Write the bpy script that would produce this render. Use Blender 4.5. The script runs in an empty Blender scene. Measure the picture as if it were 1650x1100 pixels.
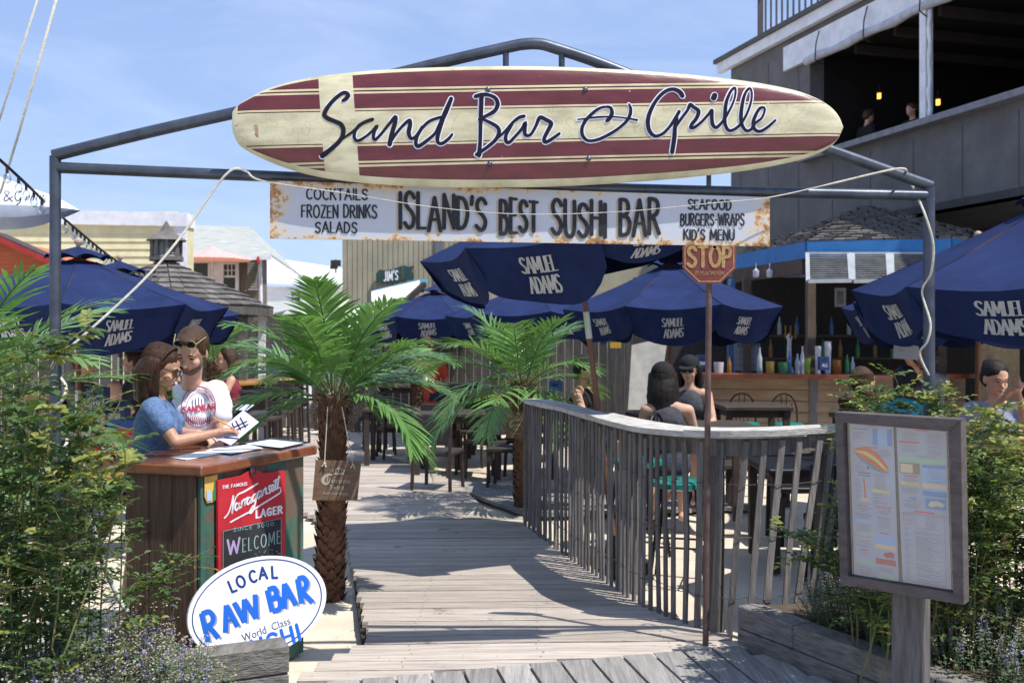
import bpy, bmesh, math, random
from mathutils import Vector, Matrix, noise
random.seed(7)
R = math.radians
SC = bpy.context.scene
COL = SC.collection

# ---------------------------------------------------------------- camera, sky, sun, exposure
F, H = 1604.0, 1.65                     # focal length in photo pixels, eye height
cam_d = bpy.data.cameras.new('camera'); cam = bpy.data.objects.new('camera', cam_d); COL.objects.link(cam)
cam.location = (0, 0, H); cam.rotation_euler = (R(90), 0, 0)
cam_d.lens = 36*F/1650; cam_d.sensor_width = 36; cam_d.shift_y = -5/1650
cam_d.clip_start = .05; cam_d.clip_end = 3000
cam_d.dof.use_dof = True; cam_d.dof.focus_distance = 5.2; cam_d.dof.aperture_fstop = 4.0
SC.camera = cam
SUN = Vector((.50, -.29, 1.0)).normalized()        # towards the sun
elev = math.asin(SUN.z); azim = math.atan2(SUN.x, SUN.y)
w = bpy.data.worlds.new('World'); SC.world = w; w.use_nodes = True
nt = w.node_tree; nt.nodes.clear()
wo = nt.nodes.new('ShaderNodeOutputWorld'); bg = nt.nodes.new('ShaderNodeBackground')
sky = nt.nodes.new('ShaderNodeTexSky'); sky.sky_type = 'NISHITA'; sky.sun_disc = False
sky.sun_elevation = elev; sky.sun_rotation = azim; sky.air_density = 1.0; sky.dust_density = .3; sky.ozone_density = 2.2
# thin high cloud wisps
tc = nt.nodes.new('ShaderNodeTexCoord'); mp = nt.nodes.new('ShaderNodeMapping'); mp.inputs['Scale'].default_value = (1.4, 1.4, 6)
mp.inputs['Rotation'].default_value = (0, R(12), 0)
nz = nt.nodes.new('ShaderNodeTexNoise'); nz.inputs['Scale'].default_value = 2.2; nz.inputs['Detail'].default_value = 9; nz.inputs['Roughness'].default_value = .62; nz.inputs['Distortion'].default_value = .6
cr = nt.nodes.new('ShaderNodeValToRGB'); cr.color_ramp.elements[0].position = .42; cr.color_ramp.elements[1].position = .78
cr.color_ramp.elements[1].color = (.24, .24, .24, 1)
mx = nt.nodes.new('ShaderNodeMixRGB'); mx.inputs[2].default_value = (7.5, 8.2, 9.2, 1)
nt.links.new(tc.outputs['Generated'], mp.inputs['Vector']); nt.links.new(mp.outputs[0], nz.inputs['Vector'])
nt.links.new(nz.outputs['Fac'], cr.inputs[0]); nt.links.new(cr.outputs[0], mx.inputs[0])
hz = nt.nodes.new('ShaderNodeMixRGB'); hz.inputs[0].default_value = .62; hz.inputs[2].default_value = (2.9, 4.0, 6.9, 1)
nt.links.new(sky.outputs[0], hz.inputs[1]); nt.links.new(hz.outputs[0], mx.inputs[1]); nt.links.new(mx.outputs[0], bg.inputs[0]); nt.links.new(bg.outputs[0], wo.inputs[0])
bg.inputs[1].default_value = .135
sd = bpy.data.lights.new('sun', 'SUN'); sd.energy = 5.0; sd.angle = R(.53); sd.color = (1, .955, .88)
so = bpy.data.objects.new('sun', sd); COL.objects.link(so); so.rotation_euler = SUN.to_track_quat('Z', 'Y').to_euler()
so.location = (6, -4, 12)
SC.view_settings.view_transform = 'Standard'; SC.view_settings.look = 'None'
SC.view_settings.exposure = 0.2; SC.view_settings.gamma = 1.0; SC.view_settings.use_curve_mapping = False

# ---------------------------------------------------------------- materials
MATS = {}
def M(name, col, col2=None, rough=.75, metal=0, var=.18, scale=6, grain=(1, 1, 1), bump=.15, bscale=60, rnd=.0, world=True, trans=0, spec=.4, emit=None, coat=0, patch=None):
    """procedural material: noise-mottled colour, fine bump, optional per-object variation and a second patch colour"""
    if name in MATS: return MATS[name]
    m = bpy.data.materials.new(name); m.use_nodes = True; t = m.node_tree; b = t.nodes['Principled BSDF']; L = t.links.new
    N = t.nodes.new
    if world: src = N('ShaderNodeNewGeometry').outputs['Position']
    else: src = N('ShaderNodeTexCoord').outputs['Object']
    oi = N('ShaderNodeObjectInfo')
    off = N('ShaderNodeVectorMath'); off.operation = 'MULTIPLY_ADD'
    cmb = N('ShaderNodeCombineXYZ')
    for i in range(3): L(oi.outputs['Random'], cmb.inputs[i])
    off.inputs[1].default_value = (37, 53, 71) if rnd else (0, 0, 0); L(cmb.outputs[0], off.inputs[0]); L(src, off.inputs[2])
    mpn = N('ShaderNodeMapping'); mpn.inputs['Scale'].default_value = grain; L(off.outputs[0], mpn.inputs['Vector'])
    n1 = N('ShaderNodeTexNoise'); n1.inputs['Scale'].default_value = scale; n1.inputs['Detail'].default_value = 8; n1.inputs['Roughness'].default_value = .65
    L(mpn.outputs[0], n1.inputs['Vector'])
    c1 = tuple(max(0, c*(1-var)) for c in col); c2 = tuple(min(1, c*(1+var)) for c in (col2 or col))
    if col2: c1 = tuple(col)
    r1 = N('ShaderNodeValToRGB'); r1.color_ramp.elements[0].position = .3; r1.color_ramp.elements[1].position = .72
    r1.color_ramp.elements[0].color = (*c1, 1); r1.color_ramp.elements[1].color = (*c2, 1); L(n1.outputs['Fac'], r1.inputs[0])
    out = r1.outputs[0]
    if patch:                                   # (colour, threshold, scale)
        n3 = N('ShaderNodeTexNoise'); n3.inputs['Scale'].default_value = patch[2]; n3.inputs['Detail'].default_value = 10; n3.inputs['Roughness'].default_value = .72
        L(off.outputs[0], n3.inputs['Vector'])
        r3 = N('ShaderNodeValToRGB'); r3.color_ramp.elements[0].position = patch[1]; r3.color_ramp.elements[1].position = patch[1]+.06
        L(n3.outputs['Fac'], r3.inputs[0]); m3 = N('ShaderNodeMixRGB'); m3.inputs[2].default_value = (*patch[0], 1)
        L(r3.outputs[0], m3.inputs[0]); L(out, m3.inputs[1]); out = m3.outputs[0]
    if rnd:
        mr = N('ShaderNodeMapRange'); mr.inputs[3].default_value = 1-rnd; mr.inputs[4].default_value = 1+rnd; L(oi.outputs['Random'], mr.inputs[0])
        vm = N('ShaderNodeVectorMath'); vm.operation = 'SCALE'; L(out, vm.inputs[0]); L(mr.outputs[0], vm.inputs['Scale']); out = vm.outputs[0]
    L(out, b.inputs['Base Color'])
    b.inputs['Roughness'].default_value = rough; b.inputs['Metallic'].default_value = metal; b.inputs['Specular IOR Level'].default_value = spec
    if coat: b.inputs['Coat Weight'].default_value = coat; b.inputs['Coat Roughness'].default_value = .12
    if bump:
        n2 = N('ShaderNodeTexNoise'); n2.inputs['Scale'].default_value = bscale; n2.inputs['Detail'].default_value = 6; L(mpn.outputs[0], n2.inputs['Vector'])
        bp = N('ShaderNodeBump'); bp.inputs['Strength'].default_value = bump; bp.inputs['Distance'].default_value = .01
        L(n2.outputs['Fac'], bp.inputs['Height']); L(bp.outputs[0], b.inputs['Normal'])
    if emit: b.inputs['Emission Color'].default_value = (*emit[0], 1); b.inputs['Emission Strength'].default_value = emit[1]
    if trans:
        tb = N('ShaderNodeBsdfTranslucent'); ms = N('ShaderNodeMixShader'); ms.inputs[0].default_value = trans
        tv = N('ShaderNodeVectorMath'); tv.operation = 'MULTIPLY'; tv.inputs[1].default_value = (1.3, 1.35, .7); L(out, tv.inputs[0]); L(tv.outputs[0], tb.inputs[0])
        L(b.outputs[0], ms.inputs[1]); L(tb.outputs[0], ms.inputs[2]); L(ms.outputs[0], t.nodes['Material Output'].inputs[0])
    MATS[name] = m; return m

# ---------------------------------------------------------------- object helpers
def tag(o, label=None, cat=None, group=None, kind=None):
    if label: o['label'] = label
    if cat: o['category'] = cat
    if group: o['group'] = group
    if kind: o['kind'] = kind
    return o
def thing(name, label, cat, loc=(0, 0, 0), rz=0, group=None, rot=None):
    o = bpy.data.objects.new(name, None); COL.objects.link(o); o.empty_display_size = .1
    o.location = loc; o.rotation_euler = rot if rot else (0, 0, rz)
    return tag(o, label, cat, group)
def wmat(o):
    m = o.matrix_basis.copy() if o else Matrix()
    while o and o.parent: o = o.parent; m = o.matrix_basis @ m
    return m
def copy_tree(o, parent=None):
    c = o.copy(); COL.objects.link(c); c.parent = parent
    for ch in list(o.children): copy_tree(ch, c)
    return c
class MB:
    """collects geometry; build() links it as one mesh object"""
    def __init__(s): s.v = []; s.f = []; s.m = []
    def add(s, vs, fs, mi=0):
        n = len(s.v); s.v += [Vector(v) for v in vs]; s.f += [[i+n for i in f] for f in fs]; s.m += [mi]*len(fs); return s
    def box(s, c, d, rot=None, mi=0):
        x, y, z = d[0]/2, d[1]/2, d[2]/2; c = Vector(c)
        vs = [Vector((a, b, e)) for a in (-x, x) for b in (-y, y) for e in (-z, z)]
        if rot is not None: vs = [rot @ v for v in vs]
        return s.add([v+c for v in vs], [(0, 1, 3, 2), (4, 6, 7, 5), (0, 4, 5, 1), (2, 3, 7, 6), (0, 2, 6, 4), (1, 5, 7, 3)], mi)
    def bbox(s, c, d, b=.004, rot=None, mi=0):
        """box with chamfered long edges"""
        x, y, z = d[0]/2, d[1]/2, d[2]/2; c = Vector(c)
        bm = bmesh.new(); bmesh.ops.create_cube(bm, size=1)
        for v in bm.verts: v.co = Vector((v.co.x*d[0], v.co.y*d[1], v.co.z*d[2]))
        bmesh.ops.bevel(bm, geom=bm.edges[:], offset=b, segments=1, affect='EDGES')
        vs = [(rot @ v.co if rot is not None else v.co.copy())+c for v in bm.verts]; fs = [[v.index for v in f.verts] for f in bm.faces]; bm.free()
        return s.add(vs, fs, mi)
    def beam(s, a, b, wd, ht, up=(0, 0, 1), mi=0):
        """box from a to b; wd across, ht along up"""
        a, b = Vector(a), Vector(b); d = (b-a); L = d.length; d.normalize(); up = Vector(up)
        sd = d.cross(up); sd = sd.normalized() if sd.length > 1e-6 else Vector((1, 0, 0)); u = sd.cross(d).normalized()
        return s.box((a+b)/2, (L, wd, ht), Matrix((d, sd, u)).transposed(), mi)
    def tube(s, pts, r, n=8, mi=0, cap=True, up=None):
        pts = [Vector(p) for p in pts]; rs = r if isinstance(r, (list, tuple)) else [r]*len(pts)
        vs = []; prev = None
        for i, p in enumerate(pts):
            t = (pts[min(i+1, len(pts)-1)]-pts[max(i-1, 0)])
            t = t.normalized() if t.length > 1e-9 else Vector((0, 0, 1))
            if prev is None: a = Vector((0, 0, 1)) if abs(t.z) < .9 else Vector((1, 0, 0)); x = t.cross(a).normalized()
            else: x = (prev-t*prev.dot(t)); x = x.normalized() if x.length > 1e-6 else t.orthogonal().normalized()
            prev = x; y = t.cross(x)
            for k in range(n): an = 2*math.pi*k/n; vs.append(p+(x*math.cos(an)+y*math.sin(an))*rs[i])
        fs = [[i*n+k, i*n+(k+1) % n, (i+1)*n+(k+1) % n, (i+1)*n+k] for i in range(len(pts)-1) for k in range(n)]
        if cap: fs += [list(range(n))[::-1], [(len(pts)-1)*n+k for k in range(n)]]
        return s.add(vs, fs, mi)
    def lathe(s, prof, c=(0, 0, 0), n=16, mi=0, rot=None):
        """prof: list of (r, z)"""
        c = Vector(c); vs = []
        for r_, z in prof:
            for k in range(n):
                v = Vector((r_*math.cos(2*math.pi*k/n), r_*math.sin(2*math.pi*k/n), z)); vs.append((rot @ v if rot is not None else v)+c)
        fs = [[i*n+k, i*n+(k+1) % n, (i+1)*n+(k+1) % n, (i+1)*n+k] for i in range(len(prof)-1) for k in range(n)]
        if prof[0][0] > 1e-4: fs.append(list(range(n))[::-1])
        if prof[-1][0] > 1e-4: fs.append([(len(prof)-1)*n+k for k in range(n)])
        return s.add(vs, fs, mi)
    def ball(s, c, r, n=12, mi=0, rot=None):
        r = r if isinstance(r, (list, tuple)) else (r, r, r); c = Vector(c); vs = []; h = n//2
        for i in range(h+1):
            t = math.pi*i/h
            for k in range(n):
                p = 2*math.pi*k/n; v = Vector((r[0]*math.sin(t)*math.cos(p), r[1]*math.sin(t)*math.sin(p), -r[2]*math.cos(t)))
                vs.append((rot @ v if rot is not None else v)+c)
        return s.add(vs, [[i*n+k, i*n+(k+1) % n, (i+1)*n+(k+1) % n, (i+1)*n+k] for i in range(h) for k in range(n)], mi)
    def capsule(s, a, ra, b, rb, n=14, mi=0):
        a, b = Vector(a), Vector(b); d = (b-a); L = d.length; d = d.normalized() if L > 1e-6 else Vector((0, 0, 1))
        pts, rs = [], []
        for k in range(5): t = math.pi/2*k/5; pts.append(a-d*ra*math.cos(t)); rs.append(max(ra*math.sin(t), ra*.02))
        for k in range(6): u = k/5; pts.append(a+(b-a)*u); rs.append(ra+(rb-ra)*u)
        for k in range(1, 6): t = math.pi/2*k/5; pts.append(b+d*rb*math.sin(t)); rs.append(max(rb*math.cos(t), rb*.02))
        return s.tube(pts, rs, n, mi)
    def grid(s, fn, nu, nv, mi=0, wrap=False):
        vs = [fn(i/nu, j/nv) for i in range(nu+1) for j in range(nv+1)]
        return s.add(vs, [(i*(nv+1)+j, (i+1)*(nv+1)+j, (i+1)*(nv+1)+j+1, i*(nv+1)+j+1) for i in range(nu) for j in range(nv)], mi)
    def prism(s, poly, off, mi=0):
        """polygon (list of 3D points) extruded by vector off"""
        n = len(poly); off = Vector(off); a = [Vector(p) for p in poly]
        return s.add(a+[p+off for p in a], [list(range(n))[::-1], [n+k for k in range(n)]]+[[k, (k+1) % n, n+(k+1) % n, n+k] for k in range(n)], mi)
    def build(s, name, mats, parent=None, smooth=False, world=True, label=None, kind=None):
        me = bpy.data.meshes.new(name); vs = s.v
        if parent is not None and world: mi = wmat(parent).inverted(); vs = [mi @ v for v in vs]
        me.from_pydata([tuple(v) for v in vs], [], s.f)
        for m in (mats if isinstance(mats, (list, tuple)) else [mats]): me.materials.append(m)
        if any(s.m): me.polygons.foreach_set('material_index', s.m)
        bm = bmesh.new(); bm.from_mesh(me); bmesh.ops.recalc_face_normals(bm, faces=bm.faces) if name not in ('foliage', 'lettering', 'frond') else None; bm.to_mesh(me); bm.free()
        if smooth:
            me.polygons.foreach_set('use_smooth', [True]*len(me.polygons))
            if smooth != 'all':
                try: me.set_sharp_from_angle(angle=R(40))
                except Exception: pass
        me.update(); o = bpy.data.objects.new(name, me); COL.objects.link(o)
        if parent is not None: o.parent = parent
        tag(o, label, kind=kind); return o

def P(px, py, D): return Vector(((px-825)/F*D, D, H-(py-545)/F*D))
def G(px, py, z=0): D = (H-z)*F/(py-545); return Vector(((px-825)/F*D, D, z))
class Plane:
    """upright or leaning plane; hit() gives the point of it seen at a photo pixel"""
    def __init__(s, o, n): s.o = Vector(o); s.n = Vector(n).normalized(); s.n = s.n if s.n.y < 0 else -s.n
    def hit(s, px, py, off=0):
        d = Vector(((px-825)/F, 1, -(py-545)/F)); o = s.o+s.n*off; c = Vector((0, 0, H))
        return c+d*((o-c).dot(s.n)/d.dot(s.n))
def vplane(a, b): d = Vector(b)-Vector(a); return Plane(a, (d.y, -d.x, 0))

# ---------------------------------------------------------------- brush lettering
def smooth_line(p, k=6):
    p = [Vector((*q, 0)) if len(q) == 2 else Vector(q) for q in p]
    if len(p) < 3: return p
    o = []
    for i in range(len(p)-1):
        a, b, c, d = p[max(i-1, 0)], p[i], p[i+1], p[min(i+2, len(p)-1)]
        for j in range(k):
            t = j/k; o.append(.5*((2*b)+(c-a)*t+(2*a-5*b+4*c-d)*t*t+(3*b-a-3*c+d)*t**3))
    o.append(p[-1]); return o
def ribbon(mb, pts, wd, mapf, off, cap=True, mi=0):
    """flat brush stroke of width wd (number, list or function of 0..1) through 2-D pts"""
    pts = [Vector((p[0], p[1], 0)) for p in pts]
    q = [pts[0]]
    for p in pts[1:]:
        if (p-q[-1]).length > 1e-5: q.append(p)
    pts = q
    if len(pts) < 2: return
    n = len(pts)
    def W(t):
        if callable(wd): return wd(t)
        if isinstance(wd, (list, tuple)): x = t*(len(wd)-1); i = min(int(x), len(wd)-2); return wd[i]+(wd[i+1]-wd[i])*(x-i)
        return wd
    st = []
    for i, p in enumerate(pts):
        a = (pts[i]-pts[i-1]).normalized() if i else (pts[1]-pts[0]).normalized()
        b = (pts[i+1]-pts[i]).normalized() if i < n-1 else a
        t = (a+b); t = t.normalized() if t.length > .2 else a
        k = min(1.5, 1/max(.5, a.dot(t))); nn = Vector((-t.y, t.x, 0)); st.append((p, nn, W(i/(n-1))*.5*k, t))
    if cap:
        p, nn, h, t = st[0]; pre = [(p-t*h*math.sin(an), nn, h*math.cos(an), t) for an in (1.5, 1.1, .6)]
        p, nn, h, t = st[-1]; post = [(p+t*h*math.sin(an), nn, h*math.cos(an), t) for an in (.6, 1.1, 1.5)]
        st = pre+st+post
    vs = []
    for p, nn, h, t in st: a = p+nn*h; b = p-nn*h; vs += [mapf(a.x, a.y, off), mapf(b.x, b.y, off)]
    mb.add(vs, [(2*i, 2*i+1, 2*i+3, 2*i+2) for i in range(len(st)-1)], mi)
def arc(cx, cy, rx, ry, a0, a1, n=10): return [(cx+rx*math.cos(R(a0+(a1-a0)*i/n)), cy+ry*math.sin(R(a0+(a1-a0)*i/n))) for i in range(n+1)]
C_ = arc(.36, .5, .34, .5, 50, 310, 14); O_ = arc(.38, .5, .36, .5, 95, 455, 20)
S_ = smooth_line([(.58, .85), (.42, .98), (.2, .97), (.07, .8), (.15, .6), (.42, .45), (.57, .27), (.48, .06), (.25, .0), (.03, .13)], 4)
FONT = {
 'A': (.7, [[(0, 0), (.35, 1)], [(.35, 1), (.7, 0)], [(.12, .34), (.58, .34)]]),
 'B': (.58, [[(.02, 0), (.02, 1)], smooth_line([(.02, 1), (.35, .98), (.48, .8), (.38, .6), (.02, .53)], 4), smooth_line([(.02, .53), (.42, .5), (.57, .28), (.42, .03), (.02, 0)], 4)]),
 'C': (.62, [C_]), 'D': (.62, [[(.02, 0), (.02, 1)], smooth_line([(.02, 1), (.4, .93), (.6, .5), (.4, .07), (.02, 0)], 5)]),
 'E': (.5, [[(.02, 0), (.02, 1)], [(.02, 1), (.48, 1)], [(.02, .52), (.4, .52)], [(.02, 0), (.5, 0)]]),
 'F': (.48, [[(.02, 0), (.02, 1)], [(.02, 1), (.48, 1)], [(.02, .52), (.38, .52)]]),
 'G': (.68, [C_, [(.6, .1), (.6, .45), (.38, .45)]]), 'H': (.6, [[(.02, 0), (.02, 1)], [(.58, 0), (.58, 1)], [(.02, .5), (.58, .5)]]),
 'I': (.08, [[(.04, 0), (.04, 1)]]), 'J': (.4, [smooth_line([(.36, 1), (.36, .2), (.2, 0), (0, .12)], 4)]),
 'K': (.58, [[(.02, 0), (.02, 1)], [(.54, 1), (.02, .42)], [(.2, .6), (.58, 0)]]), 'L': (.46, [[(.02, 1), (.02, 0)], [(.02, 0), (.46, 0)]]),
 'M': (.84, [[(.02, 0), (.08, 1)], [(.08, 1), (.42, .2)], [(.42, .2), (.76, 1)], [(.76, 1), (.82, 0)]]),
 'N': (.62, [[(.02, 0), (.02, 1)], [(.02, 1), (.6, 0)], [(.6, 0), (.6, 1)]]), 'O': (.76, [O_]),
 'P': (.52, [[(.02, 0), (.02, 1)], smooth_line([(.02, 1), (.4, .96), (.52, .75), (.4, .52), (.02, .46)], 4)]),
 'Q': (.76, [O_, [(.45, .25), (.75, -.08)]]),
 'R': (.58, [[(.02, 0), (.02, 1)], smooth_line([(.02, 1), (.4, .96), (.52, .76), (.4, .55), (.02, .48)], 4), [(.22, .5), (.58, 0)]]),
 'S': (.6, [S_]), 'T': (.6, [[(0, 1), (.6, 1)], [(.3, 1), (.3, 0)]]),
 'U': (.6, [smooth_line([(.02, 1), (.02, .3), (.12, .06), (.3, 0), (.48, .06), (.58, .3), (.58, 1)], 4)]),
 'V': (.66, [[(0, 1), (.33, 0)], [(.33, 0), (.66, 1)]]), 'W': (.95, [[(0, 1), (.22, 0)], [(.22, 0), (.47, .85)], [(.47, .85), (.72, 0)], [(.72, 0), (.95, 1)]]),
 'X': (.6, [[(0, 0), (.6, 1)], [(0, 1), (.6, 0)]]), 'Y': (.6, [[(0, 1), (.3, .5)], [(.6, 1), (.3, .5)], [(.3, .5), (.3, 0)]]),
 'Z': (.56, [[(.02, 1), (.54, 1)], [(.54, 1), (.02, 0)], [(.02, 0), (.56, 0)]]), '-': (.34, [[(.02, .45), (.32, .45)]]),
 "'": (.08, [[(.06, 1.08), (.02, .84)]]), '.': (.06, [[(.02, 0), (.05, .02)]]), ' ': (.3, []),
 '0': (.6, [arc(.3, .5, .28, .5, 95, 455, 16)]), '1': (.2, [[(0, .8), (.12, 1), (.12, 0)]]), '2': (.54, [smooth_line([(.03, .8), (.25, 1), (.5, .8), (.4, .5), (.02, 0)], 4), [(.02, 0), (.54, 0)]]),
 '3': (.52, [smooth_line([(.03, .9), (.3, 1), (.48, .77), (.2, .54)], 4), smooth_line([(.2, .54), (.52, .3), (.3, 0), (0, .1)], 4)]), '&': (.7, [smooth_line([(.68, 0), (.2, .65), (.18, .9), (.35, 1), (.48, .85), (.1, .35), (.1, .1), (.3, 0), (.62, .38)], 5)]),
}
def text_strokes(txt, gap=.16, jitter=0, serif=0):
    """list of strokes in letter-height units and the total width"""
    x = 0; out = []
    for ch in txt:
        wd, st = FONT.get(ch, (.3, []))
        dy = random.uniform(-jitter, jitter); sc = 1+random.uniform(-jitter, jitter)
        for s_ in st:
            out.append([(x+p[0], p[1]*sc+dy) for p in s_])
            if serif and len(s_) == 2 and abs(s_[0][0]-s_[1][0]) < .45:
                for e in s_:
                    if e[1] > .95 or e[1] < .05: out.append([(x+e[0]-serif, e[1]*sc+dy), (x+e[0]+serif, e[1]*sc+dy)])
        x += wd+gap
    return out, x-gap
def brush_text(mb, txt, box, mapf, off, wd, gap=.16, jitter=0, serif=0, slant=0, thin=.75, mi=0, fit=None):
    """box = (x0, x1, y-of-baseline at x0, at x1, height at x0, at x1) in map units; y grows downwards as in the photo"""
    x0, x1, b0, b1, h0, h1 = box; st, tw = text_strokes(txt, gap, jitter, serif); k = 0
    for s_ in st:
        pts = []
        for (a, b) in s_:
            u = a/tw; h = h0+(h1-h0)*u; pts.append((x0+(x1-x0)*u+b*slant*h, b0+(b1-b0)*u-b*h))
        ws = wd if len(s_) != 2 or abs(s_[0][1]-s_[1][1]) > .2 else wd*thin
        ribbon(mb, pts, ws, mapf, off+k*.00012, mi=mi); k += 1
_bf = {}
def bfont(txt):
    """built-in font as flat 2-D triangles (x, y in letter-height units)"""
    if txt in _bf: return _bf[txt]
    c = bpy.data.curves.new('lettering_curve', 'FONT'); c.body = txt; c.fill_mode = 'FRONT'; c.resolution_u = 3
    o = bpy.data.objects.new('lettering_curve', c); COL.objects.link(o); bpy.context.view_layer.update()
    me = o.to_mesh(); vs = [(v.co.x, v.co.y) for v in me.vertices]; fs = [list(p.vertices) for p in me.polygons]; o.to_mesh_clear()
    bpy.data.objects.remove(o); bpy.data.curves.remove(c)
    wd = max([v[0] for v in vs] or [1]); vs = [(a/wd, b/.73) for a, b in vs]
    _bf[txt] = (vs, fs, wd/.73); return _bf[txt]
def type_text(mb, txt, box, mapf, off, slant=0, mi=0):
    x0, x1, b0, b1, h0, h1 = box; vs, fs, _ = bfont(txt); o = []
    for a, b in vs: h = h0+(h1-h0)*a; o.append(mapf(x0+(x1-x0)*a+b*h*slant, b0+(b1-b0)*a-b*h, off))
    mb.add(o, fs, mi)
# ================================================================ ground, boardwalk
SAND = M('sand', (.50, .43, .335), (.64, .565, .46), rough=.95, scale=1.5, bump=.9, bscale=9, spec=.1)
WOOD_DECK = M('weathered_deck_wood', (.30, .258, .222), (.49, .432, .375), rough=.85, scale=5, grain=(.5, 9, 9), bump=.5, bscale=14, rnd=.17, spec=.2, patch=((.19, .16, .14), .62, 2.2))
WOOD_DECK2 = M('weathered_grey_boards', (.19, .18, .17), (.35, .335, .315), rough=.85, scale=5, grain=(9, .5, 9), bump=.6, bscale=14, rnd=.2, spec=.2)
WOOD_GREY = M('grey_fence_wood', (.095, .086, .080), (.21, .195, .185), rough=.88, scale=6, grain=(8, 8, .7), bump=.5, bscale=16, rnd=.28, spec=.2)
WOOD_RAIL = M('grey_rail_wood', (.34, .325, .30), (.58, .56, .52), rough=.85, scale=5, grain=(2, 2, 9), bump=.5, bscale=16, spec=.2)
TIMBER = M('old_timber', (.105, .095, .085), (.24, .225, .205), rough=.9, scale=5, grain=(3, 1, 9), bump=.9, bscale=12, rnd=.1, spec=.15)
DARK = M('dark_underside', (.03, .026, .022), rough=.9)

def sand_z(x, y):
    n = noise.noise(Vector((x*.6, y*.6, 3)))*.05+noise.noise(Vector((x*2.2, y*2.2, 9)))*.02
    return -.085+n
mb = MB()
xs = [-400, -120, -40, -20, -12]+[-9+i*.25 for i in range(73)]+[12, 20, 40, 120, 400]
ys = [-20, -5, 1]+[2+i*.25 for i in range(72)]+[22, 26, 34, 60, 150, 600]
vs = [(x, y, sand_z(x, y) if abs(x) < 9.1 and 2 <= y < 20 else -.085) for x in xs for y in ys]; ny = len(ys)
mb.add(vs, [(i*ny+j, (i+1)*ny+j, (i+1)*ny+j+1, i*ny+j+1) for i in range(len(xs)-1) for j in range(ny-1)])
ground = tag(mb.build('ground', SAND, smooth='all'), kind='structure')

# fence line (needed for the right edge of the deck)
FL = [Vector(p) for p in ((.14, 8.85, 0), (.36, 7.9, 0), (.60, 7.0, 0), (.78, 6.35, 0), (.93, 5.95, 0), (1.16, 5.66, 0), (1.50, 5.64, 0), (1.86, 5.78, 0), (2.2, 5.9, 0))]
def fence_at(y):
    for a, b in zip(FL[:5], FL[1:6]):
        if b.y <= y <= a.y: t = (y-a.y)/(b.y-a.y); return a.x+(b.x-a.x)*t
    return None
def deck_left(y):
    if y < 5.5: return -.79-(5.5-y)*.42
    if y < 8.5: return -.80-(y-5.6)*.215
    if y < 9.6: return -1.44-(y-8.5)*.5
    return -3.4 if y < 11 else -6.5
def deck_right(y):
    if y < 5.36: return 1.28
    if y < 5.9: return 1.28-(y-5.36)*.65
    f = fence_at(y)
    if f is not None: return f+.02
    if y < 9.3: return .1
    if y < 11.6: return -.18-(y-9.3)*.21
    if y < 14.5: return -.67-(y-11.6)*.44
    return -1.94-(y-14.5)*.42
def unit_board(bev=.03):
    bm = bmesh.new(); bmesh.ops.create_cube(bm, size=1); me = bpy.data.meshes.new('plank')
    bmesh.ops.bevel(bm, geom=[e for e in bm.edges if abs(e.verts[0].co.x-e.verts[1].co.x) > .5], offset=bev, segments=1, affect='EDGES')
    bm.to_mesh(me); bm.free(); return me
PL = unit_board(); PL.materials.append(WOOD_DECK)
PL2 = unit_board(); PL2.materials.append(WOOD_DECK2)
board_walk = thing('boardwalk', 'grey weathered plank boardwalk leading from the gate into the beach bar', 'boardwalk', (0, 5.2, 0)); 
del board_walk['category']; board_walk['kind'] = 'structure'
def plank(parent, a, b, wd, me, z=0, th=.038):
    o = bpy.data.objects.new('plank', me); COL.objects.link(o); o.parent = parent
    a = Vector((a[0], a[1], z-th/2)); b = Vector((b[0], b[1], z-th/2)); d = b-a
    o.location = (a+b)/2-parent.location; o.rotation_euler = (0, random.uniform(-.0015, .0015), math.atan2(d.y, d.x)); o.scale = (d.length, wd, th)
    return o
slope = .035
def bound_y(x): return 4.81+(x+.82)*.265          # front edge of the boardwalk where the foreground boards start
y = 4.2
while y < 17.5:
    yc = y; xl = deck_left(yc); xr = deck_right(yc)
    if yc < 5.5:                                   # only right part that lies behind the boundary line
        k = (yc+.0-4.81)/(.265-slope); xr = min(xr, -.82+k)
        xl = deck_left(yc)
        if xr-xl < .1: y += .142; continue
    xl += random.uniform(-.012, .012)
    n_seg = 1 if xr-xl < 3.2 else 2
    dz = random.uniform(-.002, .002)
    if n_seg == 1: plank(board_walk, (xl, yc+slope*xl), (xr, yc+slope*xr), .132, PL, dz)
    else:
        xm = xl+(xr-xl)*random.choice((.35, .5, .62))
        plank(board_walk, (xl, yc+slope*xl), (xm-.004, yc+slope*xm), .132, PL, dz); plank(board_walk, (xm+.004, yc+slope*xm), (xr, yc+slope*xr), .132, PL, dz)
    y += .142
m_ = MB(); NAILM = M('rusty_nail_heads', (.07, .05, .04), rough=.7, metal=.5)
y = 4.2; rn = random.Random(3)
while y < 9.5:
    for xj in (-1.25, -.55, .15, .85):
        yy = y+slope*xj
        if deck_left(y)+.05 < xj < deck_right(y)-.05 and yy > bound_y(xj)+.06:
            for s in (-1, 1): c = Vector((xj+rn.gauss(0, .012), yy+s*.035+rn.gauss(0, .004), .0032)); m_.add([c+Vector((.0045*math.cos(a), .0045*math.sin(a), 0)) for a in [1.047*k for k in range(6)]], [range(6)])
    y += .142
m_.build('nail_heads', NAILM, board_walk, kind='stuff')
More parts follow.
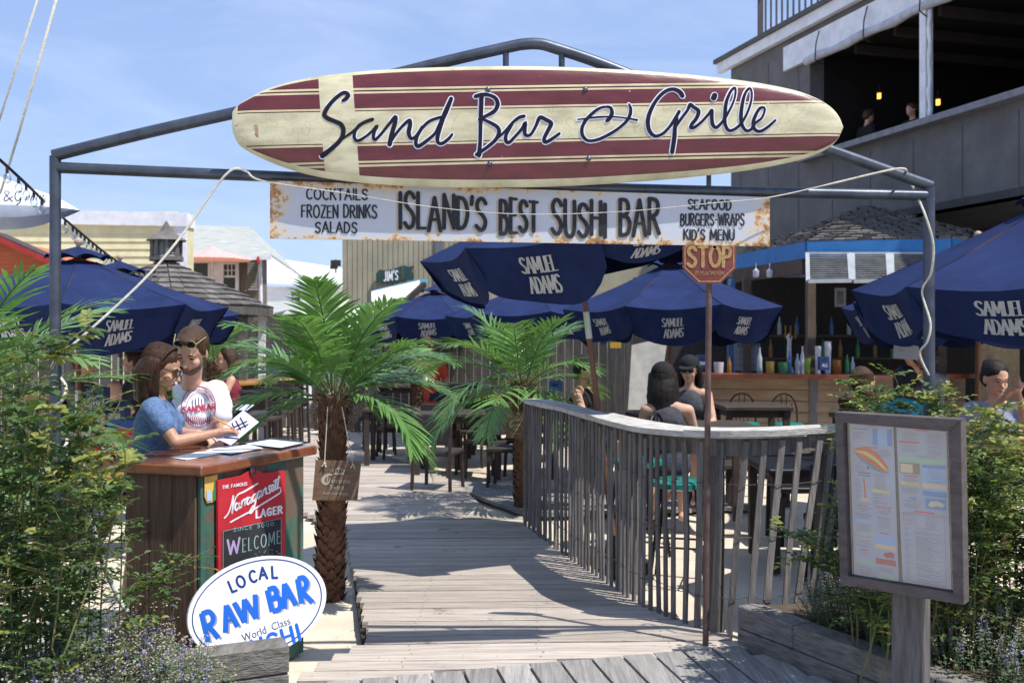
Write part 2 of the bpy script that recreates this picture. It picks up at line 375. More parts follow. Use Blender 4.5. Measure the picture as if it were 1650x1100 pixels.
# side skirt along the left edge, under the plank ends
mb = MB()
for a, b in (((-.84, 5.45), (-1.40, 8.4)), ((-1.0, 4.95), (-.84, 5.45))):
    mb.beam((a[0]+.04, a[1], -.10), (b[0]+.04, b[1], -.10), .035, .12)
for yy in (5.2, 6.4, 7.6, 9, 11, 13): mb.beam((deck_left(yy)+.1, yy, -.09), (deck_right(yy)-.05, yy, -.09), .05, .1)
mb.build('joist', DARK, board_walk)
# side path of diagonal boards towards the right behind the fence end
side = thing('side_path', 'narrow path of diagonal grey planks branching right behind the fence end', 'path', (.9, 10.4, 0)); del side['category']; side['kind'] = 'structure'
for i in range(15):
    x0 = -.12+i*.155; off = i*.0
    a = (x0-.75, 11.75-.1*i); b = (x0+.35, 9.45+.03*i)
    plank(side, a, b, .142, PL2, -.012)
# foreground boards running towards the viewer
front = thing('front_boards', 'foreground deck of grey boards running towards the viewer', 'deck', (.4, 4.4, 0)); del front['category']; front['kind'] = 'structure'
n = 0
for i in range(-14, 16):
    xa = .163*i; yb = bound_y(xa)-.012
    if xa < -1.6 or xa > 2.3: continue
    if xa > 1.22: yb = min(yb, 5.35-(xa-1.22)*1.93)
    d = Vector((.20, -1, 0))*(yb-2.4)
    if yb < 2.7: continue
    plank(front, (xa, yb), (xa+d.x, yb+d.y), .153, PL2, .004+random.uniform(-.002, .002), .045)

# ================================================================ timber planters
def timber_run(name, label, pts, courses, z0, h=.125, wd=.14, parent_loc=None, ext=.0):
    t = thing(name, label, 'planter', parent_loc or pts[0])
    for a, b in zip(pts, pts[1:]):
        a, b = Vector(a), Vector(b)
        L = (b-a).length; k = max(1, round(L/1.1))
        for c in range(courses):
            cut = [0]+[(i+(.5 if c % 2 else 0))/k for i in range(1 if not c % 2 else 0, k) if 0 < (i+(.5 if c % 2 else 0))/k < 1]+[1]
            for u, v in zip(cut, cut[1:]):
                p, q = a.lerp(b, u), a.lerp(b, v); d = (q-p).normalized(); m_ = MB()
                zz = z0+h*(c+.5); j = random.uniform(-.006, .006)
                nn = Vector((-d.y, d.x, 0))*j
                rot = Matrix((d, Vector((-d.y, d.x, 0)), Vector((0, 0, 1)))).transposed()
                m_.bbox(((p+q)/2+nn)+Vector((0, 0, zz)), ((q-p).length-.006, wd, h-.004), .007, rot); m_.build('timber', TIMBER, t)
    return t
timber_run('timber_planter', 'low planter of stacked grey timbers under the rose bush on the right', [(1.28, 5.42, 0), (2.06, 3.9, 0), (2.9, 2.3, 0)], 2, -.04)
timber_run('timber_planter', 'short grey timber planter corner in front of the oval raw bar sign', [(-1.75, 4.16, 0), (-1.02, 4.50, 0)], 3, -.1, h=.13)
tp = bpy.data.objects['timber_planter.001']
m_ = MB(); m_.bbox((-1.04, 4.07, -.02), (.12, .75, .22), .008, Matrix.Rotation(R(-30), 3, 'Z')); m_.build('timber', TIMBER, tp)
SOIL = M('garden_soil', (.055, .04, .028), (.11, .085, .06), rough=.95, scale=12, bump=1, bscale=25)
mb = MB(); mb.add([(1.34, 5.5, .17), (2.1, 3.9, .17), (2.95, 2.3, .17), (6, 2.3, .17), (6, 5.3, .17), (2.3, 5.75, .17)], [range(6)])
tag(mb.build('garden_soil', SOIL), kind='structure')
mb = MB(); mb.add([(-1.12, 4.4, .16), (-1.72, 4.13, .16), (-1.3, 2.4, .16), (-5, 2.4, .16), (-5, 4.6, .16), (-2.4, 4.55, .16), (-1.6, 4.38, .16)], [range(7)])
tag(mb.build('soil_bed', SOIL), kind='structure')

# ================================================================ picket fence with wavy top rail
WIRE = M('rusty_wire', (.10, .09, .085), rough=.6, metal=.6)
fence = thing('picket_fence', 'low grey snow fence of thin wired pickets with a wavy board rail on top', 'fence', (.93, 5.95, 0))
curve = []
for i in range(len(FL)-1):
    a, b, c, d = FL[max(i-1, 0)], FL[i], FL[i+1], FL[min(i+2, len(FL)-1)]
    for j in range(10):
        t = j/10; curve.append(.5*((2*b)+(c-a)*t+(2*a-5*b+4*c-d)*t*t+(3*b-a-3*c+d)*t**3))
curve.append(FL[-1])
cum = [0]
for a, b in zip(curve, curve[1:]): cum.append(cum[-1]+(b-a).length)
def fpos(s_):
    s_ = max(0, min(s_, cum[-1]-1e-4)); i = max(k for k in range(len(cum)-1) if cum[k] <= s_)
    t = (s_-cum[i])/(cum[i+1]-cum[i]); p = curve[i].lerp(curve[i+1], t); d = (curve[i+1]-curve[i]).normalized(); return p, d
def rail_z(s_): u = s_/cum[-1]; return 1.115-.01*u+.012*math.sin(s_*1.9)
s_ = 0; pick = []
while s_ < cum[-1]:
    p, d = fpos(s_); nn = Vector((-d.y, d.x, 0)); nn = nn if nn.y < 0 or nn.x < 0 else -nn
    if nn.dot(Vector((-1, -.5, 0))) < 0: nn = -nn
    near = s_ > 3.1
    lean = random.gauss(0, .012)+(.24*max(0, (s_-3.3)) if near else 0); lean = min(lean, random.uniform(.13, .20))
    zb = -.06 if s_ < 4.05 else .19
    if 3.75 < s_ <= 4.05: zb = -.02
    top = rail_z(s_)-.035-abs(random.gauss(0, .012))
    bot = p+nn*.035+Vector((0, 0, zb))-d*lean*.7+Vector((random.gauss(0, .006), random.gauss(0, .006), 0)); tp_ = p+nn*.03+Vector((0, 0, top))+d*lean*.6
    mid = bot.lerp(tp_, .5)+d*random.gauss(0, .009)+nn*random.gauss(0, .004)
    m_ = MB(); wv = random.uniform(.032, .044) if near else random.uniform(.030, .04)
    for a, b in ((bot, mid), (mid, tp_)):
        pass
    ring = []
    for q in (bot, mid, tp_):
        ww = wv*random.uniform(.88, 1.08)/2; th = .006
        ring += [q-d*ww-nn*th, q+d*ww-nn*th, q+d*ww+nn*th, q-d*ww+nn*th]
    m_.add(ring, [(0, 1, 2, 3), (8, 11, 10, 9)]+[(4*i+k, 4*i+(k+1) % 4, 4*i+4+(k+1) % 4, 4*i+4+k) for i in range(2) for k in range(4)])
    m_.build('picket', WOOD_GREY, fence)
    pick.append((bot, tp_, nn))
    s_ += random.uniform(.066, .084) if not near else random.uniform(.088, .112)
# wires twisted through the pickets
for zf in (.22, .52, .78):
    m_ = MB(); pts = []
    for i, (b, t, nn) in enumerate(pick): pts.append(b.lerp(t, zf)+nn*(.014 if i % 2 else -.012)+Vector((0, 0, random.gauss(0, .006))))
    m_.tube(smooth_line([tuple(p) for p in pts], 3), .0022, 5); m_.build('wire', WIRE, fence)
# posts behind
for s_ in (.05, 1.3, 2.45, 3.35, 4.1, 4.72):
    p, d = fpos(s_); nn = Vector((-d.y, d.x, 0)); nn = nn if nn.dot(Vector((1, .5, 0))) > 0 else -nn
    rot = Matrix((d, nn, Vector((0, 0, 1)))).transposed(); m_ = MB(); m_.bbox(p+nn*.055+Vector((0, 0, .48)), (.085, .085, 1.16), .005, rot); m_.build('post', WOOD_GREY, fence)
# stringer under the rail and rail boards with hand-cut wavy edges
m_ = MB()
for a in range(0, len(curve)-2, 2):
    p, q = curve[a], curve[min(a+2, len(curve)-1)]; d = (q-p).normalized(); nn = Vector((-d.y, d.x, 0)); nn = nn if nn.dot(Vector((1, .5, 0))) > 0 else -nn
    m_.beam(p+nn*.02+Vector((0, 0, rail_z(cum[a])-.075)), q+nn*.02+Vector((0, 0, rail_z(cum[min(a+2, len(cum)-1)])-.075)), .035, .10)
m_.build('stringer', WOOD_GREY, fence)
def rail_board(s0, s1, dz, w0, w1, seed):
    m_ = MB(); vs = []; N_ = 22; rr = random.Random(seed); ph = rr.random()*6
    for i in range(N_+1):
        u = i/N_; p, d = fpos(s0+(s1-s0)*u); nn = Vector((-d.y, d.x, 0)); nn = nn if nn.dot(Vector((-1, -.5, 0))) > 0 else -nn
        wv = w0+(w1-w0)*u; taper = 1-.55*max(0, 1-u*5)*(seed == 1) ; out = .075+.028*math.sin(u*5+ph)+.008*math.sin(u*17+ph); inn = wv-.075+.02*math.sin(u*4+ph*2)
        z = rail_z(s0+(s1-s0)*u)+dz
        a = p+nn*out*taper+Vector((0, 0, z)); b = p-nn*inn*taper+Vector((0, 0, z)); t = Vector((0, 0, -.034))
        vs += [a, b, b+t, a+t+nn*-.004]
    m_.add(vs, [(0, 1, 2, 3), tuple(4*N_+k for k in (3, 2, 1, 0))]+[(4*i+k, 4*i+4+k, 4*i+4+(k+1) % 4, 4*i+(k+1) % 4) for i in range(N_) for k in range(4)])
    m_.build('rail_board', WOOD_RAIL, fence)
rail_board(-.0, 1.95, .0, .19, .24, 1); rail_board(1.85, 3.9, .012, .24, .3, 2); rail_board(3.25, cum[-1], .024, .22, .2, 3)

# ================================================================ pipe gate
PIPE = M('painted_steel_pipe', (.045, .055, .075), (.085, .10, .13), rough=.42, metal=.55, scale=9, bump=.1, bscale=30, patch=((.16, .085, .06), .70, 6))
GA, GB = Vector((-2.11, 4.6, 0)), Vector((2.10, 5.0, 0))
GP = vplane(GA, GB)
gate = thing('pipe_gate', 'tall blue-grey steel pipe entrance frame holding the surfboard sign', 'gate', (0, 4.8, 0))
def gp(px, py, off=0): return GP.hit(px, py, off)
def pipe(name, pts, r=.0265):
    m_ = MB(); m_.tube(pts, r, 14); m_.build(name, PIPE, gate, smooth=True)
tl = gp(89, 252); tr = gp(1497, 303)
pipe('post', [Vector((tl.x, tl.y, -.1)), Vector((tl.x, tl.y, tl.z))], .0255)
pipe('post', [Vector((tr.x, tr.y, -.1)), Vector((tr.x, tr.y, tr.z))], .0285)
pipe('crossbar', [gp(92, 270), gp(380, 282), gp(800, 299), gp(1150, 308), gp(1492, 315)], .026)
pipe('rafter', smooth_line([tuple(gp(*q)) for q in ((86, 251), (240, 213), (400, 177), (560, 139), (720, 99), (820, 76), (845, 71.5), (868, 71), (892, 77), (980, 107), (1150, 176), (1340, 243), (1500, 300))], 4), .0275)
pipe('strut', [gp(815, 86), gp(815, 299)], .015); pipe('strut', [gp(905, 84), gp(905, 299)], .015); pipe('strut', [gp(1142, 180), gp(1142, 306)], .012)

# ================================================================ surfboard sign
BO = .115                                          # board centre plane in front of the pipes
top = [(375, 180), (384, 169), (400, 159), (430, 144), (470, 131.5), (520, 122.5), (600, 114), (700, 109), (800, 107), (900, 108), (1000, 112.5), (1100, 119.5), (1200, 130.5), (1270, 143), (1310, 156), (1336, 171), (1350, 186), (1356.5, 201)]
bot = [(375.5, 214), (384, 232), (400, 244), (430, 259), (470, 274), (520, 286.5), (600, 296.5), (700, 301.5), (800, 302.5), (900, 300.5), (1000, 295), (1100, 287), (1200, 275.5), (1270, 262.5), (1310, 251), (1336, 238), (1350, 224), (1356.5, 210)]
c0 = gp(640, 206.5, BO); c1 = gp(1200, 195.2, BO); ux = (c1-c0).normalized(); ny_ = GP.n.copy(); uz = ny_.cross(ux)*-1 if ny_.cross(ux).z < 0 else ny_.cross(ux)
rotB = Matrix((ux, -ny_, uz)).transposed()
sb = thing('surfboard_sign', 'long maroon and cream striped surfboard sign reading Sand Bar & Grille over the gate', 'sign', c0, rot=rotB.to_euler())
Bi = rotB.transposed()
def loc_(v): return Bi @ (v-c0)
TL_ = smooth_line([tuple(loc_(gp(*q, BO))) for q in top], 6); BL_ = smooth_line([tuple(loc_(gp(*q, BO))) for q in bot], 6)
tip = loc_(gp(1358, 205.5, BO))
def surf_front(x, z):                               # local depth of the front skin
    best = min(range(len(TL_)), key=lambda i: abs(TL_[i].x-x)); zt, zb = TL_[best].z, BL_[best].z; cz = (zt+zb)/2; hz = max(.02, (zt-zb)/2)
    s_ = max(-1, min(1, (z-cz)/hz)); th = .034*min(1, hz/.16+.2)
    return -th*(1-abs(s_)**3.2)**.6 if abs(s_) < 1 else 0
m_ = MB(); SN = 20; vs = []; fs = []; mi = []
svals = [-1, -.985, -.95, -.88, -.75, -.55, -.3, 0, .3, .55, .75, .86, .93, .975, 1]
K = len(svals)
for i in range(len(TL_)+1):
    if i < len(TL_): a, b = TL_[i], BL_[i]
    else: a = b = Vector((tip.x, 0, tip.z))
    cx_, cz_, hz_ = (a.x+b.x)/2, (a.z+b.z)/2, (a.z-b.z)/2; th = .036*min(1, abs(hz_)/.16+.2)
    for side_ in (-1, 1):
        for s_ in svals:
            vs.append(Vector((cx_+(a.x-b.x)/2*s_, side_*th*(max(0, 1-abs(s_)**3.2))**.6, cz_+hz_*s_)))
for i in range(len(TL_)):
    for side_ in (0, 1):
        for k in range(K-1):
            q = (i*2*K+side_*K+k, i*2*K+side_*K+k+1, (i+1)*2*K+side_*K+k+1, (i+1)*2*K+side_*K+k); fs.append(q)
            sm = (svals[k]+svals[k+1])/2; mi.append(0 if (side_ == 0 and -.88 < sm < .93 and i > 5) else 1)
fs += [tuple(range(K)), tuple(range(K, 2*K))]
fs[-2:] = [[k for k in range(K)]+[K+k for k in range(K-1, -1, -1)]]; mi.append(1)
for f_, q in zip(fs, mi): m_.f.append(list(f_)); m_.m.append(q)
m_.v = vs
def board_mat():
    m = bpy.data.materials.new('striped_board_paint'); m.use_nodes = True; t = m.node_tree; b = t.nodes['Principled BSDF']; L = t.links.new; N = t.nodes.new
    tc = N('ShaderNodeTexCoord'); sx = N('ShaderNodeSeparateXYZ'); L(tc.outputs['Object'], sx.inputs[0])
    ab = N('ShaderNodeMath'); ab.operation = 'ABSOLUTE'; L(sx.outputs['Z'], ab.inputs[0])
    dv = N('ShaderNodeMath'); dv.operation = 'DIVIDE'; dv.inputs[1].default_value = .3; L(ab.outputs[0], dv.inputs[0])
    r = N('ShaderNodeValToRGB'); r.color_ramp.interpolation = 'CONSTANT'; L(dv.outputs[0], r.inputs[0])
    cream, red, dk, gold = (.60, .56, .38, 1), (.125, .024, .030, 1), (.045, .012, .012, 1), (.62, .52, .33, 1)
    st = [(0, cream), (.0725, dk), (.077, gold), (.086, dk), (.0885, red), (.152, dk), (.154, gold), (.1635, dk), (.171, gold), (.1815, dk), (.184, red)]
    e = r.color_ramp.elements; e[0].position = 0; e[0].color = cream; e[1].position = st[1][0]/.3; e[1].color = st[1][1]
    for p, c in st[2:]: q = e.new(p/.3); q.color = c
    x0, x1 = loc_(gp(519, 200, BO)).x, loc_(gp(574, 200, BO)).x
    sk = N('ShaderNodeMath'); sk.operation = 'MULTIPLY_ADD'; sk.inputs[1].default_value = .03; L(sx.outputs['Z'], sk.inputs[0]); L(sx.outputs['X'], sk.inputs[2])
    cmp_ = N('ShaderNodeMath'); cmp_.operation = 'COMPARE'; cmp_.inputs[1].default_value = (x0+x1)/2; cmp_.inputs[2].default_value = (x1-x0)/2; L(sk.outputs[0], cmp_.inputs[0])
    m1 = N('ShaderNodeMixRGB'); L(cmp_.outputs[0], m1.inputs[0]); L(r.outputs[0], m1.inputs[1]); m1.inputs[2].default_value = cream
    n1 = N('ShaderNodeTexNoise'); n1.inputs['Scale'].default_value = 7; n1.inputs['Detail'].default_value = 9; mp_ = N('ShaderNodeMapping'); mp_.inputs['Scale'].default_value = (1, 1, 3); L(tc.outputs['Object'], mp_.inputs[0]); L(mp_.outputs[0], n1.inputs['Vector'])
    r2 = N('ShaderNodeValToRGB'); r2.color_ramp.elements[0].color = (.62, .6, .55, 1); r2.color_ramp.elements[1].color = (1.0, 1.0, 1.0, 1); r2.color_ramp.elements[0].position = .3; r2.color_ramp.elements[1].position = .6; L(n1.outputs['Fac'], r2.inputs[0])
    m2 = N('ShaderNodeMixRGB'); m2.blend_type = 'MULTIPLY'; m2.inputs[0].default_value = .8; L(m1.outputs[0], m2.inputs[1]); L(r2.outputs[0], m2.inputs[2])
    # crazed cracks in the old resin, on the cream band
    vo = N('ShaderNodeTexVoronoi'); vo.feature = 'DISTANCE_TO_EDGE'; vo.inputs['Scale'].default_value = 9
    nd = N('ShaderNodeTexNoise'); nd.inputs['Scale'].default_value = 4; L(tc.outputs['Object'], nd.inputs['Vector']); va = N('ShaderNodeVectorMath'); va.operation = 'MULTIPLY_ADD'; va.inputs[1].default_value = (.8, .8, .8); L(nd.outputs['Color'], va.inputs[0]); L(tc.outputs['Object'], va.inputs[2]); L(va.outputs[0], vo.inputs['Vector'])
    r4 = N('ShaderNodeValToRGB'); r4.color_ramp.elements[0].position = .0; r4.color_ramp.elements[1].position = .022; r4.color_ramp.elements[0].color = (.74, .73, .66, 1); r4.color_ramp.elements[1].color = (1, 1, 1, 1); L(vo.outputs['Distance'], r4.inputs[0])
    lt = N('ShaderNodeMath'); lt.operation = 'LESS_THAN'; lt.inputs[1].default_value = .072; L(ab.outputs[0], lt.inputs[0])
    m4 = N('ShaderNodeMixRGB'); m4.blend_type = 'MULTIPLY'; L(lt.outputs[0], m4.inputs[0]); L(m2.outputs[0], m4.inputs[1]); L(r4.outputs[0], m4.inputs[2])
    # chips in the paint
    n5 = N('ShaderNodeTexNoise'); n5.inputs['Scale'].default_value = 24; n5.inputs['Detail'].default_value = 3; L(tc.outputs['Object'], n5.inputs['Vector'])
    r5 = N('ShaderNodeValToRGB'); r5.color_ramp.elements[0].position = .77; r5.color_ramp.elements[1].position = .79; L(n5.outputs['Fac'], r5.inputs[0])
    m5 = N('ShaderNodeMixRGB'); L(r5.outputs[0], m5.inputs[0]); L(m4.outputs[0], m5.inputs[1]); m5.inputs[2].default_value = (.5, .38, .3, 1)
    L(m5.outputs[0], b.inputs['Base Color']); b.inputs['Roughness'].default_value = .33; b.inputs['Specular IOR Level'].default_value = .5
    bp = N('ShaderNodeBump'); bp.inputs['Strength'].default_value = .25; bp.inputs['Distance'].default_value = .01; L(n1.outputs['Fac'], bp.inputs['Height']); L(bp.outputs[0], b.inputs['Normal'])
    return m
CREAM = M('aged_cream_resin', (.34, .32, .17), (.66, .62, .44), rough=.4, scale=3, bump=.2, bscale=20, world=False)
m_.build('board', [board_mat(), CREAM], sb, smooth='all', world=False)
NAVY = M('navy_sign_paint', (.012, .013, .028), rough=.85, bump=0, spec=.15); PALE = M('pale_outline_paint', (.74, .75, .88), rough=.6, bump=0, var=.08)
def surf_map(px, py, off):
    v = loc_(gp(px, py, BO+.03)); v.y = surf_front(v.x, v.z)-off; return rotB @ v+c0
def sc(ox, oy, k, pts): return [(ox+x/k, oy+y/k) for x, y in pts]
A1 = (500, 130, 6.875); A2 = (740, 130, 6.875); A3 = (920, 130, 9.167); A4 = (1080, 130, 9.167)
LET = [
 (A1, [(365, 225), (395, 205), (420, 170), (400, 140), (350, 145), (270, 210), (200, 290), (158, 375), (190, 420), (270, 455), (340, 490), (368, 550), (355, 625), (300, 700), (220, 770), (135, 835)], [6, 7, 7.5, 7, 6.5, 6.5, 7, 8, 8, 7.5, 8, 8, 7.5, 7.5, 8, 9]),
 (A1, [(330, 672), (400, 620), (480, 565), (560, 490), (640, 450), (690, 435)], [3.5, 4, 5, 6, 6, 6]),
 (A1, [(540, 500), (497, 570), (490, 640), (530, 670), (620, 620), (700, 550), (735, 515), (710, 570), (700, 640), (725, 655), (790, 590), (870, 490), (940, 410), (940, 470), (905, 590), (880, 710)], [5.5, 5.5, 6, 5.5, 4.5, 5, 6.5, 6, 5.5, 5, 5, 5, 7, 7.5, 8, 8]),
 (A1, [(880, 700), (930, 620), (1010, 520), (1095, 445), (1105, 500), (1090, 580), (1115, 645), (1165, 625), (1230, 540), (1320, 455), (1440, 410)], [6, 5, 5, 6, 7.5, 7.5, 6, 5, 5.5, 5.5, 5]),
 (A1, [(1240, 520), (1185, 620), (1170, 700), (1200, 730), (1290, 670), (1380, 590), (1440, 480), (1500, 350), (1560, 205)], [6, 6, 6.5, 7, 6, 5, 7, 9, 7]),
 (A1, [(1480, 400), (1440, 520), (1410, 630), (1415, 690), (1460, 700), (1530, 650), (1570, 600)], [7, 7, 7, 6, 6, 5.5, 4.5]),
 (A2, [(180, 180), (250, 160), (330, 165), (400, 200), (425, 270), (390, 340), (310, 390), (220, 435)], [7, 7, 6, 6.5, 7.5, 7, 6, 5]),
 (A2, [(245, 190), (240, 350), (235, 500), (230, 700), (218, 830)], [8, 7.5, 6.5, 6.5, 8]),
 (A2, [(250, 430), (340, 470), (420, 520), (440, 580), (400, 660), (310, 740), (190, 822)], [4, 6, 6.5, 7, 6.5, 6, 6]),
 (A2, [(430, 640), (510, 560), (590, 470), (660, 415), (715, 400)], [3.5, 4.5, 5, 6, 6]),
 (A2, [(580, 490), (520, 600), (515, 670), (550, 690), (620, 620), (690, 540), (728, 480), (722, 560), (735, 610), (790, 600), (850, 500), (890, 415), (960, 440), (1015, 480), (985, 550), (940, 640), (950, 685), (1010, 660), (1105, 592)], [6, 6, 6.5, 6, 5, 5.5, 7, 7, 6, 5, 5.5, 7, 7, 7.5, 7, 6.5, 6.5, 6, 5]),
 (A3, [(95, 582), (200, 570), (400, 545), (600, 542), (800, 560), (970, 590)], [2.5, 3, 3.5, 3, 3, 4]),
 (A3, [(525, 600), (560, 570), (600, 490), (580, 410), (500, 395), (400, 425), (280, 520), (190, 630), (155, 740), (180, 840), (260, 895), (400, 875), (560, 800), (700, 710), (820, 600), (870, 500), (875, 410), (850, 355)], [6, 7, 7, 5.5, 4, 5, 6, 6, 6, 6, 5, 5.5, 5.5, 5, 5.5, 6, 5, 3]),
 (A3, [(1640, 230), (1600, 170), (1500, 130), (1380, 170), (1260, 290), (1170, 450), (1130, 600), (1150, 740), (1230, 825), (1340, 795), (1440, 700), (1530, 570), (1590, 465)], [8, 8, 6.5, 6, 6, 7, 7.5, 7, 6, 5, 5, 6, 6]),
 (A3, [(1560, 560), (1530, 700), (1520, 850), (1490, 1060)], [5, 7, 7.5, 7.5]),
 (A4, [(90, 660), (160, 560), (250, 440), (285, 365), (340, 400), (410, 460), (380, 560), (310, 650), (300, 705), (360, 690), (460, 610), (560, 500), (605, 450), (605, 560), (620, 660), (670, 700), (740, 640), (800, 560), (880, 420), (940, 280), (965, 150), (945, 105), (880, 180), (820, 330), (800, 500), (800, 640), (850, 740), (930, 730), (1020, 660), (1090, 560), (1150, 430), (1195, 280), (1200, 150), (1165, 115), (1100, 200), (1055, 360), (1035, 540), (1050, 660), (1110, 745), (1180, 730), (1240, 640), (1340, 560), (1385, 450), (1370, 405), (1310, 420), (1250, 520), (1215, 630), (1240, 730), (1320, 755), (1420, 700), (1540, 595)],
  [5, 5, 5, 6.5, 6, 7, 6.5, 6, 6, 5, 4.5, 5, 6, 6.5, 6.5, 5.5, 5, 5, 4, 3.5, 3.5, 4, 5, 6, 6.5, 6, 5.5, 5, 5, 4.5, 4, 3.5, 3.5, 4, 5, 6, 6.5, 6, 5.5, 5, 5, 4, 3.5, 4, 5, 6, 6, 6, 5.5, 5, 4]),
]
for nm, mat_, grow, o0 in (('lettering_outline', PALE, 3.6, .0016), ('lettering', NAVY, 0, .0046)):
    m_ = MB()
    for k, (A, pts, wd) in enumerate(LET):
        pp = smooth_line(sc(A[0], A[1], A[2], pts), 5); ribbon(m_, pp, [w_*.93+grow for w_ in wd], surf_map, o0+k*.00015)
    ribbon(m_, sc(*A4, [(635, 262), (650, 225)]), 9+grow*.8, surf_map, o0+.0027)
    m_.build(nm, mat_, sb)
BOLT = M('dull_bolt_steel', (.12, .15, .2), rough=.35, metal=.9)
for q in ((786, 144.5), (943, 144.5), (789, 264), (948.5, 255.5)):
    m_ = MB(); m_.ball(surf_map(*q, .001), .0125, 12); m_.build('bolt', BOLT, sb, smooth=True)
m_ = MB(); RUST = M('rusted_metal_patch', (.20, .09, .035), (.5, .42, .3), rough=.85, scale=30, bump=.4, world=False)
m_.add([surf_map(x, y, o) for o in (.0, .004) for x, y in ((379, 201), (416, 202), (417, 221), (380, 222))], [(0, 1, 2, 3), (4, 7, 6, 5), (0, 4, 5, 1), (1, 5, 6, 2), (2, 6, 7, 3), (3, 7, 4, 0)])
m_.build('metal_patch', RUST, sb)

# ================================================================ banner board under the surfboard
def rust_sign_mat():
    m = bpy.data.materials.new('rusty_white_sign'); m.use_nodes = True; t = m.node_tree; b = t.nodes['Principled BSDF']; L = t.links.new; N = t.nodes.new
    tc = N('ShaderNodeTexCoord'); sx = N('ShaderNodeSeparateXYZ'); L(tc.outputs['Generated'], sx.inputs[0])
    def edge(out, k, bias, wdt):                     # 1 at the edges of the sheet
        a = N('ShaderNodeMath'); a.operation = 'SUBTRACT'; a.inputs[1].default_value = .5; L(out, a.inputs[0]); c = N('ShaderNodeMath'); c.operation = 'ABSOLUTE'; L(a.outputs[0], c.inputs[0])
        d = N('ShaderNodeMapRange'); d.inputs[1].default_value = .5-wdt; d.inputs[2].default_value = .5; d.inputs[3].default_value = 0; d.inputs[4].default_value = k; L(c.outputs[0], d.inputs[0]); return d.outputs[0]
    e1, e2 = edge(sx.outputs['X'], .20, 0, .08), edge(sx.outputs['Z'], .20, 0, .28)
    mxx = N('ShaderNodeMath'); mxx.operation = 'MAXIMUM'; L(e1, mxx.inputs[0]); L(e2, mxx.inputs[1])
    n1 = N('ShaderNodeTexNoise'); n1.inputs['Scale'].default_value = 9; n1.inputs['Detail'].default_value = 12; n1.inputs['Roughness'].default_value = .80; L(tc.outputs['Object'], n1.inputs['Vector'])
    ad = N('ShaderNodeMath'); L(n1.outputs['Fac'], ad.inputs[0]); L(mxx.outputs[0], ad.inputs[1])
    r = N('ShaderNodeValToRGB'); L(ad.outputs[0], r.inputs[0]); e = r.color_ramp.elements
    e[0].position = .60; e[0].color = (.47, .50, .56, 1); e[1].position = .80; e[1].color = (.09, .035, .02, 1)
    q = e.new(.665); q.color = (.60, .50, .35, 1); q = e.new(.70); q.color = (.45, .22, .07, 1)
    L(r.outputs[0], b.inputs['Base Color']); b.inputs['Roughness'].default_value = .6
    bp = N('ShaderNodeBump'); bp.inputs['Strength'].default_value = .3; bp.inputs['Distance'].default_value = .004; L(ad.outputs[0], bp.inputs['Height']); L(bp.outputs[0], b.inputs['Normal'])
    return m
ban = thing('sushi_bar_sign', 'wide rusty white board hand lettered Island\'s Best Sushi Bar hanging under the surfboard', 'sign', gp(838, 345, .045))
BN = .045
def bmap(px, py, off): return gp(px, py, BN+off)
m_ = MB(); q4 = [(435, 291), (1240.5, 318), (1240.5, 397), (435, 384)]
m_.prism([bmap(*q, .006) for q in q4], GP.n*-.012); m_.build('panel', rust_sign_mat(), ban)
BLK = M('black_sign_paint', (.012, .014, .02), rough=.55, bump=0); TANP = M('tan_shadow_paint', (.42, .36, .28), rough=.7, bump=0)
m_ = MB()
for (dx, dy, mi_, o_) in ((-3.5, 2.2, 1, .0075), (0, 0, 0, .0115)):
    random.seed(5)
    for txt, box in (("ISLAND'S", (644, 783, 368, 371, 55, 50)), ('BEST', (806, 866, 374, 374, 55, 48)), ('SUSHI', (889, 976, 377, 381, 58, 50)), ('BAR', (999, 1062, 379, 377, 56, 53))):
        b_ = (box[0]+dx, box[1]+dx, box[2]+dy, box[3]+dy, box[4], box[5]); brush_text(m_, txt, b_, bmap, o_, 6.4, gap=.2, jitter=.05, thin=.7, mi=mi_)
for txt, box in (('COCKTAILS', (494, 592, 321, 322, 17, 17)), ('FROZEN DRINKS', (486, 607, 350, 351, 19, 20)), ('SALADS', (508, 575, 374, 375, 16, 17)),
                 ('SEAFOOD', (1109, 1178, 337, 338, 15, 15)), ('BURGERS-WRAPS', (1097, 1199, 363, 363, 18, 18)), ("KID'S MENU", (1102, 1183, 386, 387, 16, 16))):
    brush_text(m_, txt, box, bmap, .0085, 2.7, gap=.22, jitter=.03, thin=.8)
m_.build('lettering', [BLK, TANP], ban)

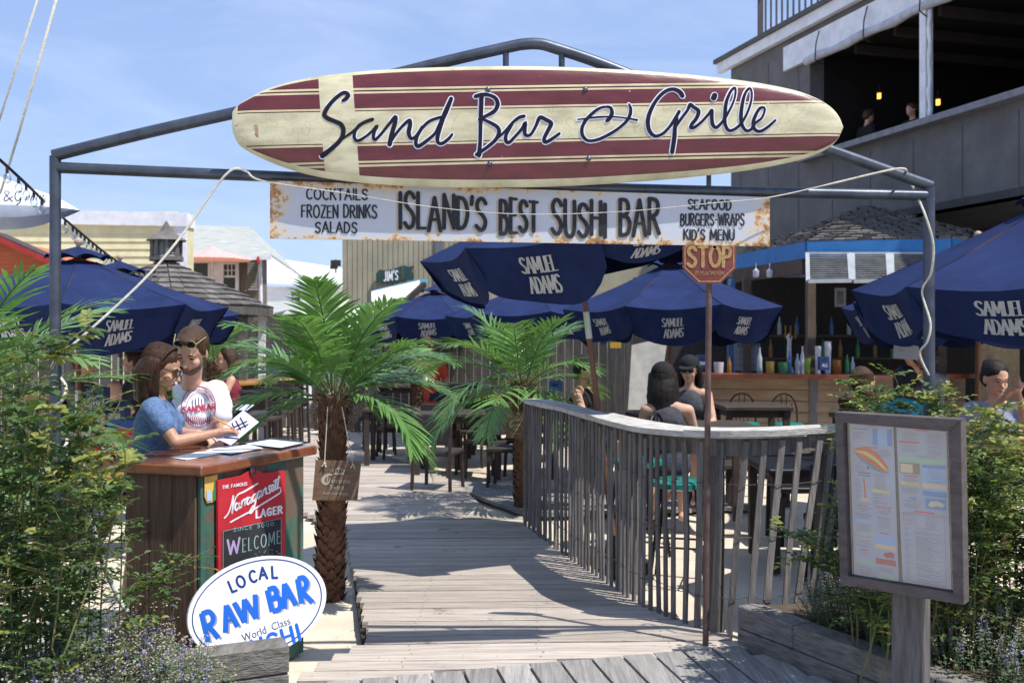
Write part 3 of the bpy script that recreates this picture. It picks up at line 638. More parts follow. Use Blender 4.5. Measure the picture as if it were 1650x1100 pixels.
# ropes
ROPE = M('pale_rope', (.42, .40, .33), (.60, .57, .48), rough=.9, scale=30, bump=.5, bscale=200)
ROPE_D = M('grey_rope', (.40, .42, .38), (.55, .56, .52), rough=.9, scale=30, bump=.4, bscale=200)
def rope(name, label, pts, r, mat_=ROPE, twist=True):
    m_ = MB(); pp = smooth_line([tuple(p) for p in pts], 8); r = r if not isinstance(r, tuple) else [r[min(i//8, len(r)-1)] for i in range(len(pp))]; m_.tube(pp, r, 7)
    if twist:
        pass
    o = m_.build(name, mat_, smooth='all'); tag(o, label, 'rope'); return o
rope('rope', 'pale rope slung across the gate under the surfboard from the left bush',
     [P(112, 560, 4.2), P(180, 500, 4.3), P(245, 437, 4.4), P(300, 370, 4.5), P(345, 305, 4.55), P(368, 278, 4.56), P(382, 272, 4.57), P(398, 277, 4.58), P(425, 292, 4.54), P(560, 312, 4.5), P(700, 334, 4.5), P(840, 345, 4.55), P(1000, 341, 4.62), P(1150, 327, 4.7), P(1240, 318, 4.8), P(1340, 296, 4.85), P(1420, 277, 4.88), P(1456, 272, 4.9), P(1463, 285, 5.05), P(1475, 310, 5.02), P(1492, 350, 4.93), P(1504, 395, 4.92), P(1500, 440, 4.95), P(1486, 470, 5.0), P(1499, 520, 4.93), P(1494, 550, 4.92), P(1482, 570, 4.95), P(1497, 605, 4.93)], (.0058, .0058, .0058, .0058, .0058, .0058, .0058, .005, .0028, .0020, .0018, .0018, .0018, .0020, .0030, .005, .0058)+(.006,)*13)
rope('rope', 'cream rope wound down the left gate post behind the bush',
     [P(112, 560, 4.2), P(100, 566, 4.42), P(84, 590, 4.55), P(90, 600, 4.64), P(106, 622, 4.55), P(100, 645, 4.5), P(82, 662, 4.56), P(95, 690, 4.65), P(108, 710, 4.55), P(96, 730, 4.5), P(80, 745, 4.58)], .0075)

# ================================================================ stop sign on a pole in front of the fence
RPIPE = M('rusty_brown_pipe', (.085, .055, .05), (.16, .10, .085), rough=.6, metal=.3, scale=14, bump=.3)
stop = thing('stop_sign', 'small faded red octagonal stop sign on a thin rusty pole before the fence', 'sign', (1.05, 5.35, 0))
m_ = MB(); m_.tube([P(1137, 1040, 5.36), P(1139, 800, 5.40), P(1143, 420, 5.40)], .0165, 10); m_.build('pole', RPIPE, stop, smooth=True)
SP = Plane(P(1143, 415, 5.37), (0.0, -1, 0))
oc = [(1143+46.5*math.cos(R(22.5+45*k)), 415+45.5*math.sin(R(22.5+45*k))) for k in range(8)]
REDS = M('faded_stop_red', (.14, .032, .038), (.21, .055, .055), rough=.6, scale=10, bump=.2, patch=((.30, .14, .06), .63, 16))
m_ = MB(); m_.prism([SP.hit(*q) for q in oc], (0, .004, 0)); m_.build('panel', REDS, stop)
GOLD = M('worn_gold_paint', (.26, .13, .05), (.50, .37, .17), rough=.7, scale=60, bump=0)
m_ = MB(); sm = lambda x, y, o: SP.hit(x, y, o)
pp = [(1143+42.5*math.cos(R(22.5+45*k)), 415+41.5*math.sin(R(22.5+45*k))) for k in range(9)]
ribbon(m_, pp, 1.8, sm, .0015, cap=False)
brush_text(m_, 'STOP', (1108, 1177, 429, 429, 31, 31), sm, .0025, 5.5, gap=.2)
type_text(m_, "IT'S YOUR TIME NOW", (1120, 1167, 443, 443, 6.5, 6.5), sm, .002)
m_.build('lettering', GOLD, stop)
# ================================================================ buildings
def vbox(mb, a, b, z0, z1, th, mi=0, off=0):
    """wall slab between plan points a and b (thickness th behind the line, off in front)"""
    a, b = Vector((a[0], a[1], 0)), Vector((b[0], b[1], 0)); d = (b-a).normalized(); n = Vector((d.y, -d.x, 0)); n = n if n.dot(Vector((0, 0, 0))-(a+b)/2) > 0 else -n
    c = (a+b)/2-n*(th/2-off); rot = Matrix((d, Vector((-d.y, d.x, 0)), Vector((0, 0, 1)))).transposed()
    mb.box(c+Vector((0, 0, (z0+z1)/2)), ((b-a).length, th, z1-z0), rot, mi)
GREYB = M('grey_brown_siding', (.108, .105, .106), (.142, .137, .137), rough=.85, scale=2, bump=.2, bscale=30)
WTRIM = M('white_trim_paint', (.62, .64, .68), (.74, .75, .78), rough=.6, scale=4, bump=.1)
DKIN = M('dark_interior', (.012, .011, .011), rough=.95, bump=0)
RAILG = M('dark_rail_paint', (.09, .085, .085), rough=.7, bump=.1)
GLASS = M('window_glass', (.03, .04, .05), rough=.08, bump=0, spec=.8)
K_ = 1.2
def fw(D): D = D/K_; return Vector(((3.96+.296*(18-D))*K_, D*K_, 0))       # facade line of the right building at depth D
zs = lambda z: H+(z-H)*K_
bld = thing('grey_building', 'large two-storey grey-brown bar building with open upper balcony on the right', 'building', fw(21.6))
A_, B_ = fw(21.6), fw(9.0)
zl, zsill, zop, zr = zs(3.3), zs(4.42), zs(5.95), zs(6.55)
D_open = 16.4*K_/1.0
D_open = 15.6*K_
m_ = MB(); vbox(m_, A_, fw(D_open), zl-1.9, zr, .3); 
vbox(m_, fw(D_open), B_, zl, zsill, .3); m_.build('wall', GREYB, bld)
fd = (B_-A_).normalized(); fn = Vector((fd.y, -fd.x, 0)); fn = fn if fn.x < 0 else -fn
m_ = MB(); vbox(m_, fw(D_open-.01), B_, zop+.1, zr, .25); m_.build('header_wall', GREYB, bld)
for k in range(7):
    D = D_open-.8-k*1.05
    if D < 9.5: break
    m_ = MB(); p = fw(D)+Vector((0, 0, zop+.08)); m_.beam(p-fn*.4, p-fn*5.8, .08, .16); m_.build('ceiling_beam', M('dim_beam', (.05, .042, .036), rough=.9), bld)
# siding seams
for k in range(12):
    D = 21.2-k*1.05
    if D < 9.4: break
    m_ = MB(); z1 = zr-.3 if D > D_open else zsill-.14; vbox(m_, fw(D), fw(D-.02), zl+.01 if D <= D_open else zl-1.85, z1, .01, off=.006); m_.build('siding_seam', RAILG, bld)
# end wall facing the viewer's left, rear block
m_ = MB(); back = -fn*9
m_.add([A_+Vector((0, 0, 0)), A_+back, A_+back+Vector((0, 0, zr)), A_+Vector((0, 0, zr))], [(0, 1, 2, 3)]); m_.build('rear_wall', GREYB, bld)
# interior of the balcony: floor, ceiling, back wall, side wall
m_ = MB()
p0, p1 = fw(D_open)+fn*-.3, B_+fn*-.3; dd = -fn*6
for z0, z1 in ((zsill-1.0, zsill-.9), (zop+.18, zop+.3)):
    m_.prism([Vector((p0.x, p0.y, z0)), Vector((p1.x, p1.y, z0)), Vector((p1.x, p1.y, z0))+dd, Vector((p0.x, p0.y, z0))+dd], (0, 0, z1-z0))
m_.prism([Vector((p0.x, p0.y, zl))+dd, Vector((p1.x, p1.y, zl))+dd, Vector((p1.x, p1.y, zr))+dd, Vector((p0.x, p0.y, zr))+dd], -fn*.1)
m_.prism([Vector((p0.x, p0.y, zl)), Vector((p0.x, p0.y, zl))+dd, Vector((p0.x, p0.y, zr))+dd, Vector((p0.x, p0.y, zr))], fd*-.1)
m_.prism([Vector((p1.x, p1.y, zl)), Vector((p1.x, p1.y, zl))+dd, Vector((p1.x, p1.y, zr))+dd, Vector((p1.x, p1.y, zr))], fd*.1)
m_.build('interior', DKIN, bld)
# underside / lower storey recess
m_ = MB(); m_.prism([fw(D_open)+Vector((0, 0, zl)), B_+Vector((0, 0, zl)), B_+dd*1.4+Vector((0, 0, zl)), fw(D_open)+dd*1.4+Vector((0, 0, zl))], (0, 0, .12)); m_.build('soffit', GREYB, bld)
# sill cap, fascia, upper trim, white post, canvas roll
m_ = MB(); a, b = fw(D_open+.1), B_; m_.beam(a+fn*.06+Vector((0, 0, zsill+.04)), b+fn*.06+Vector((0, 0, zsill+.04)), .3, .1); m_.build('sill', M('grey_sill', (.16, .165, .18), (.24, .24, .26), rough=.8, bump=.3), bld)
m_ = MB(); m_.beam(A_+fn*.10-fd*.35+Vector((0, 0, zr+.04)), B_+fn*.10+Vector((0, 0, zr+.04)), .12, .22); m_.build('fascia', WTRIM, bld)
m_ = MB(); m_.beam(A_+fn*.02-fd*.4+Vector((0, 0, zr+.19)), B_+fn*.02+Vector((0, 0, zr+.19)), .4, .09); m_.build('roof_edge', RAILG, bld)
aa = fw(D_open+.75)
m_ = MB(); m_.beam(aa+fn*.05+Vector((0, 0, zop+.28)), B_+fn*.05+Vector((0, 0, zop+.28)), .08, .46); m_.build('header_board', WTRIM, bld)
m_ = MB(); a = fw(D_open-.02)+fn*.10+Vector((0, 0, zop+.02)); b = B_+fn*.10+Vector((0, 0, zop+.02))
m_.tube([a.lerp(b, i/24)+Vector((0, 0, .02*math.sin(i*1.9))) for i in range(25)], [.075+.012*math.sin(i*2.3) for i in range(25)], 10); m_.build('rolled_awning', M('grey_canvas', (.36, .38, .43), (.5, .52, .57), rough=.8, scale=5), bld, smooth='all')
for k in range(5):
    D = D_open-.5-k*1.35; p = fw(D)+fn*.10; m_ = MB(); m_.tube([p+Vector((0, 0, zop+.45))+fn*.05, p+Vector((0, 0, zop+.2))+fn*.12, p+Vector((0, 0, zop-.08))+fn*.14, p+Vector((0, 0, zop-.16))], .012, 5); m_.build('awning_strap', DARK, bld)
pp = Vector((0, 0, 0))
# white post placed on the facade line where the photo shows it
for px in (1494,):
    u = (px-825)/F; D = (3.96+.296*18)*K_/(u+.296); p = fw(D); m_ = MB(); m_.beam(p+fn*.02+Vector((0, 0, zsill+.09)), p+fn*.02+Vector((0, 0, zop+.06)), .14, .14, up=tuple(fn)); m_.build('post', WTRIM, bld)
    m_ = MB(); q = fw(D-.12)+fn*.06; m_.tube([q+Vector((.01*math.sin(i*1.3), 0, zsill+.1+(zop-zsill-.15)*i/16)) for i in range(17)], [.035+.008*math.sin(i*2.1) for i in range(17)], 7); m_.build('rolled_curtain', WTRIM, bld, smooth='all')
# roof terrace railing
u = (1200-825)/F; D0 = (3.96+.296*18)*K_/(u+.296)-.2
zb = zr+.30
m_ = MB(); m_.beam(fw(D0)+fn*-.25+Vector((0, 0, zb+.06)), B_+fn*-.25+Vector((0, 0, zb+.06)), .05, .09); m_.build('bottom_rail', RAILG, bld)
m_ = MB(); m_.beam(fw(D0)+fn*-.25+Vector((0, 0, zb+1.1)), B_+fn*-.25+Vector((0, 0, zb+1.1)), .09, .05); m_.build('top_rail', RAILG, bld)
D = D0; k = 0
while D > 11.0:
    p = fw(D)+fn*-.25; m_ = MB(); w_ = .1 if k % 12 == 0 else .035; m_.beam(p+Vector((0, 0, zb-.1 if k % 12 == 0 else zb+.08)), p+Vector((0, 0, zb+(1.2 if k % 12 == 0 else 1.08))), w_, w_, up=(1, 0, 0)); m_.build('post' if k % 12 == 0 else 'baluster', RAILG, bld); D -= .20; k += 1
# hanging lamps behind the balcony opening (lit in the photo)
LAMP = M('lamp_glow', (.9, .5, .15), rough=.5, bump=0, emit=((1, .45, .08), 2.2))
for (px, py, D) in ((1416.5, 155, 18.5), (1511.5, 165, 17.5)):
    t = thing('hanging_lantern', 'small lit lantern hanging inside the dark balcony, '+('left of' if px < 1450 else 'right of')+' the white post', 'lantern', P(px, py, D), group='balcony lanterns')
    m_ = MB(); m_.box(P(px, py, D), (.055, .055, .1)); m_.build('glass', LAMP, t)
    m_ = MB(); m_.box(P(px, py-6.5, D), (.08, .08, .03)); m_.tube([P(px, py-7, D), P(px, py-20, D)], .008, 5); m_.build('cap', DARK, t)
# plastered/board lower-floor wall recessed under the balcony (behind the bar)
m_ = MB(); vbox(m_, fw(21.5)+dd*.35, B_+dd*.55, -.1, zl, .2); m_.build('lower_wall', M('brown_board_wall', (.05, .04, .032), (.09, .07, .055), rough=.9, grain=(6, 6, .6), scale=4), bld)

# --- yellow clapboard house (left background)
YEL = M('pale_yellow_clapboard', (.60, .54, .32), (.68, .62, .39), rough=.7, scale=3, bump=.1)
yh = thing('yellow_house', 'pale yellow clapboard house with white corner trim behind the left parasols', 'house', P(210, 545, 22)+Vector((0, 0, -H)))
D = 22; xl, xr = P(-160, 0, D).x, P(301, 0, D).x; ztop = P(0, 348, D).z
dz = 12*D/F; z = 0.0; k = 0
cb = MB(); cb.add([(0, 0, 0), (1, 0, 0), (1, .022, 1), (0, .022, 1), (0, .03, 0), (1, .03, 0)], [(0, 1, 2, 3), (0, 4, 5, 1)]); cbm = None
def boards(parent, xl, xr, y, z0, z1, dz, mat_):
    cb = MB(); cb.add([(0, -.03, 0), (1, -.03, 0), (1, -.004, 1), (0, -.004, 1), (0, 0, 0), (1, 0, 0)], [(0, 1, 2, 3), (0, 4, 5, 1)])
    o = cb.build('clapboard', mat_, parent, world=False); n = int((z1-z0)/dz)+1
    for i in range(n):
        c = o if i == 0 else o.copy()
        if i: COL.objects.link(c); c.parent = parent
        c.location = Vector((xl, y, z0+i*dz))-parent.location; c.scale = (xr-xl, 1, dz)
boards(yh, xl, xr-.2, D, 0, ztop-.02, dz, YEL)
m_ = MB(); m_.box(((xl+xr)/2, D+.25, ztop/2), (xr-xl-.01, .48, ztop)); m_.build('wall', YEL, yh)
m_ = MB(); m_.box((xr-.13, D-.025, ztop/2), (.27, .06, ztop)); m_.build('corner_trim', WTRIM, yh)
m_ = MB(); zz = P(0, 335, D).z; m_.add([(xl, D-.1, ztop-.12), (xr+.03, D-.1, ztop-.24), (xr+.03, D-.1, zz-.12), (xl, D-.1, zz+.02), (xl, D+.5, ztop-.12), (xr+.03, D+.5, ztop-.24), (xr+.03, D+.5, zz-.12), (xl, D+.5, zz+.02)], [(0, 1, 2, 3), (4, 7, 6, 5), (3, 2, 6, 7), (0, 4, 5, 1), (1, 5, 6, 2), (0, 3, 7, 4)]); m_.build('frieze_trim', WTRIM, yh)

# --- grey-roofed shingled house with windows
GROOF = M('pale_grey_roof_shingles', (.30, .31, .29), (.40, .41, .38), rough=.9, scale=3, grain=(1, 1, 8), bump=.4, bscale=8)
SHN = M('brown_shingle_wall', (.10, .085, .075), (.17, .14, .12), rough=.9, scale=3, grain=(5, 5, 1), bump=.5, bscale=10)
hh = thing('shingle_house', 'brown shingled house with pale grey roof and white framed windows beyond the gazebo', 'house', P(360, 545, 26)+Vector((0, 0, -H)))
D = 26
m_ = MB(); x0, x1 = P(285, 0, D).x, P(418, 0, D).x; m_.box(((x0+x1)/2, D+.4, P(0, 412, D).z/2), (x1-x0, .8, P(0, 412, D).z)); m_.build('wall', SHN, hh)
m_ = MB(); q = [P(285, 416, D-.4), P(436, 413, D-.4), P(402, 368, D+2.6), P(285, 364, D+2.6)]; m_.prism(q, (0, .1, .05)); m_.prism([P(436, 413, D-.4), P(402, 368, D+2.6), P(402, 368, D+2.6)+Vector((.8, 3.2, -1.2))], (0, .1, .05)); m_.build('roof', GROOF, hh)
m_ = MB(); m_.beam(P(284, 418.5, D-.45), P(437, 415.5, D-.45), .12, .09); m_.tube([P(419, 418, D-.2), P(421, 520, D-.2)], .05, 6); m_.build('gutter', WTRIM, hh)
def window(parent, px0, py0, px1, py1, D, fr, muntin=True):
    m_ = MB(); a, b = P(px0, py0, D), P(px1, py1, D); w_ = fr
    for (u0, v0, u1, v1) in ((a.x-w_, b.z-w_, a.x, a.z+w_), (b.x, b.z-w_, b.x+w_, a.z+w_), (a.x, a.z, b.x, a.z+w_), (a.x, b.z-w_, b.x, b.z)): m_.box(((u0+u1)/2, D-.03, (v0+v1)/2), (u1-u0, .06, v1-v0))
    m_.box(((a.x+b.x)/2, D-.015, (a.z+b.z)/2), (b.x-a.x, .025, .05))
    if muntin:
        for k in (1, 2): m_.box((a.x+(b.x-a.x)*k/3, D-.012, (a.z*3+b.z)/4), (.02, .02, (a.z-b.z)/2))
        m_.box(((a.x+b.x)/2, D-.0125, a.z-(a.z-b.z)*.25), (b.x-a.x, .02, .02))
    o = m_.build('window', WTRIM, parent); m_ = MB(); m_.box(((a.x+b.x)/2, D-.004, (a.z+b.z)/2), (b.x-a.x, .006, a.z-b.z)); m_.build('pane', GLASS, o)
window(hh, 361, 426, 380, 465, D, .09); window(hh, 308, 424, 336, 470, D, .07, False)
m_ = MB(); m_.box(P(350, 450, D-.02), (.28, .05, 1.3)); m_.build('wall_trim', WTRIM, hh)
m_ = MB()
for k in range(11): a = P(399, 424+k*4.2, D-.04); m_.beam(a, a+Vector((.26, 0, 0)), .03, .045)
m_.build('shutter', WTRIM, hh)
fl = thing('furled_flag', 'dark furled flag with a red tip on a slanted staff beside the shutter', 'flag', P(398, 465, D-.3))
m_ = MB(); m_.tube([P(397, 466, D-.35), P(404, 450, D-.6), P(411, 432, D-.8), P(416, 418, D-.9)], [.04, .12, .09, .02], 7); m_.build('cloth', M('dark_flag_cloth', (.10, .05, .04), (.08, .14, .10), scale=9), fl, smooth='all')
m_ = MB(); m_.tube([P(396, 468, D-.33), P(418, 416, D-.92)], .018, 6); m_.build('staff', WTRIM, fl)
m_ = MB(); m_.ball(P(416, 420, D-.92), (.05, .05, .12)); m_.build('tip', M('red_cloth', (.4, .04, .03)), fl)
# --- far white roofs
far = thing('white_house', 'low white house with pale grey roof in the far centre behind the palms', 'house', P(490, 545, 40)+Vector((0, 0, -H)))
D = 40
m_ = MB(); x0, x1 = P(421, 0, D).x, P(556, 0, D).x; zt = P(0, 462, D).z; m_.box(((x0+x1)/2, D+3, zt/2), (x1-x0, 6, zt)); m_.build('wall', WTRIM, far)
m_ = MB(); m_.prism([P(420, 456, D-.4), P(556, 462, D-.4), P(556, 436, D+3), P(420, 416, D+3)], (0, .1, .1)); m_.build('roof', M('far_white_roof', (.48, .50, .50), (.58, .6, .6), rough=.8), far)
window(far, 470, 470, 484, 486, D-.01, .1)
for (a, b, c, lbl) in ((425, 515, 32, 'small grey shed roof left of the middle palm'),):
    t = thing('shed', lbl, 'shed', P((a+b)/2, 545, c)+Vector((0, 0, -H))); m_ = MB(); x0, x1 = P(a, 0, c).x, P(b, 0, c).x; zt = P(0, 506, c).z; m_.box(((x0+x1)/2, c+1.5, zt/2), (x1-x0, 3, zt)); m_.build('wall', GREYB, t)
    m_ = MB(); m_.prism([P(a-4, 508, c-.3), P(b+4, 504, c-.3), P(b-4, 486, c+1.5), P(a+6, 488, c+1.5)], (0, .1, .06)); m_.build('roof', GROOF, t)
# rooftop vent silhouettes / antenna
an = thing('weather_vane', 'tiny dark weather vane standing on the far white roof', 'vane', P(541, 436, 39)); m_ = MB(); m_.tube([P(541, 440, 39), P(541, 418, 39)], .03, 5); m_.box(P(541, 424, 39), (.4, .04, .25)); m_.box(P(538, 431, 39), (.3, .04, .12)); m_.build('vane', DARK, an)

# --- tan building with vertical siding in the centre
TAN = M('tan_vertical_siding', (.30, .27, .19), (.36, .33, .235), rough=.85, scale=2, bump=.1)
tb = thing('tan_building', 'tan building with vertical board siding behind the parasols in the centre', 'building', P(680, 545, 21)+Vector((0, 0, -H)))
D = 21; x0, x1 = P(552, 0, D).x, P(1290, 0, D).x; zt = P(0, 372, D).z
m_ = MB(); m_.box(((x0+x1)/2, D+3, zt/2), (x1-x0, 6, zt)); m_.build('wall', TAN, tb)
wd = 8.2*D/F; n = int((P(760, 0, D).x-x0)/wd)
vb = MB(); vb.add([(0, -.018, 0), (1, -.018, 0), (1, -.018, 1), (0, -.018, 1), (0, 0, 0), (1, 0, 0), (1, 0, 1), (0, 0, 1)], [(0, 1, 2, 3), (0, 4, 5, 1), (1, 5, 6, 2), (3, 2, 6, 7), (0, 3, 7, 4)])
o0 = vb.build('siding_board', TAN, tb, world=False)
for i in range(n):
    c = o0 if i == 0 else o0.copy()
    if i: COL.objects.link(c); c.parent = tb
    c.location = Vector((x0+i*wd, D, 1.2))-tb.location; c.scale = (wd-.014, 1, zt-1.22)
m_ = MB(); m_.box((P(708, 0, D).x, D-.04, zt/2+.5), (.16, .06, zt-1.1)); m_.build('downpipe', M('grey_metal', (.14, .16, .19)), tb)
# green shaped sign JIM'S
jg = M('dark_green_sign', (.02, .05, .045), (.03, .07, .06), rough=.5)
js = thing('shop_sign', 'dark green scroll shaped sign lettered JIM\'S on the tan wall', 'sign', P(637, 442, D-.1))
JP = Plane((0, D-.12, 0), (0, -1, 0)); jm = lambda x, y, o: JP.hit(x, y, o)
m_ = MB(); m_.prism([jm(x, y, .02) for x, y in ((606, 440), (612, 434), (622, 436), (632, 434), (648, 428), (648, 452), (630, 456), (606, 455))], (0, .06, 0)); m_.build('panel', jg, js)
m_ = MB(); m_.prism([jm(x, y, .03) for x, y in ((650, 427), (658, 430), (667, 428), (663, 436), (667, 444), (664, 454), (656, 450), (650, 452))], (0, .06, 0)); m_.build('scroll_end', jg, js)
m_ = MB(); brush_text(m_, "JIM'S", (619, 641, 453, 450, 15, 14), jm, .035, 2, gap=.3); m_.build('lettering', WTRIM, js)
# teal and white awning next to it
aw = thing('roof_awning', 'teal and white sloping roof beside the JIM\'S sign', 'awning', P(640, 480, 18))
TEAL = M('teal_roof', (.05, .17, .24), (.07, .22, .30), rough=.7)
m_ = MB(); m_.prism([P(600, 474, 19), P(672, 456, 19), P(690, 456, 19.4), P(640, 470, 20.4)], (0, .08, .08)); m_.build('upper_slope', TEAL, aw)
m_ = MB(); m_.prism([P(598, 520, 17.8), P(618, 516, 17.8), P(676, 458, 18.9), P(598, 476, 18.9)], (0, .05, .08)); m_.build('lower_slope', WTRIM, aw)
m_ = MB(); m_.beam(P(618, 518, 17.7), P(684, 458, 18.8), .08, .1); m_.build('edge_beam', DARK, aw)

# --- grey board wall around the terrace in the distance
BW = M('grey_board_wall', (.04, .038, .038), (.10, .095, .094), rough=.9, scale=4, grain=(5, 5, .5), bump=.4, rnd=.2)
def board_wall(label, a, b, z1, wd=.15):
    t = thing('board_wall', label, 'wall', (Vector((a[0], a[1], 0))+Vector((b[0], b[1], 0)))/2); a = Vector((*a, 0)); b = Vector((*b, 0)); L = (b-a).length; n = int(L/wd); d = (b-a)/n
    m_ = MB(); m_.box((0, 0, .5), (1, .025, 1)); o0 = m_.build('board', BW, t, world=False)
    for i in range(n):
        c = o0 if i == 0 else o0.copy()
        if i: COL.objects.link(c); c.parent = t
        c.location = a+d*(i+.5)-t.location+Vector((0, 0, -.12)); c.rotation_euler = (0, 0, math.atan2(d.y, d.x)); c.scale = (wd-.012, 1+random.random()*.5, z1+.12+random.uniform(-.03, .03))
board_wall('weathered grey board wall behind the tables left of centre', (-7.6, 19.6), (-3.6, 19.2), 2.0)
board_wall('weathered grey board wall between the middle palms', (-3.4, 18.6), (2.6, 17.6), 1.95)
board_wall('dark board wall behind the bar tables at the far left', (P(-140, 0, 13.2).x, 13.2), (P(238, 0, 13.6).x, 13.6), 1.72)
wp = thing('leaning_panel', 'white slanted panel leaning on the grey wall behind the seated women', 'panel', P(1040, 620, 14.2)); m_ = MB()
m_.prism([P(1012, 660, 14), P(1060, 660, 14), P(1076, 543, 14.4), P(1018, 556, 14.4)], (0, .05, 0)); m_.build('panel', M('off_white_panel', (.26, .255, .23), (.34, .33, .30)), wp)

# --- gazebo with cupola
SHK = M('dark_wood_shakes', (.075, .068, .062), (.17, .155, .145), rough=.9, scale=5, bump=.6, bscale=15, rnd=.3)
gz = thing('gazebo', 'octagonal gazebo with a dark shake roof and little louvred cupola', 'gazebo', P(268, 545, 15.5)+Vector((0, 0, -H)))
gc = P(268, 545, 15.5); gc.z = 0; gr = 1.62; ze = P(0, 492, 14.6).z; za = P(0, 418, 15.5).z
def gzp(a, r, z): return gc+Vector((math.cos(R(a))*r, math.sin(R(a))*r, z))
m_ = MB(); ringp = [gzp(22.5+45*k, gr, ze) for k in range(8)]
for k in range(8): m_.add([ringp[k], ringp[(k+1) % 8], gc+Vector((0, 0, za))], [(0, 1, 2)])
m_.build('roof_deck', DARK, gz)
shk = None
for k in range(8):
    a, b = ringp[k], ringp[(k+1) % 8]; mid = (a+b)/2
    if mid.y > gc.y+.9: continue
    ap = gc+Vector((0, 0, za)); nrm = (b-a).cross(ap-a).normalized(); nrm = nrm if nrm.z > 0 else -nrm
    rows = 9
    for r_ in range(rows):
        t0, t1 = r_/rows, (r_+1.25)/rows; t1 = min(t1, 1); L = (b-a).length*(1-t0); n = max(1, int(L/.17)); 
        for j in range(n):
            u0, u1 = j/n, (j+1)/n; gap = .004
            q = [a.lerp(b, u0).lerp(ap, t0), a.lerp(b, u1).lerp(ap, t0), a.lerp(b, u1).lerp(ap, t1), a.lerp(b, u0).lerp(ap, t1)]
            dx = (q[1]-q[0]).normalized()*gap; lift = nrm*random.uniform(.028, .045); dn = (q[0]-q[3]).normalized()*random.uniform(0, .02)
            m_ = MB(); m_.add([q[0]+dx+lift+dn, q[1]-dx+lift+dn, q[2]-dx+nrm*.004, q[3]+dx+nrm*.004, q[0]+dx+dn+nrm*.002, q[1]-dx+dn+nrm*.002], [(0, 1, 2, 3), (0, 4, 5, 1), (1, 5, 2), (0, 3, 4)]); m_.build('shake', SHK, gz)
m_ = MB()
for k in range(8): m_.beam(ringp[k]+Vector((0, 0, -.07)), ringp[(k+1) % 8]+Vector((0, 0, -.07)), .04, .12)
m_.build('eave_beam', SHK, gz)
for k in range(8): m_ = MB(); p = gzp(22.5+45*k, gr-.16, 0); m_.box(p+Vector((0, 0, ze/2-.05)), (.1, .1, ze-.1)); m_.build('post', SHK if k % 2 else WTRIM, gz)
cup = MB(); cr_ = .21
zc0, zc1, zc2 = P(0, 410, 15.5).z-.1, P(0, 386, 15.5).z, P(0, 372, 15.5).z+.1
for k in range(8):
    a_, b_ = 22.5+45*k, 67.5+45*k
    cup.beam(gzp(a_, cr_, zc0), gzp(a_, cr_, zc1), .05, .05, up=(1, 0, 0))
cup.lathe([(cr_+.06, zc0), (cr_+.06, zc0+.06), (cr_, zc0+.07)], gc, 8); o = cup.build('cupola', SHK, gz)
m_ = MB(); 
for i in range(6):
    z = zc0+.1+i*(zc1-zc0-.12)/6; m_.lathe([(cr_-.02, z), (cr_+.0, z-.03)], gc, 8)
m_.lathe([(cr_-.06, zc0), (cr_-.06, zc1)], gc, 8); m_.build('louvres', M('grey_louvre', (.2, .2, .2), (.3, .3, .29)), o)
m_ = MB(); m_.lathe([(cr_+.11, zc1-.02), (cr_*.55, zc1+.12), (.012, zc2+.05)], gc, 8); m_.build('cupola_roof', SHK, o)

# --- orange-red gable at the far left and white boat hull sign in front of it
og = thing('orange_gable', 'orange-red gabled stand with a dark roof edge at the far left', 'building', P(10, 545, 16)+Vector((0, 0, -H)))
ORG = M('orange_red_boards', (.50, .11, .045), (.62, .17, .07), rough=.7, grain=(1, 1, 8), scale=3)
D = 16; m_ = MB(); m_.prism([P(-90, 545, D), P(112, 470, D), P(86, 425, D), P(-4, 385, D), P(-90, 420, D)], (0, 3, 0)); m_.build('wall', ORG, og)
m_ = MB(); m_.beam(P(-6, 378, D-.2), P(128, 437, D-.2), .5, .09); m_.beam(P(-6, 378, D-.2), P(-90, 415, D-.2), .5, .09); m_.build('roof_edge', M('dark_roof_edge', (.07, .05, .05)), og)
m_ = MB(); m_.beam(P(-6, 383, D-.43), P(128, 443, D-.43), .05, .08); m_.build('red_trim', M('red_trim_paint', (.38, .03, .025)), og)
m_ = MB(); m_.prism([P(-90, 470, D-.5), P(120, 470, D-.5), P(112, 441, D-.1), P(-90, 441, D-.1)], (0, .06, 0)); m_.build('lower_roof', GROOF, og)

HULL = M('white_hull_paint', (.72, .74, .78), (.80, .82, .84), rough=.35, bump=.05); HULL2 = M('blue_grey_hull_paint', (.34, .39, .47), (.40, .45, .53), rough=.35, bump=.05)
D = 9.5; bs = thing('boat_sign', 'white and grey boat hull sign lettered & Grille hanging at the far left', 'sign', P(-60, 330, D))
topc = [(-260, 255), (-120, 268), (-20, 280), (40, 300), (90, 318), (126, 338)]
midc = [(-260, 330), (-120, 332), (-20, 333), (40, 334), (90, 336), (126, 338.5)]
botc = [(-260, 378), (-120, 374), (-20, 370), (40, 367), (90, 354), (126, 339)]
T_, M2, B2 = [smooth_line(c, 5) for c in (topc, midc, botc)]
m_ = MB(); n = len(T_); vs = []
for i in range(n):
    u = i/(n-1); th = .35*math.sqrt(max(0, 1-u**2.2))+.01
    a, b, c = P(T_[i].x, T_[i].y, D), P(M2[i].x, M2[i].y, D), P(B2[i].x, B2[i].y, D)
    vs += [a+Vector((0, .02, 0)), a.lerp(b, .5)+Vector((0, -th*.35, 0)), b+Vector((0, -th*.5, 0)), b.lerp(c, .55)+Vector((0, -th*.42, 0)), c+Vector((0, .04, 0)), b+Vector((0, th*.9, 0))]
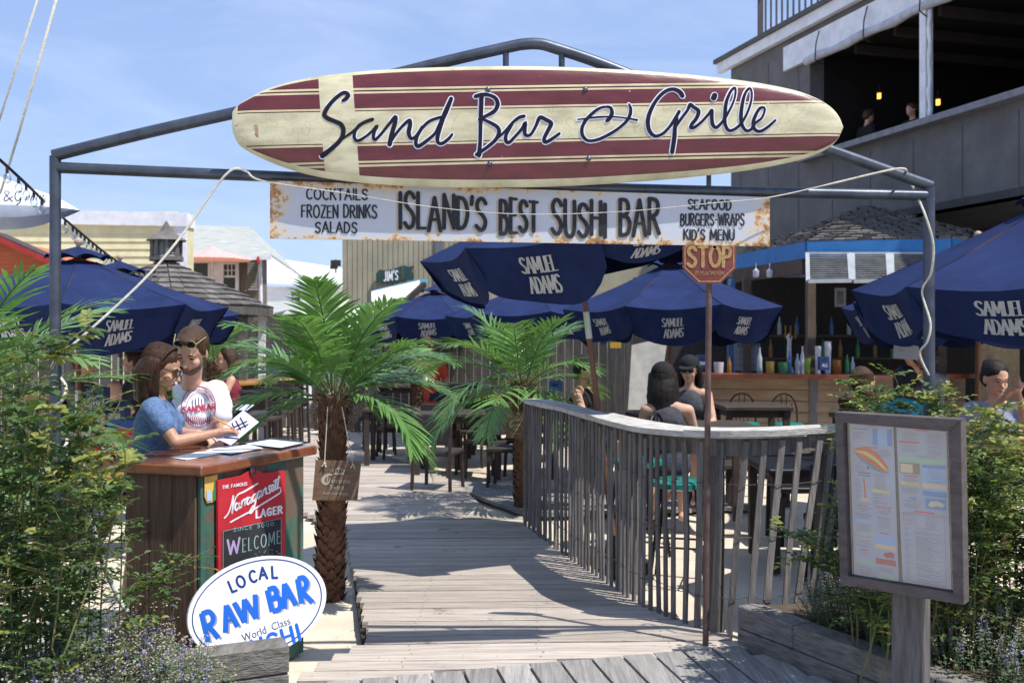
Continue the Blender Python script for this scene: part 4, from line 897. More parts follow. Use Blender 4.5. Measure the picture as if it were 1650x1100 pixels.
for i in range(n-1):
    for k in range(6):
        q = [6*i+k, 6*i+6+k, 6*i+6+(k+1) % 6, 6*i+(k+1) % 6]; m_.add([], [], 0); m_.f.append(q); m_.m.append(0 if k < 2 or k > 3 else 1)
m_.v = vs; m_.build('hull', [HULL, HULL2], bs, smooth=True)
m_ = MB(); HPn = Plane(P(30, 320, D)+Vector((0, -.19, 0)), (0, -1, -.12)); hm = lambda x, y, o: HPn.hit(x, y, o)
NB = M('navy_letter', (.02, .04, .14), bump=0)
ribbon(m_, smooth_line([(20, 325), (8, 312), (10, 308), (15, 311), (7, 319), (9, 324), (20, 317)], 4), 1.8, hm, .03)
ribbon(m_, smooth_line([(34, 309), (27, 309), (24, 318), (29, 324), (34, 318), (32, 326), (27, 330)], 4), 2.0, hm, .03)
type_text(m_, 'rille.', (38, 74, 325, 321, 14, 13), hm, .03, slant=.3); m_.build('lettering', NB, bs)
def line_thing(name, label, pts, r, mat_, group=None): m_ = MB(); m_.tube(pts, r, 6); o = m_.build(name, mat_, smooth='all'); tag(o, label, name.replace('_', ' '), group); return o
line_thing('hoist_rope', 'left one of two twisted ropes rising from the boat sign into the sky', [P(64, -12, 9), P(0, 190, 9.3), P(-30, 280, 9.5)], .0105, ROPE)
line_thing('hoist_rope', 'right one of two twisted ropes rising from the boat sign into the sky', [P(94, -12, 9), P(30, 215, 9.2), P(-2, 320, 9.4)], .0115, ROPE)

# --- string lights
WIREB = M('black_cable', (.02, .02, .02), rough=.6); BULB = bpy.data.materials.new('clear_bulb_glass'); BULB.use_nodes = True; tb0 = BULB.node_tree
n_t, n_g, n_m, n_l = [tb0.nodes.new(x) for x in ('ShaderNodeBsdfTransparent', 'ShaderNodeBsdfGlossy', 'ShaderNodeMixShader', 'ShaderNodeLayerWeight')]
n_l.inputs[0].default_value = .55; n_g.inputs['Roughness'].default_value = .06; n_t.inputs[0].default_value = (.86, .9, .93, 1)
for a_, b_ in ((n_l.outputs['Facing'], n_m.inputs[0]), (n_t.outputs[0], n_m.inputs[1]), (n_g.outputs[0], n_m.inputs[2]), (n_m.outputs[0], tb0.nodes['Material Output'].inputs[0])): tb0.links.new(a_, b_)
sl = thing('string_lights', 'string of clear bulbs on a black cable sloping down to the gazebo roof', 'string lights', P(100, 360, 10))
pts = [P(-12, 247, 8.2), P(30, 285, 8.6), P(80, 332, 9.6), P(130, 375, 11), P(180, 415, 12.6), P(220, 437, 14), P(250, 436, 15)]
pl = smooth_line([tuple(p) for p in pts], 8); m_ = MB(); m_.tube(pl, .014, 5); m_.build('cable', WIREB, sl)
acc = 0; last = pl[0]; 
for a, b in zip(pl, pl[1:]):
    acc += (b-a).length
    if acc > .19:
        acc = 0; m_ = MB(); m_.lathe([(.012, 0), (.014, -.05), (.009, -.055)], b, 7); so_ = m_.build('socket', WIREB, sl); m_ = MB(); m_.lathe([(.01, -.05), (.03, -.075), (.036, -.1), (.028, -.13), (.004, -.145)], b, 8); m_.build('bulb', BULB, so_, smooth='all')

# ================================================================ beach bar pavilion with blue fascia
BLUE = M('bright_blue_fascia', (.02, .13, .34), (.028, .165, .41), rough=.5, scale=3, bump=.1)
bar = thing('bar_pavilion', 'beach bar pavilion with shake roof, bright blue fascia and a wooden counter', 'bar', P(1400, 545, 14)+Vector((0, 0, -H)))
bc = P(1395, 545, 15.6); bc.z = 0
ex = [P(1186, 0, 15.3), P(1300, 0, 13.2), P(1532, 0, 12.8), P(1660, 0, 13.6)]
yb_ = 13.0
E = [Vector((p.x, p.y, 0)) for p in ex]
E += [Vector((E[3].x+.2, 18.2, 0)), Vector((E[0].x+.3, 18.2, 0))]
zf0, zf1 = 2.71, 2.93; apx = Vector((bc.x, bc.y, 3.72))
m_ = MB()
for a, b in zip(E, E[1:]+E[:1]):
    m_.add([a+Vector((0, 0, zf1)), b+Vector((0, 0, zf1)), apx], [(0, 1, 2)])
m_.build('roof_deck', DARK, bar)
for a, b in zip(E[:3], E[1:4]):
    ap = apx; nrm = (b-a).cross(ap-a-Vector((0, 0, zf1))).normalized(); nrm = nrm if nrm.z > 0 else -nrm
    a3, b3 = a+Vector((0, 0, zf1)), b+Vector((0, 0, zf1)); rows = 15; m_ = MB()
    for r_ in range(rows):
        t0, t1 = r_/rows, min(1, (r_+1.3)/rows); L = (b3-a3).length*(1-t0); n = max(1, int(L/.16))
        for j in range(n):
            u0, u1 = j/n, (j+1)/n; q = [a3.lerp(b3, u0).lerp(ap, t0), a3.lerp(b3, u1).lerp(ap, t0), a3.lerp(b3, u1).lerp(ap, t1), a3.lerp(b3, u0).lerp(ap, t1)]
            dx = (q[1]-q[0]).normalized()*.006; l1 = nrm*random.uniform(.02, .05); dn = (q[0]-q[3]).normalized()*random.uniform(0, .025)
            m_.add([q[0]+dx+l1+dn, q[1]-dx+l1+dn, q[2]-dx+nrm*.003, q[3]+dx+nrm*.003, q[0]+dx+dn, q[1]-dx+dn], [(0, 1, 2, 3), (0, 4, 5, 1)])
    m_.build('roof_shakes', SHK, bar, kind='stuff')
for a, b in zip(E[:3], E[1:4]):
    m_ = MB(); m_.beam(a+Vector((0, 0, (zf0+zf1)/2)), b+Vector((0, 0, (zf0+zf1)/2)), .05, zf1-zf0); m_.build('fascia', BLUE, bar)
    m_ = MB(); m_.beam(a+Vector((0, .1, zf0-.1)), b+Vector((0, .1, zf0-.1)), .08, .2); m_.build('header_beam', M('dark_brown_wood', (.07, .05, .038), (.11, .08, .06), rough=.85, scale=5), bar)
BRN = MATS['dark_brown_wood']
# louvred shutters hanging under the fascia
LV = M('dark_louvre', (.05, .055, .06), (.12, .125, .13), rough=.6); LT = M('shutter_trim', (.36, .38, .40))
sh0 = [(1301, 1368), (1374, 1430), (1437, 1500)]
for (pa, pb) in sh0:
    D0, D1 = 12.85, 12.35; a0, b0 = P(pa, 408, D0), P(pb, 408, D0); a1, b1 = P(pa+1, 453, D1), P(pb+3, 452, D1); m_ = MB()
    for q, r in ((a0, a1), (b0, b1)): m_.beam(q, r, .05, .03)
    m_.beam(a0, b0, .05, .03); m_.beam(a1, b1, .05, .05); o = m_.build('shutter', LT, bar)
    for k in range(13):
        u = (k+.5)/13; m_ = MB(); m_.beam(a0.lerp(a1, u)+Vector((.02, 0, 0)), b0.lerp(b1, u)-Vector((.02, 0, 0)), .035, .008, up=(0, -.5, 1)); m_.build('slat', LV, o)
# posts, back wall, counter
for px in (1203, 1306, 1516):
    p = P(px, 545, 13.25 if px > 1250 else 14.6); m_ = MB(); m_.box((p.x, p.y, 1.25), (.11, .11, 2.6)); m_.build('post', BRN, bar)
BL2 = M('blue_post_paint', (.04, .10, .22), (.06, .14, .28))
m_ = MB(); p = P(1178, 545, 15.0); m_.box((p.x, p.y, 1.25), (.1, .1, 2.6)); m_.build('post', BL2, bar)
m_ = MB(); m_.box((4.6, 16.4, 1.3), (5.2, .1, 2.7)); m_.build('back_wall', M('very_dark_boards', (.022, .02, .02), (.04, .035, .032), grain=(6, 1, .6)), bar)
RED = M('red_brown_counter', (.18, .05, .025), (.26, .08, .04), rough=.35, scale=4, grain=(1, 6, 1), coat=.3)
ca, cb_ = P(1120, 0, 13.3), P(1385, 0, 12.7); ca.z = cb_.z = 1.16; cc = P(1560, 0, 13.2); cc.z = 1.16
m_ = MB(); m_.beam(ca, cb_, .5, .055); m_.beam(cb_, cc, .5, .055); m_.build('counter_top', RED, bar)
PLY = M('counter_board', (.24, .17, .11), (.34, .25, .165), rough=.8, scale=3, grain=(1, 1, 7))
for a, b in ((ca, cb_), (cb_, cc)):
    for r_ in range(8):
        m_ = MB(); z = -.05+r_*.147; j = random.uniform(-.004, .004)
        m_.beam(Vector((a.x, a.y+.1+j, z+.07)), Vector((b.x, b.y+.1+j, z+.07)), .03, .14); m_.build('counter_board', PLY, bar)
for px in (1316, 1126, 1385):
    p = P(px, 0, 12.95); m_ = MB(); m_.box((p.x, p.y, .54), (.2, .05, 1.17)); m_.build('counter_post', BRN if px < 1300 else M('grey_post', (.16, .155, .15)), bar)
BAM = M('bamboo_cane', (.17, .12, .06), (.28, .21, .11), rough=.6)
for i in range(22):
    p = P(1322+i*3.0, 0, 12.93); m_ = MB(); m_.tube([(p.x, p.y, -.05), (p.x, p.y, 1.12)], .014, 6); m_.build('bamboo_cane', BAM, bar)
for i in range(16):
    p = P(1640-i*4.4, 0, 12.6); m_ = MB(); m_.tube([(p.x, p.y, .8), (p.x, p.y, 2.3)], .02, 6); m_.build('bamboo_cane', BAM, bar)
# white tile board with lager lettering at the back of the bar
tb_ = thing('tile_panel', 'grey tiled panel with dark lettering behind the bar chairs', 'panel', P(1205, 590, 14.6)); m_ = MB()
TILE = M('dim_grey_tile', (.16, .165, .18), (.2, .2, .22))
for i in range(4):
    for j in range(6):
        a, b = P(1183+i*10.6, 540+j*9.6, 14.6), P(1193+i*10.6, 549+j*9.6, 14.6); m_ = MB(); m_.box((a+b)/2, (b.x-a.x, .02, a.z-b.z)); m_.build('tile', TILE, tb_)
TPn = Plane((0, 14.58, 0), (0, -1, 0)); m_ = MB(); brush_text(m_, 'LAGER', (1190, 1222, 557, 556, 7, 7), lambda x, y, o: TPn.hit(x, y, o), .02, 1.3); m_.build('lettering', BLK, tb_)

# ================================================================ parasols
NAVYC = M('navy_canvas', (.012, .021, .070), (.018, .031, .100), rough=.8, scale=4, bump=.2, bscale=300, trans=.02, spec=.12)
SEAM = M('dark_canvas_seam', (.006, .010, .035), rough=.9, bump=0)
PWOOD = M('varnished_pole_wood', (.13, .05, .025), (.19, .08, .04), rough=.45, scale=6, grain=(6, 6, .8), coat=.2)
WHT = M('white_print', (.50, .50, .49), rough=.7, bump=0); FIN = M('pale_finial_wood', (.35, .25, .2), (.45, .33, .27)); STEEL = M('pale_steel_joint', (.45, .5, .42), rough=.35, metal=.6)
def parasol(label, x, y, rad, zr, zt, vh, rot=0, lean=(0, 0), text=.3, group='navy beer parasols', joint=None, z0=-.06, seed=1, tscale=1, vf=None):
    rr = random.Random(seed); t = thing('parasol', label, 'parasol', (x, y, z0), group=group)
    ax = Vector((lean[0], lean[1], 1)).normalized(); top = Vector((x, y, z0))+ax*(zt-z0); q = Vector((0, 0, 1)).rotation_difference(ax)
    def W(v): return Vector((x, y, z0))+q @ (Vector(v)-Vector((0, 0, z0)))
    m_ = MB(); m_.tube([W((0, 0, z0)), W((0, 0, zt+.02))], .022, 10); m_.build('pole', PWOOD, t, smooth=True)
    m_ = MB(); m_.lathe([(.26, z0), (.26, z0+.05), (.05, z0+.08), (.04, z0+.25), (.024, z0+.25)], (x, y, 0), 18); m_.build('base', DARK, t, smooth=True)
    if joint: m_ = MB(); m_.tube([W((0, 0, joint[0])), W((0, 0, joint[1]))], .0255, 10); m_.build('joint', STEEL, t, smooth=True)
    cs = [Vector((rad*math.cos(R(rot+45*k)), rad*math.sin(R(rot+45*k)), zr+rr.uniform(-.015, .015))) for k in range(8)]; ap = Vector((0, 0, zt))
    m_ = MB()
    def edge(k, u, v=1):
        a, b = cs[k], cs[(k+1) % 8]; p = ap.lerp(a.lerp(b, u), v); s_ = math.sin(math.pi*u); bulge = .035*math.sin(math.pi*v)
        c = Vector((p.x, p.y, 0)); p = p+c*(-.055*s_*v); p.z += (-.045*s_*v*v)-.02*math.sin(math.pi*v)+.0
        return p
    for k in range(8): m_.grid(lambda u, v: W(edge(k, u, .12+.88*v)), 10, 8)
    m_.build('canopy', NAVYC, t, smooth='all')
    for k in range(8):
        m_ = MB(); sv = [.14+.86*i/10 for i in range(11)]; tn = Vector((-cs[k].y, cs[k].x, 0)).normalized()*.006; m_.add([W(edge(k, 0, v)+Vector((0, 0, .004))+tn*sg) for v in sv for sg in (-1, 1)], [(2*i, 2*i+1, 2*i+3, 2*i+2) for i in range(10)]); m_.build('seam', SEAM, t)
    # vent cap
    m_ = MB()
    for k in range(8):
        a0, a1 = R(rot+45*k), R(rot+45*(k+1))
        def vc(u, v):
            an = a0+(a1-a0)*u; r_ = .27*rad/1.25*v*(1-.05*math.sin(math.pi*u)); return W((r_*math.cos(an), r_*math.sin(an), zt+.075-(.17)*v*(zt-zr)/.6*.9+.035*math.sin(math.pi*u)*v))
        m_.grid(vc, 6, 4)
    m_.build('vent_cap', NAVYC, t, smooth='all')
    m_ = MB(); m_.lathe([(.016, 0), (.018, .02), (.031, .038), (.035, .055), (.027, .075), (.008, .088)], W((0, 0, zt+.062)), 12); m_.build('finial', FIN, t, smooth='all')
    for k in range(8):
        m_ = MB(); m_.beam(W((cs[k].x*.98, cs[k].y*.98, cs[k].z-.02)), W((0, 0, zt-.03)), .014, .02); rb = m_.build('rib', PWOOD, t)
        m_ = MB(); m_.beam(W((cs[k].x*.5, cs[k].y*.5, (cs[k].z+zt)/2-.035)), W((0, 0, zr-.02)), .012, .016); m_.build('strut', PWOOD, rb)
    m_ = MB(); m_.lathe([(.045, zr-.06), (.045, zr+.02)], W((0, 0, 0))-Vector((0, 0, 0)), 10); m_.build('hub', PWOOD, t)
    for k in range(8):
        a, b = cs[k], cs[(k+1) % 8]; nrm = ((a+b)/2); nrm.z = 0; nrm.normalize(); ph = rr.uniform(0, 6); tilt = rr.uniform(.44, .56); am = rr.uniform(.008, .02)
        fk = vf(math.degrees(math.atan2(nrm.y, nrm.x)) % 360) if vf else 1
        def val(u, v, off=0):
            p = edge(k, u); hgt = fk*vh*(1-.42*abs(2*u-1)**5)*(.93+.1*math.sin(u*5+ph))
            fold = am*math.sin(u*9+ph)*v+am*.7*math.sin(u*17+ph*2)*v*v
            return W(p+Vector((0, 0, -hgt*v))-nrm*(tilt*vh*v*(.6+.4*math.sin(math.pi*u)))+nrm*(fold+off+.002))
        m_ = MB(); m_.grid(lambda u, v: val(u, v), 16, 5); vo_ = m_.build('valance', NAVYC, t, smooth='all')
        mid = W((a+b)/2); vis = (Vector((0, 0, H))-mid).dot(nrm)
        if vis > 0 and text:
            m_ = MB(); mf = lambda X, Y, o: val(.5+X, Y, .006+o*.3)
            s_ = tscale; tw = .15*s_; hh_ = .30*s_; c0 = .5
            brush_text(m_, 'SAMUEL', (-tw, tw*.95, c0-.02, c0-.06, hh_*1.0, hh_*.85), mf, .0, .0195*s_, gap=.12, serif=.10, thin=.75)
            brush_text(m_, 'ADAMS', (-tw*.8, tw*.95, c0+.36*s_, c0+.30*s_, hh_, hh_), mf, .002, .0195*s_, gap=.12, serif=.10, thin=.75)
            m_.build('lettering', WHT, vo_)
    return t
parasol('big dark parasol whose hanging flaps fill the gap below the sushi bar board', .78, 7.4, 1.18, 2.37, 2.86, .42, rot=2, lean=(-.12, .0), joint=(1.66, 1.86), seed=3, tscale=.95, vf=lambda a: 1.0 if 225 < a < 265 else (.8 if 150 < a < 265 else .45))
parasol('navy parasol over the two seated women, right of the centre', P(1080, 0, 11.2).x, 11.2, 1.27, 1.98, 2.52, .36, rot=15, seed=4, tscale=.8)
parasol('large navy parasol behind the two people at the host stand', P(126, 0, 8.7).x, 8.7, 1.27, 1.93, 2.38, .36, rot=18, joint=(.95, 1.2), seed=5, tscale=.8)
parasol('navy parasol half hidden behind the large left parasol', P(193, 0, 10.6).x, 10.6, 1.27, 1.90, 2.40, .34, rot=5, joint=(1.2, 1.45), seed=6, tscale=.8)
parasol('small far navy parasol between the two palm crowns', P(702, 0, 17).x, 17, 1.3, 2.0, 2.48, .36, rot=20, seed=7, tscale=1.0)
parasol('far navy parasol seen through the flaps of the big dark parasol', P(862, 0, 14).x, 14, 1.27, 1.98, 2.45, .36, rot=8, seed=8, tscale=.8)
parasol('near navy parasol cut off by the right edge above the rose bush', P(1712, 0, 5.95).x, 5.95, 1.20, 1.95, 2.52, .31, rot=22, seed=9, tscale=.95)
parasol('navy parasol in shade with its pole right of the gate post', P(1576, 0, 8.8).x, 8.8, 1.2, 1.95, 2.45, .34, rot=10, seed=10, tscale=.9)
pk = thing('patio_umbrella', 'faded pale pink umbrella open on the balcony of the shingled house', 'umbrella', P(342, 440, 25)); c = P(342, 0, 25); m_ = MB()
zt_, zr_ = P(0, 401, 25).z, P(0, 419, 25).z
m_.lathe([(1.02, zr_), (.5, (zr_+zt_)/2+.02), (.12, zt_), (.10, zt_+.02), (.01, zt_+.05)], (c.x, 25, 0), 8); m_.build('canopy', M('pink_canvas', (.75, .42, .40), (.85, .52, .50), trans=.25), pk)
m_ = MB(); m_.tube([(c.x, 25, 1.0), (c.x, 25, zt_)], .03, 6); m_.build('pole', WTRIM, pk)

# ================================================================ palms
LEAF_P = M('palm_frond_green', (.075, .18, .045), (.20, .36, .12), rough=.32, scale=3, bump=0, rnd=.2, trans=.3, spec=.5)
RACH = M('palm_rachis', (.09, .16, .05), rough=.6)
BARK = M('palm_bark', (.07, .034, .022), (.17, .085, .05), rough=.95, scale=16, bump=.9, bscale=40, world=True)
FIB = M('palm_fibre', (.13, .075, .04), (.26, .17, .10), rough=.95, scale=20)
def frond_mesh(seed, L=.9, leaf=.24, elev=50, droop=1.2, n=24, side_droop=.35, lw=.023):
    """frond along +x in local space"""
    rr = random.Random(seed); mb = MB(); pts = []; p = Vector((0, 0, 0)); e = R(elev); N_ = 26; tw = rr.uniform(-.5, .5)
    sway = rr.uniform(-.25, .25); az = 0
    for i in range(N_+1): pts.append(p.copy()); ds = L/N_; p += Vector((math.cos(e)*math.cos(az), math.cos(e)*math.sin(az), math.sin(e)))*ds; e -= R(droop*60)/N_*(.35+1.3*i/N_); az += sway/N_
    mb.tube(pts, [.009*(1-.8*i/N_)+.0012 for i in range(N_+1)], 5, mi=1)
    for i in range(n):
        t = .16+.84*(i+.3)/n; f = t*N_; j = min(int(f), N_-1); b = pts[j].lerp(pts[j+1], f-j); d = (pts[j+1]-pts[j]).normalized()
        sd0 = d.cross(Vector((0, 0, 1))); sd0 = sd0.normalized() if sd0.length > .1 else Vector((0, 1, 0)); up = sd0.cross(d)
        for sgn in (-1, 1):
            ang = R(62-34*t+rr.uniform(-5, 5)); ll = leaf*(.62+.75*math.sin(math.pi*min(1, t*1.02)**.8))*(.72 if t > .93 else 1)*rr.uniform(.9, 1.08)
            dirv = (d*math.cos(ang)+sd0*sgn*math.sin(ang)+up*rr.uniform(.12, .42)).normalized(); wv = lw*rr.uniform(.85, 1.15)
            nrm = dirv.cross(sd0*sgn).normalized() if False else up
            ws = dirv.cross(up).normalized(); q = b.copy(); vs = []; dv = dirv.copy()
            for s_, wf in ((0, .35), (.25, .9), (.5, 1), (.78, .72), (1, .04)):
                vs += [q-ws*wv*wf*.5, q+ws*wv*wf*.5+up*0]
                dv = (dv+Vector((0, 0, -side_droop*.38))).normalized(); q = q+dv*ll*.25
            mb.add(vs, [(2*k, 2*k+1, 2*k+3, 2*k+2) for k in range(4)])
    return mb
_fm = {}
def frond_data(key):
    if key not in _fm:
        seed, L, leaf, elev, droop, n = key; o = frond_mesh(seed, L, leaf, elev, droop, n).build('frond', [LEAF_P, RACH], None, smooth=False); _fm[key] = o.data; bpy.data.objects.remove(o)
    return _fm[key]
def palm(label, base, hub, trad, fronds, seed, leaf=.24, n=24, crown_r=.13, scales=True, Ls=1.0):
    rr = random.Random(seed); base, hub = Vector(base), Vector(hub); t = thing('palm_tree', label, 'palm', base, group='small palms on the terrace')
    m_ = MB(); ln = []; rs = []
    for i in range(15):
        u = i/14; ln.append(base.lerp(hub, u)+Vector((.012*math.sin(u*6+seed), .01*math.cos(u*5), 0))); rs.append(trad*(1.12-.2*u+.25*max(0, u-.8)*3)+.004*math.sin(i*2.5))
    m_.tube(ln, rs, 14); m_.build('trunk', BARK, t, smooth='all')
    m_ = MB(); rows = int((hub-base).length/.034)
    for r_ in range(rows):
        u = r_/rows; c = base.lerp(hub, u); tr = trad*(1.08-.2*u+.25*max(0, u-.8)*3)
        for k in range(7):
            an = 2*math.pi*(k+.5*(r_ % 2)+rr.uniform(-.12, .12))/7; o = Vector((math.cos(an), math.sin(an), 0)); sd_ = Vector((-o.y, o.x, 0)); w2 = tr*.44; h_ = rr.uniform(.05, .085); out = rr.uniform(.008, .03)
            b0 = c+o*tr*.97
            m_.add([b0-sd_*w2, b0+sd_*w2, b0+sd_*w2*.55+o*out+Vector((0, 0, h_*.7)), b0+o*(out+.010)+Vector((0, 0, h_)), b0-sd_*w2*.55+o*out+Vector((0, 0, h_*.7)), b0+o*.0+Vector((0, 0, h_*.35))-o*.01], [(0, 1, 2, 3, 4), (0, 4, 5), (1, 5, 2), (2, 5, 3), (3, 5, 4)])
            if rr.random() < .10: q = b0+Vector((0, 0, h_)); m_.tube([q, q+o*rr.uniform(.02, .05)+Vector((0, 0, rr.uniform(-.02, .03)))], [.006, .001], 4)
    m_.build('bark_scales', BARK, t, kind='stuff')
    m_ = MB()
    for k in range(420):
        an = rr.uniform(0, 6.283); z = rr.uniform(-.22, .10); r0 = crown_r*rr.uniform(.5, 1)*(1-.8*max(0, z/.1)*.5); q = hub+Vector((math.cos(an)*r0, math.sin(an)*r0, z)); d = Vector((math.cos(an)*rr.uniform(0, .6), math.sin(an)*rr.uniform(0, .6), rr.uniform(-.7, .7))).normalized()*rr.uniform(.04, .11)
        sd_ = d.cross(Vector((0, 0, 1))); sd_ = sd_.normalized()*.003 if sd_.length > 1e-4 else Vector((.003, 0, 0)); m_.add([q-sd_, q+sd_, q+d*.6+sd_*.6+Vector((0, 0, -.006)), q+d], [(0, 1, 2, 3)])
    m_.build('fibre', FIB, t, kind='stuff')
    for i, (az, el, L, dr) in enumerate(fronds):
        key = ((seed*31+i) % 9+int(el), round(L*Ls, 2), leaf, el, dr, n); me = frond_data(key)
        o = bpy.data.objects.new('frond', me); COL.objects.link(o); o.parent = t; o.location = hub-base+Vector((math.cos(R(az))*.035, math.sin(R(az))*.035, rr.uniform(-.05, .05))); o.rotation_euler = (R(rr.uniform(-8, 8)), 0, R(az))
    return t
# azimuth: 0 = right, 90 = away, 180 = left, 270 = towards the viewer
p1 = [(268, 74, 1.02, .75), (322, 66, 1.05, .8), (115, 72, 1.0, .7), (65, 66, 1.0, .8), (200, 56, 1.02, 1.0), (345, 50, 1.0, .9), (165, 48, 1.0, .95), (20, 46, 1.0, 1.2), (228, 44, .95, 1.3), (250, 60, .95, 1.0),
      (182, 28, 1.0, 1.1), (210, 14, .9, 1.1), (356, 22, .95, 1.1), (334, 4, .95, 1.6), (352, -12, 1.05, 1.3), (135, 30, .95, 1.1), (45, 34, .95, 1.0), (188, -5, .85, 1.2)]
palm('tallest front palm beside the host stand, carrying a beer sign on its trunk', G(531, 958, -.06)+Vector((0, 0, -.04)), P(538, 640, 6.42), .082, p1, 11, leaf=.205, n=34, Ls=.80)
p2 = [(205, 52, .95, 1.2), (330, 40, .8, 1.3), (262, 62, .9, .9), (120, 60, .9, 1.0), (40, 56, .95, 1.0), (170, 34, 1.1, 1.3), (10, 24, .8, 1.4), (222, 10, 1.05, 1.3), (243, 0, 1.0, 1.2), (200, -5, 1.1, 1.3), (185, 5, 1.05, 1.4), (300, -10, .8, 1.5), (350, -15, .8, 1.5), (90, 20, .9, 1.3), (150, 68, .95, .8), (310, 66, .9, .8)]
palm('palm beside the far end of the picket fence with drooping fronds', G(847, 822, -.06)+Vector((0, 0, -.04)), P(842, 620, 9.55), .098, p2, 12, leaf=.29, n=28, crown_r=.15, Ls=1.0)
p3 = [(0, 60, 1.1, 1.0), (330, 45, 1.1, 1.2), (20, 35, 1.1, 1.3), (350, 15, 1.1, 1.2), (300, 55, 1.1, 1.1), (45, 60, 1.0, 1.0), (315, 10, 1.0, 1.5), (10, -5, .9, 1.4), (190, 50, 1.0, 1.1), (100, 50, 1.0, 1.1), (250, 40, 1.0, 1.2), (150, 30, 1, 1.2), (335, 70, 1.0, .8)]
palm('left edge palm whose fronds reach in above the rose bush', (-2.86, 5.1, -.1), (-2.84, 5.1, 1.18), .09, p3, 13, leaf=.24, n=22)
p4 = [(k*40, 35+(k % 3)*15, .8, 1.2) for k in range(9)]
palm('small distant palm beyond the gazebo posts, left of the front palm', P(345, 0, 12.5)*1+Vector((0, 0, -P(345, 0, 12.5).z-.1)), P(345, 585, 12.5), .08, p4, 14, leaf=.22, n=18)
palm('short palm in shade by the dark tables between the two main palms', P(672, 0, 13.5)*1+Vector((0, 0, -P(672, 0, 13.5).z-.1)), P(672, 592, 13.5), .08, [(k*45+10, 20+(k % 3)*18, .75, 1.5) for k in range(8)], 15, leaf=.24, n=18)
# ================================================================ host stand
C0 = Vector((-1.45, 4.65, 0)); e1 = Vector((.365, .91, 0)).normalized(); e2 = Vector((-.58, .21, 0)).normalized(); L1, L2 = .98, .66
stand = thing('host_stand', 'wooden host stand with red-brown counter top and peeling green front', 'stand', C0)
HTOP = M('varnished_red_counter', (.13, .038, .018), (.24, .085, .035), rough=.22, scale=4, grain=(2, 2, 2), bump=.15, bscale=12, coat=.6)
m_ = MB(); rot = Matrix((e1, e2, Vector((0, 0, 1)))).transposed()
m_.bbox(C0+e1*L1/2+e2*L2/2+Vector((0, 0, 1.028)), (L1, L2, .05), .008, rot); m_.build('counter_top', HTOP, stand)
GRN = M('peeling_green_paint', (.028, .085, .062), (.06, .15, .11), rough=.8, scale=7, grain=(1, 1, .5), bump=.5, bscale=30, patch=((.13, .09, .062), .47, 3.5), rnd=.12)
DBR = M('stand_side_boards', (.060, .036, .024), (.13, .08, .05), rough=.8, scale=6, grain=(7, 7, .6), bump=.5, bscale=16, rnd=.2)
for i in range(5):
    a = C0+e1*(.045+i*.172)+e2*.05; b = a+e1*.17; m_ = MB(); c = (a+b)/2; m_.bbox(c+Vector((0, 0, .46)), (.168, .022, 1.08), .003, rot); m_.build('front_board', GRN, stand)
for i in range(3):
    a = C0+e2*(.065+i*.135)+e1*.045; b = a+e2*.132; m_ = MB(); m_.bbox((a+b)/2+Vector((0, 0, .46)), (.022, .131, 1.08), .003, rot); m_.build('side_board', DBR, stand)
m_ = MB(); m_.box(C0+e1*.47+e2*.25+Vector((0, 0, .46)), (.80, .36, 1.06), rot); m_.build('carcass', DARK, stand)
FP = vplane(C0+e2*.037, C0+e2*.037+e1)
def fm(x, y, o): return FP.hit(x, y, o)
ns = thing('beer_sign', 'tall red beer sign with script lettering and chalkboard on the host stand', 'sign', fm(405, 850, .02))
RSG = M('red_enamel', (.42, .018, .03), (.48, .03, .04), rough=.4, scale=3, bump=.05); WP_ = M('white_enamel', (.74, .75, .78), rough=.5, bump=0, var=.05)
m_ = MB(); m_.prism([fm(*q, .024) for q in ((351, 774), (354, 773), (390, 766), (400, 759), (413, 756), (425, 762), (456, 757.5), (460, 759), (460, 925), (352, 950))], FP.n*-.012); m_.build('panel', RSG, ns)
SLT = M('black_chalkboard', (.012, .014, .016), (.03, .034, .036), rough=.7, scale=6)
m_ = MB(); m_.prism([fm(*q, .028) for q in ((359, 855), (453, 834), (453, 925), (359, 948))], FP.n*-.003); m_.build('chalkboard', SLT, ns)
A5 = (340, 750, 7.333)
m_ = MB(); q5 = lambda pts: sc(*A5, pts); O0 = .0262
nar = [([(160, 615), (205, 560), (240, 460), (262, 355), (262, 420), (250, 560), (262, 500), (285, 400), (320, 340), (400, 300), (550, 210)], [4, 3.2, 3, 3.4, 3.6, 3, 2.4, 3, 4, 5, 4.4]),
 ([(232, 665), (330, 610), (480, 530), (640, 430), (800, 330), (825, 290), (815, 250)], [4, 4.2, 4.2, 4.2, 4, 3, 1.5]), ([(330, 455), (300, 440), (285, 500), (300, 525), (330, 480), (335, 440), (328, 500), (350, 490)], 2.6),
 ([(365, 415), (358, 495), (368, 430), (390, 395), (400, 410)], 2.4), ([(405, 390), (398, 475), (408, 410), (430, 375), (440, 390)], 2.4),
 ([(470, 375), (440, 380), (425, 440), (440, 455), (468, 410), (475, 370), (465, 435), (490, 420)], 2.5), ([(535, 330), (505, 345), (490, 400), (510, 415), (535, 370), (540, 325), (525, 430), (500, 520), (470, 560), (455, 545), (500, 470)], 2.5),
 ([(590, 295), (560, 310), (548, 370), (562, 385), (588, 340), (595, 290), (588, 360), (605, 350)], 2.5), ([(620, 285), (612, 350), (625, 290), (650, 262), (650, 330), (665, 320)], 2.4),
 ([(705, 235), (685, 240), (690, 280), (700, 310), (680, 325)], 2.4), ([(712, 285), (735, 265), (735, 225), (715, 235), (712, 285), (728, 300), (745, 285)], 2.4), ([(768, 165), (758, 270), (772, 275)], 2.8), ([(803, 125), (785, 255), (800, 258)], 2.8), ([(740, 185), (815, 135)], 2)]
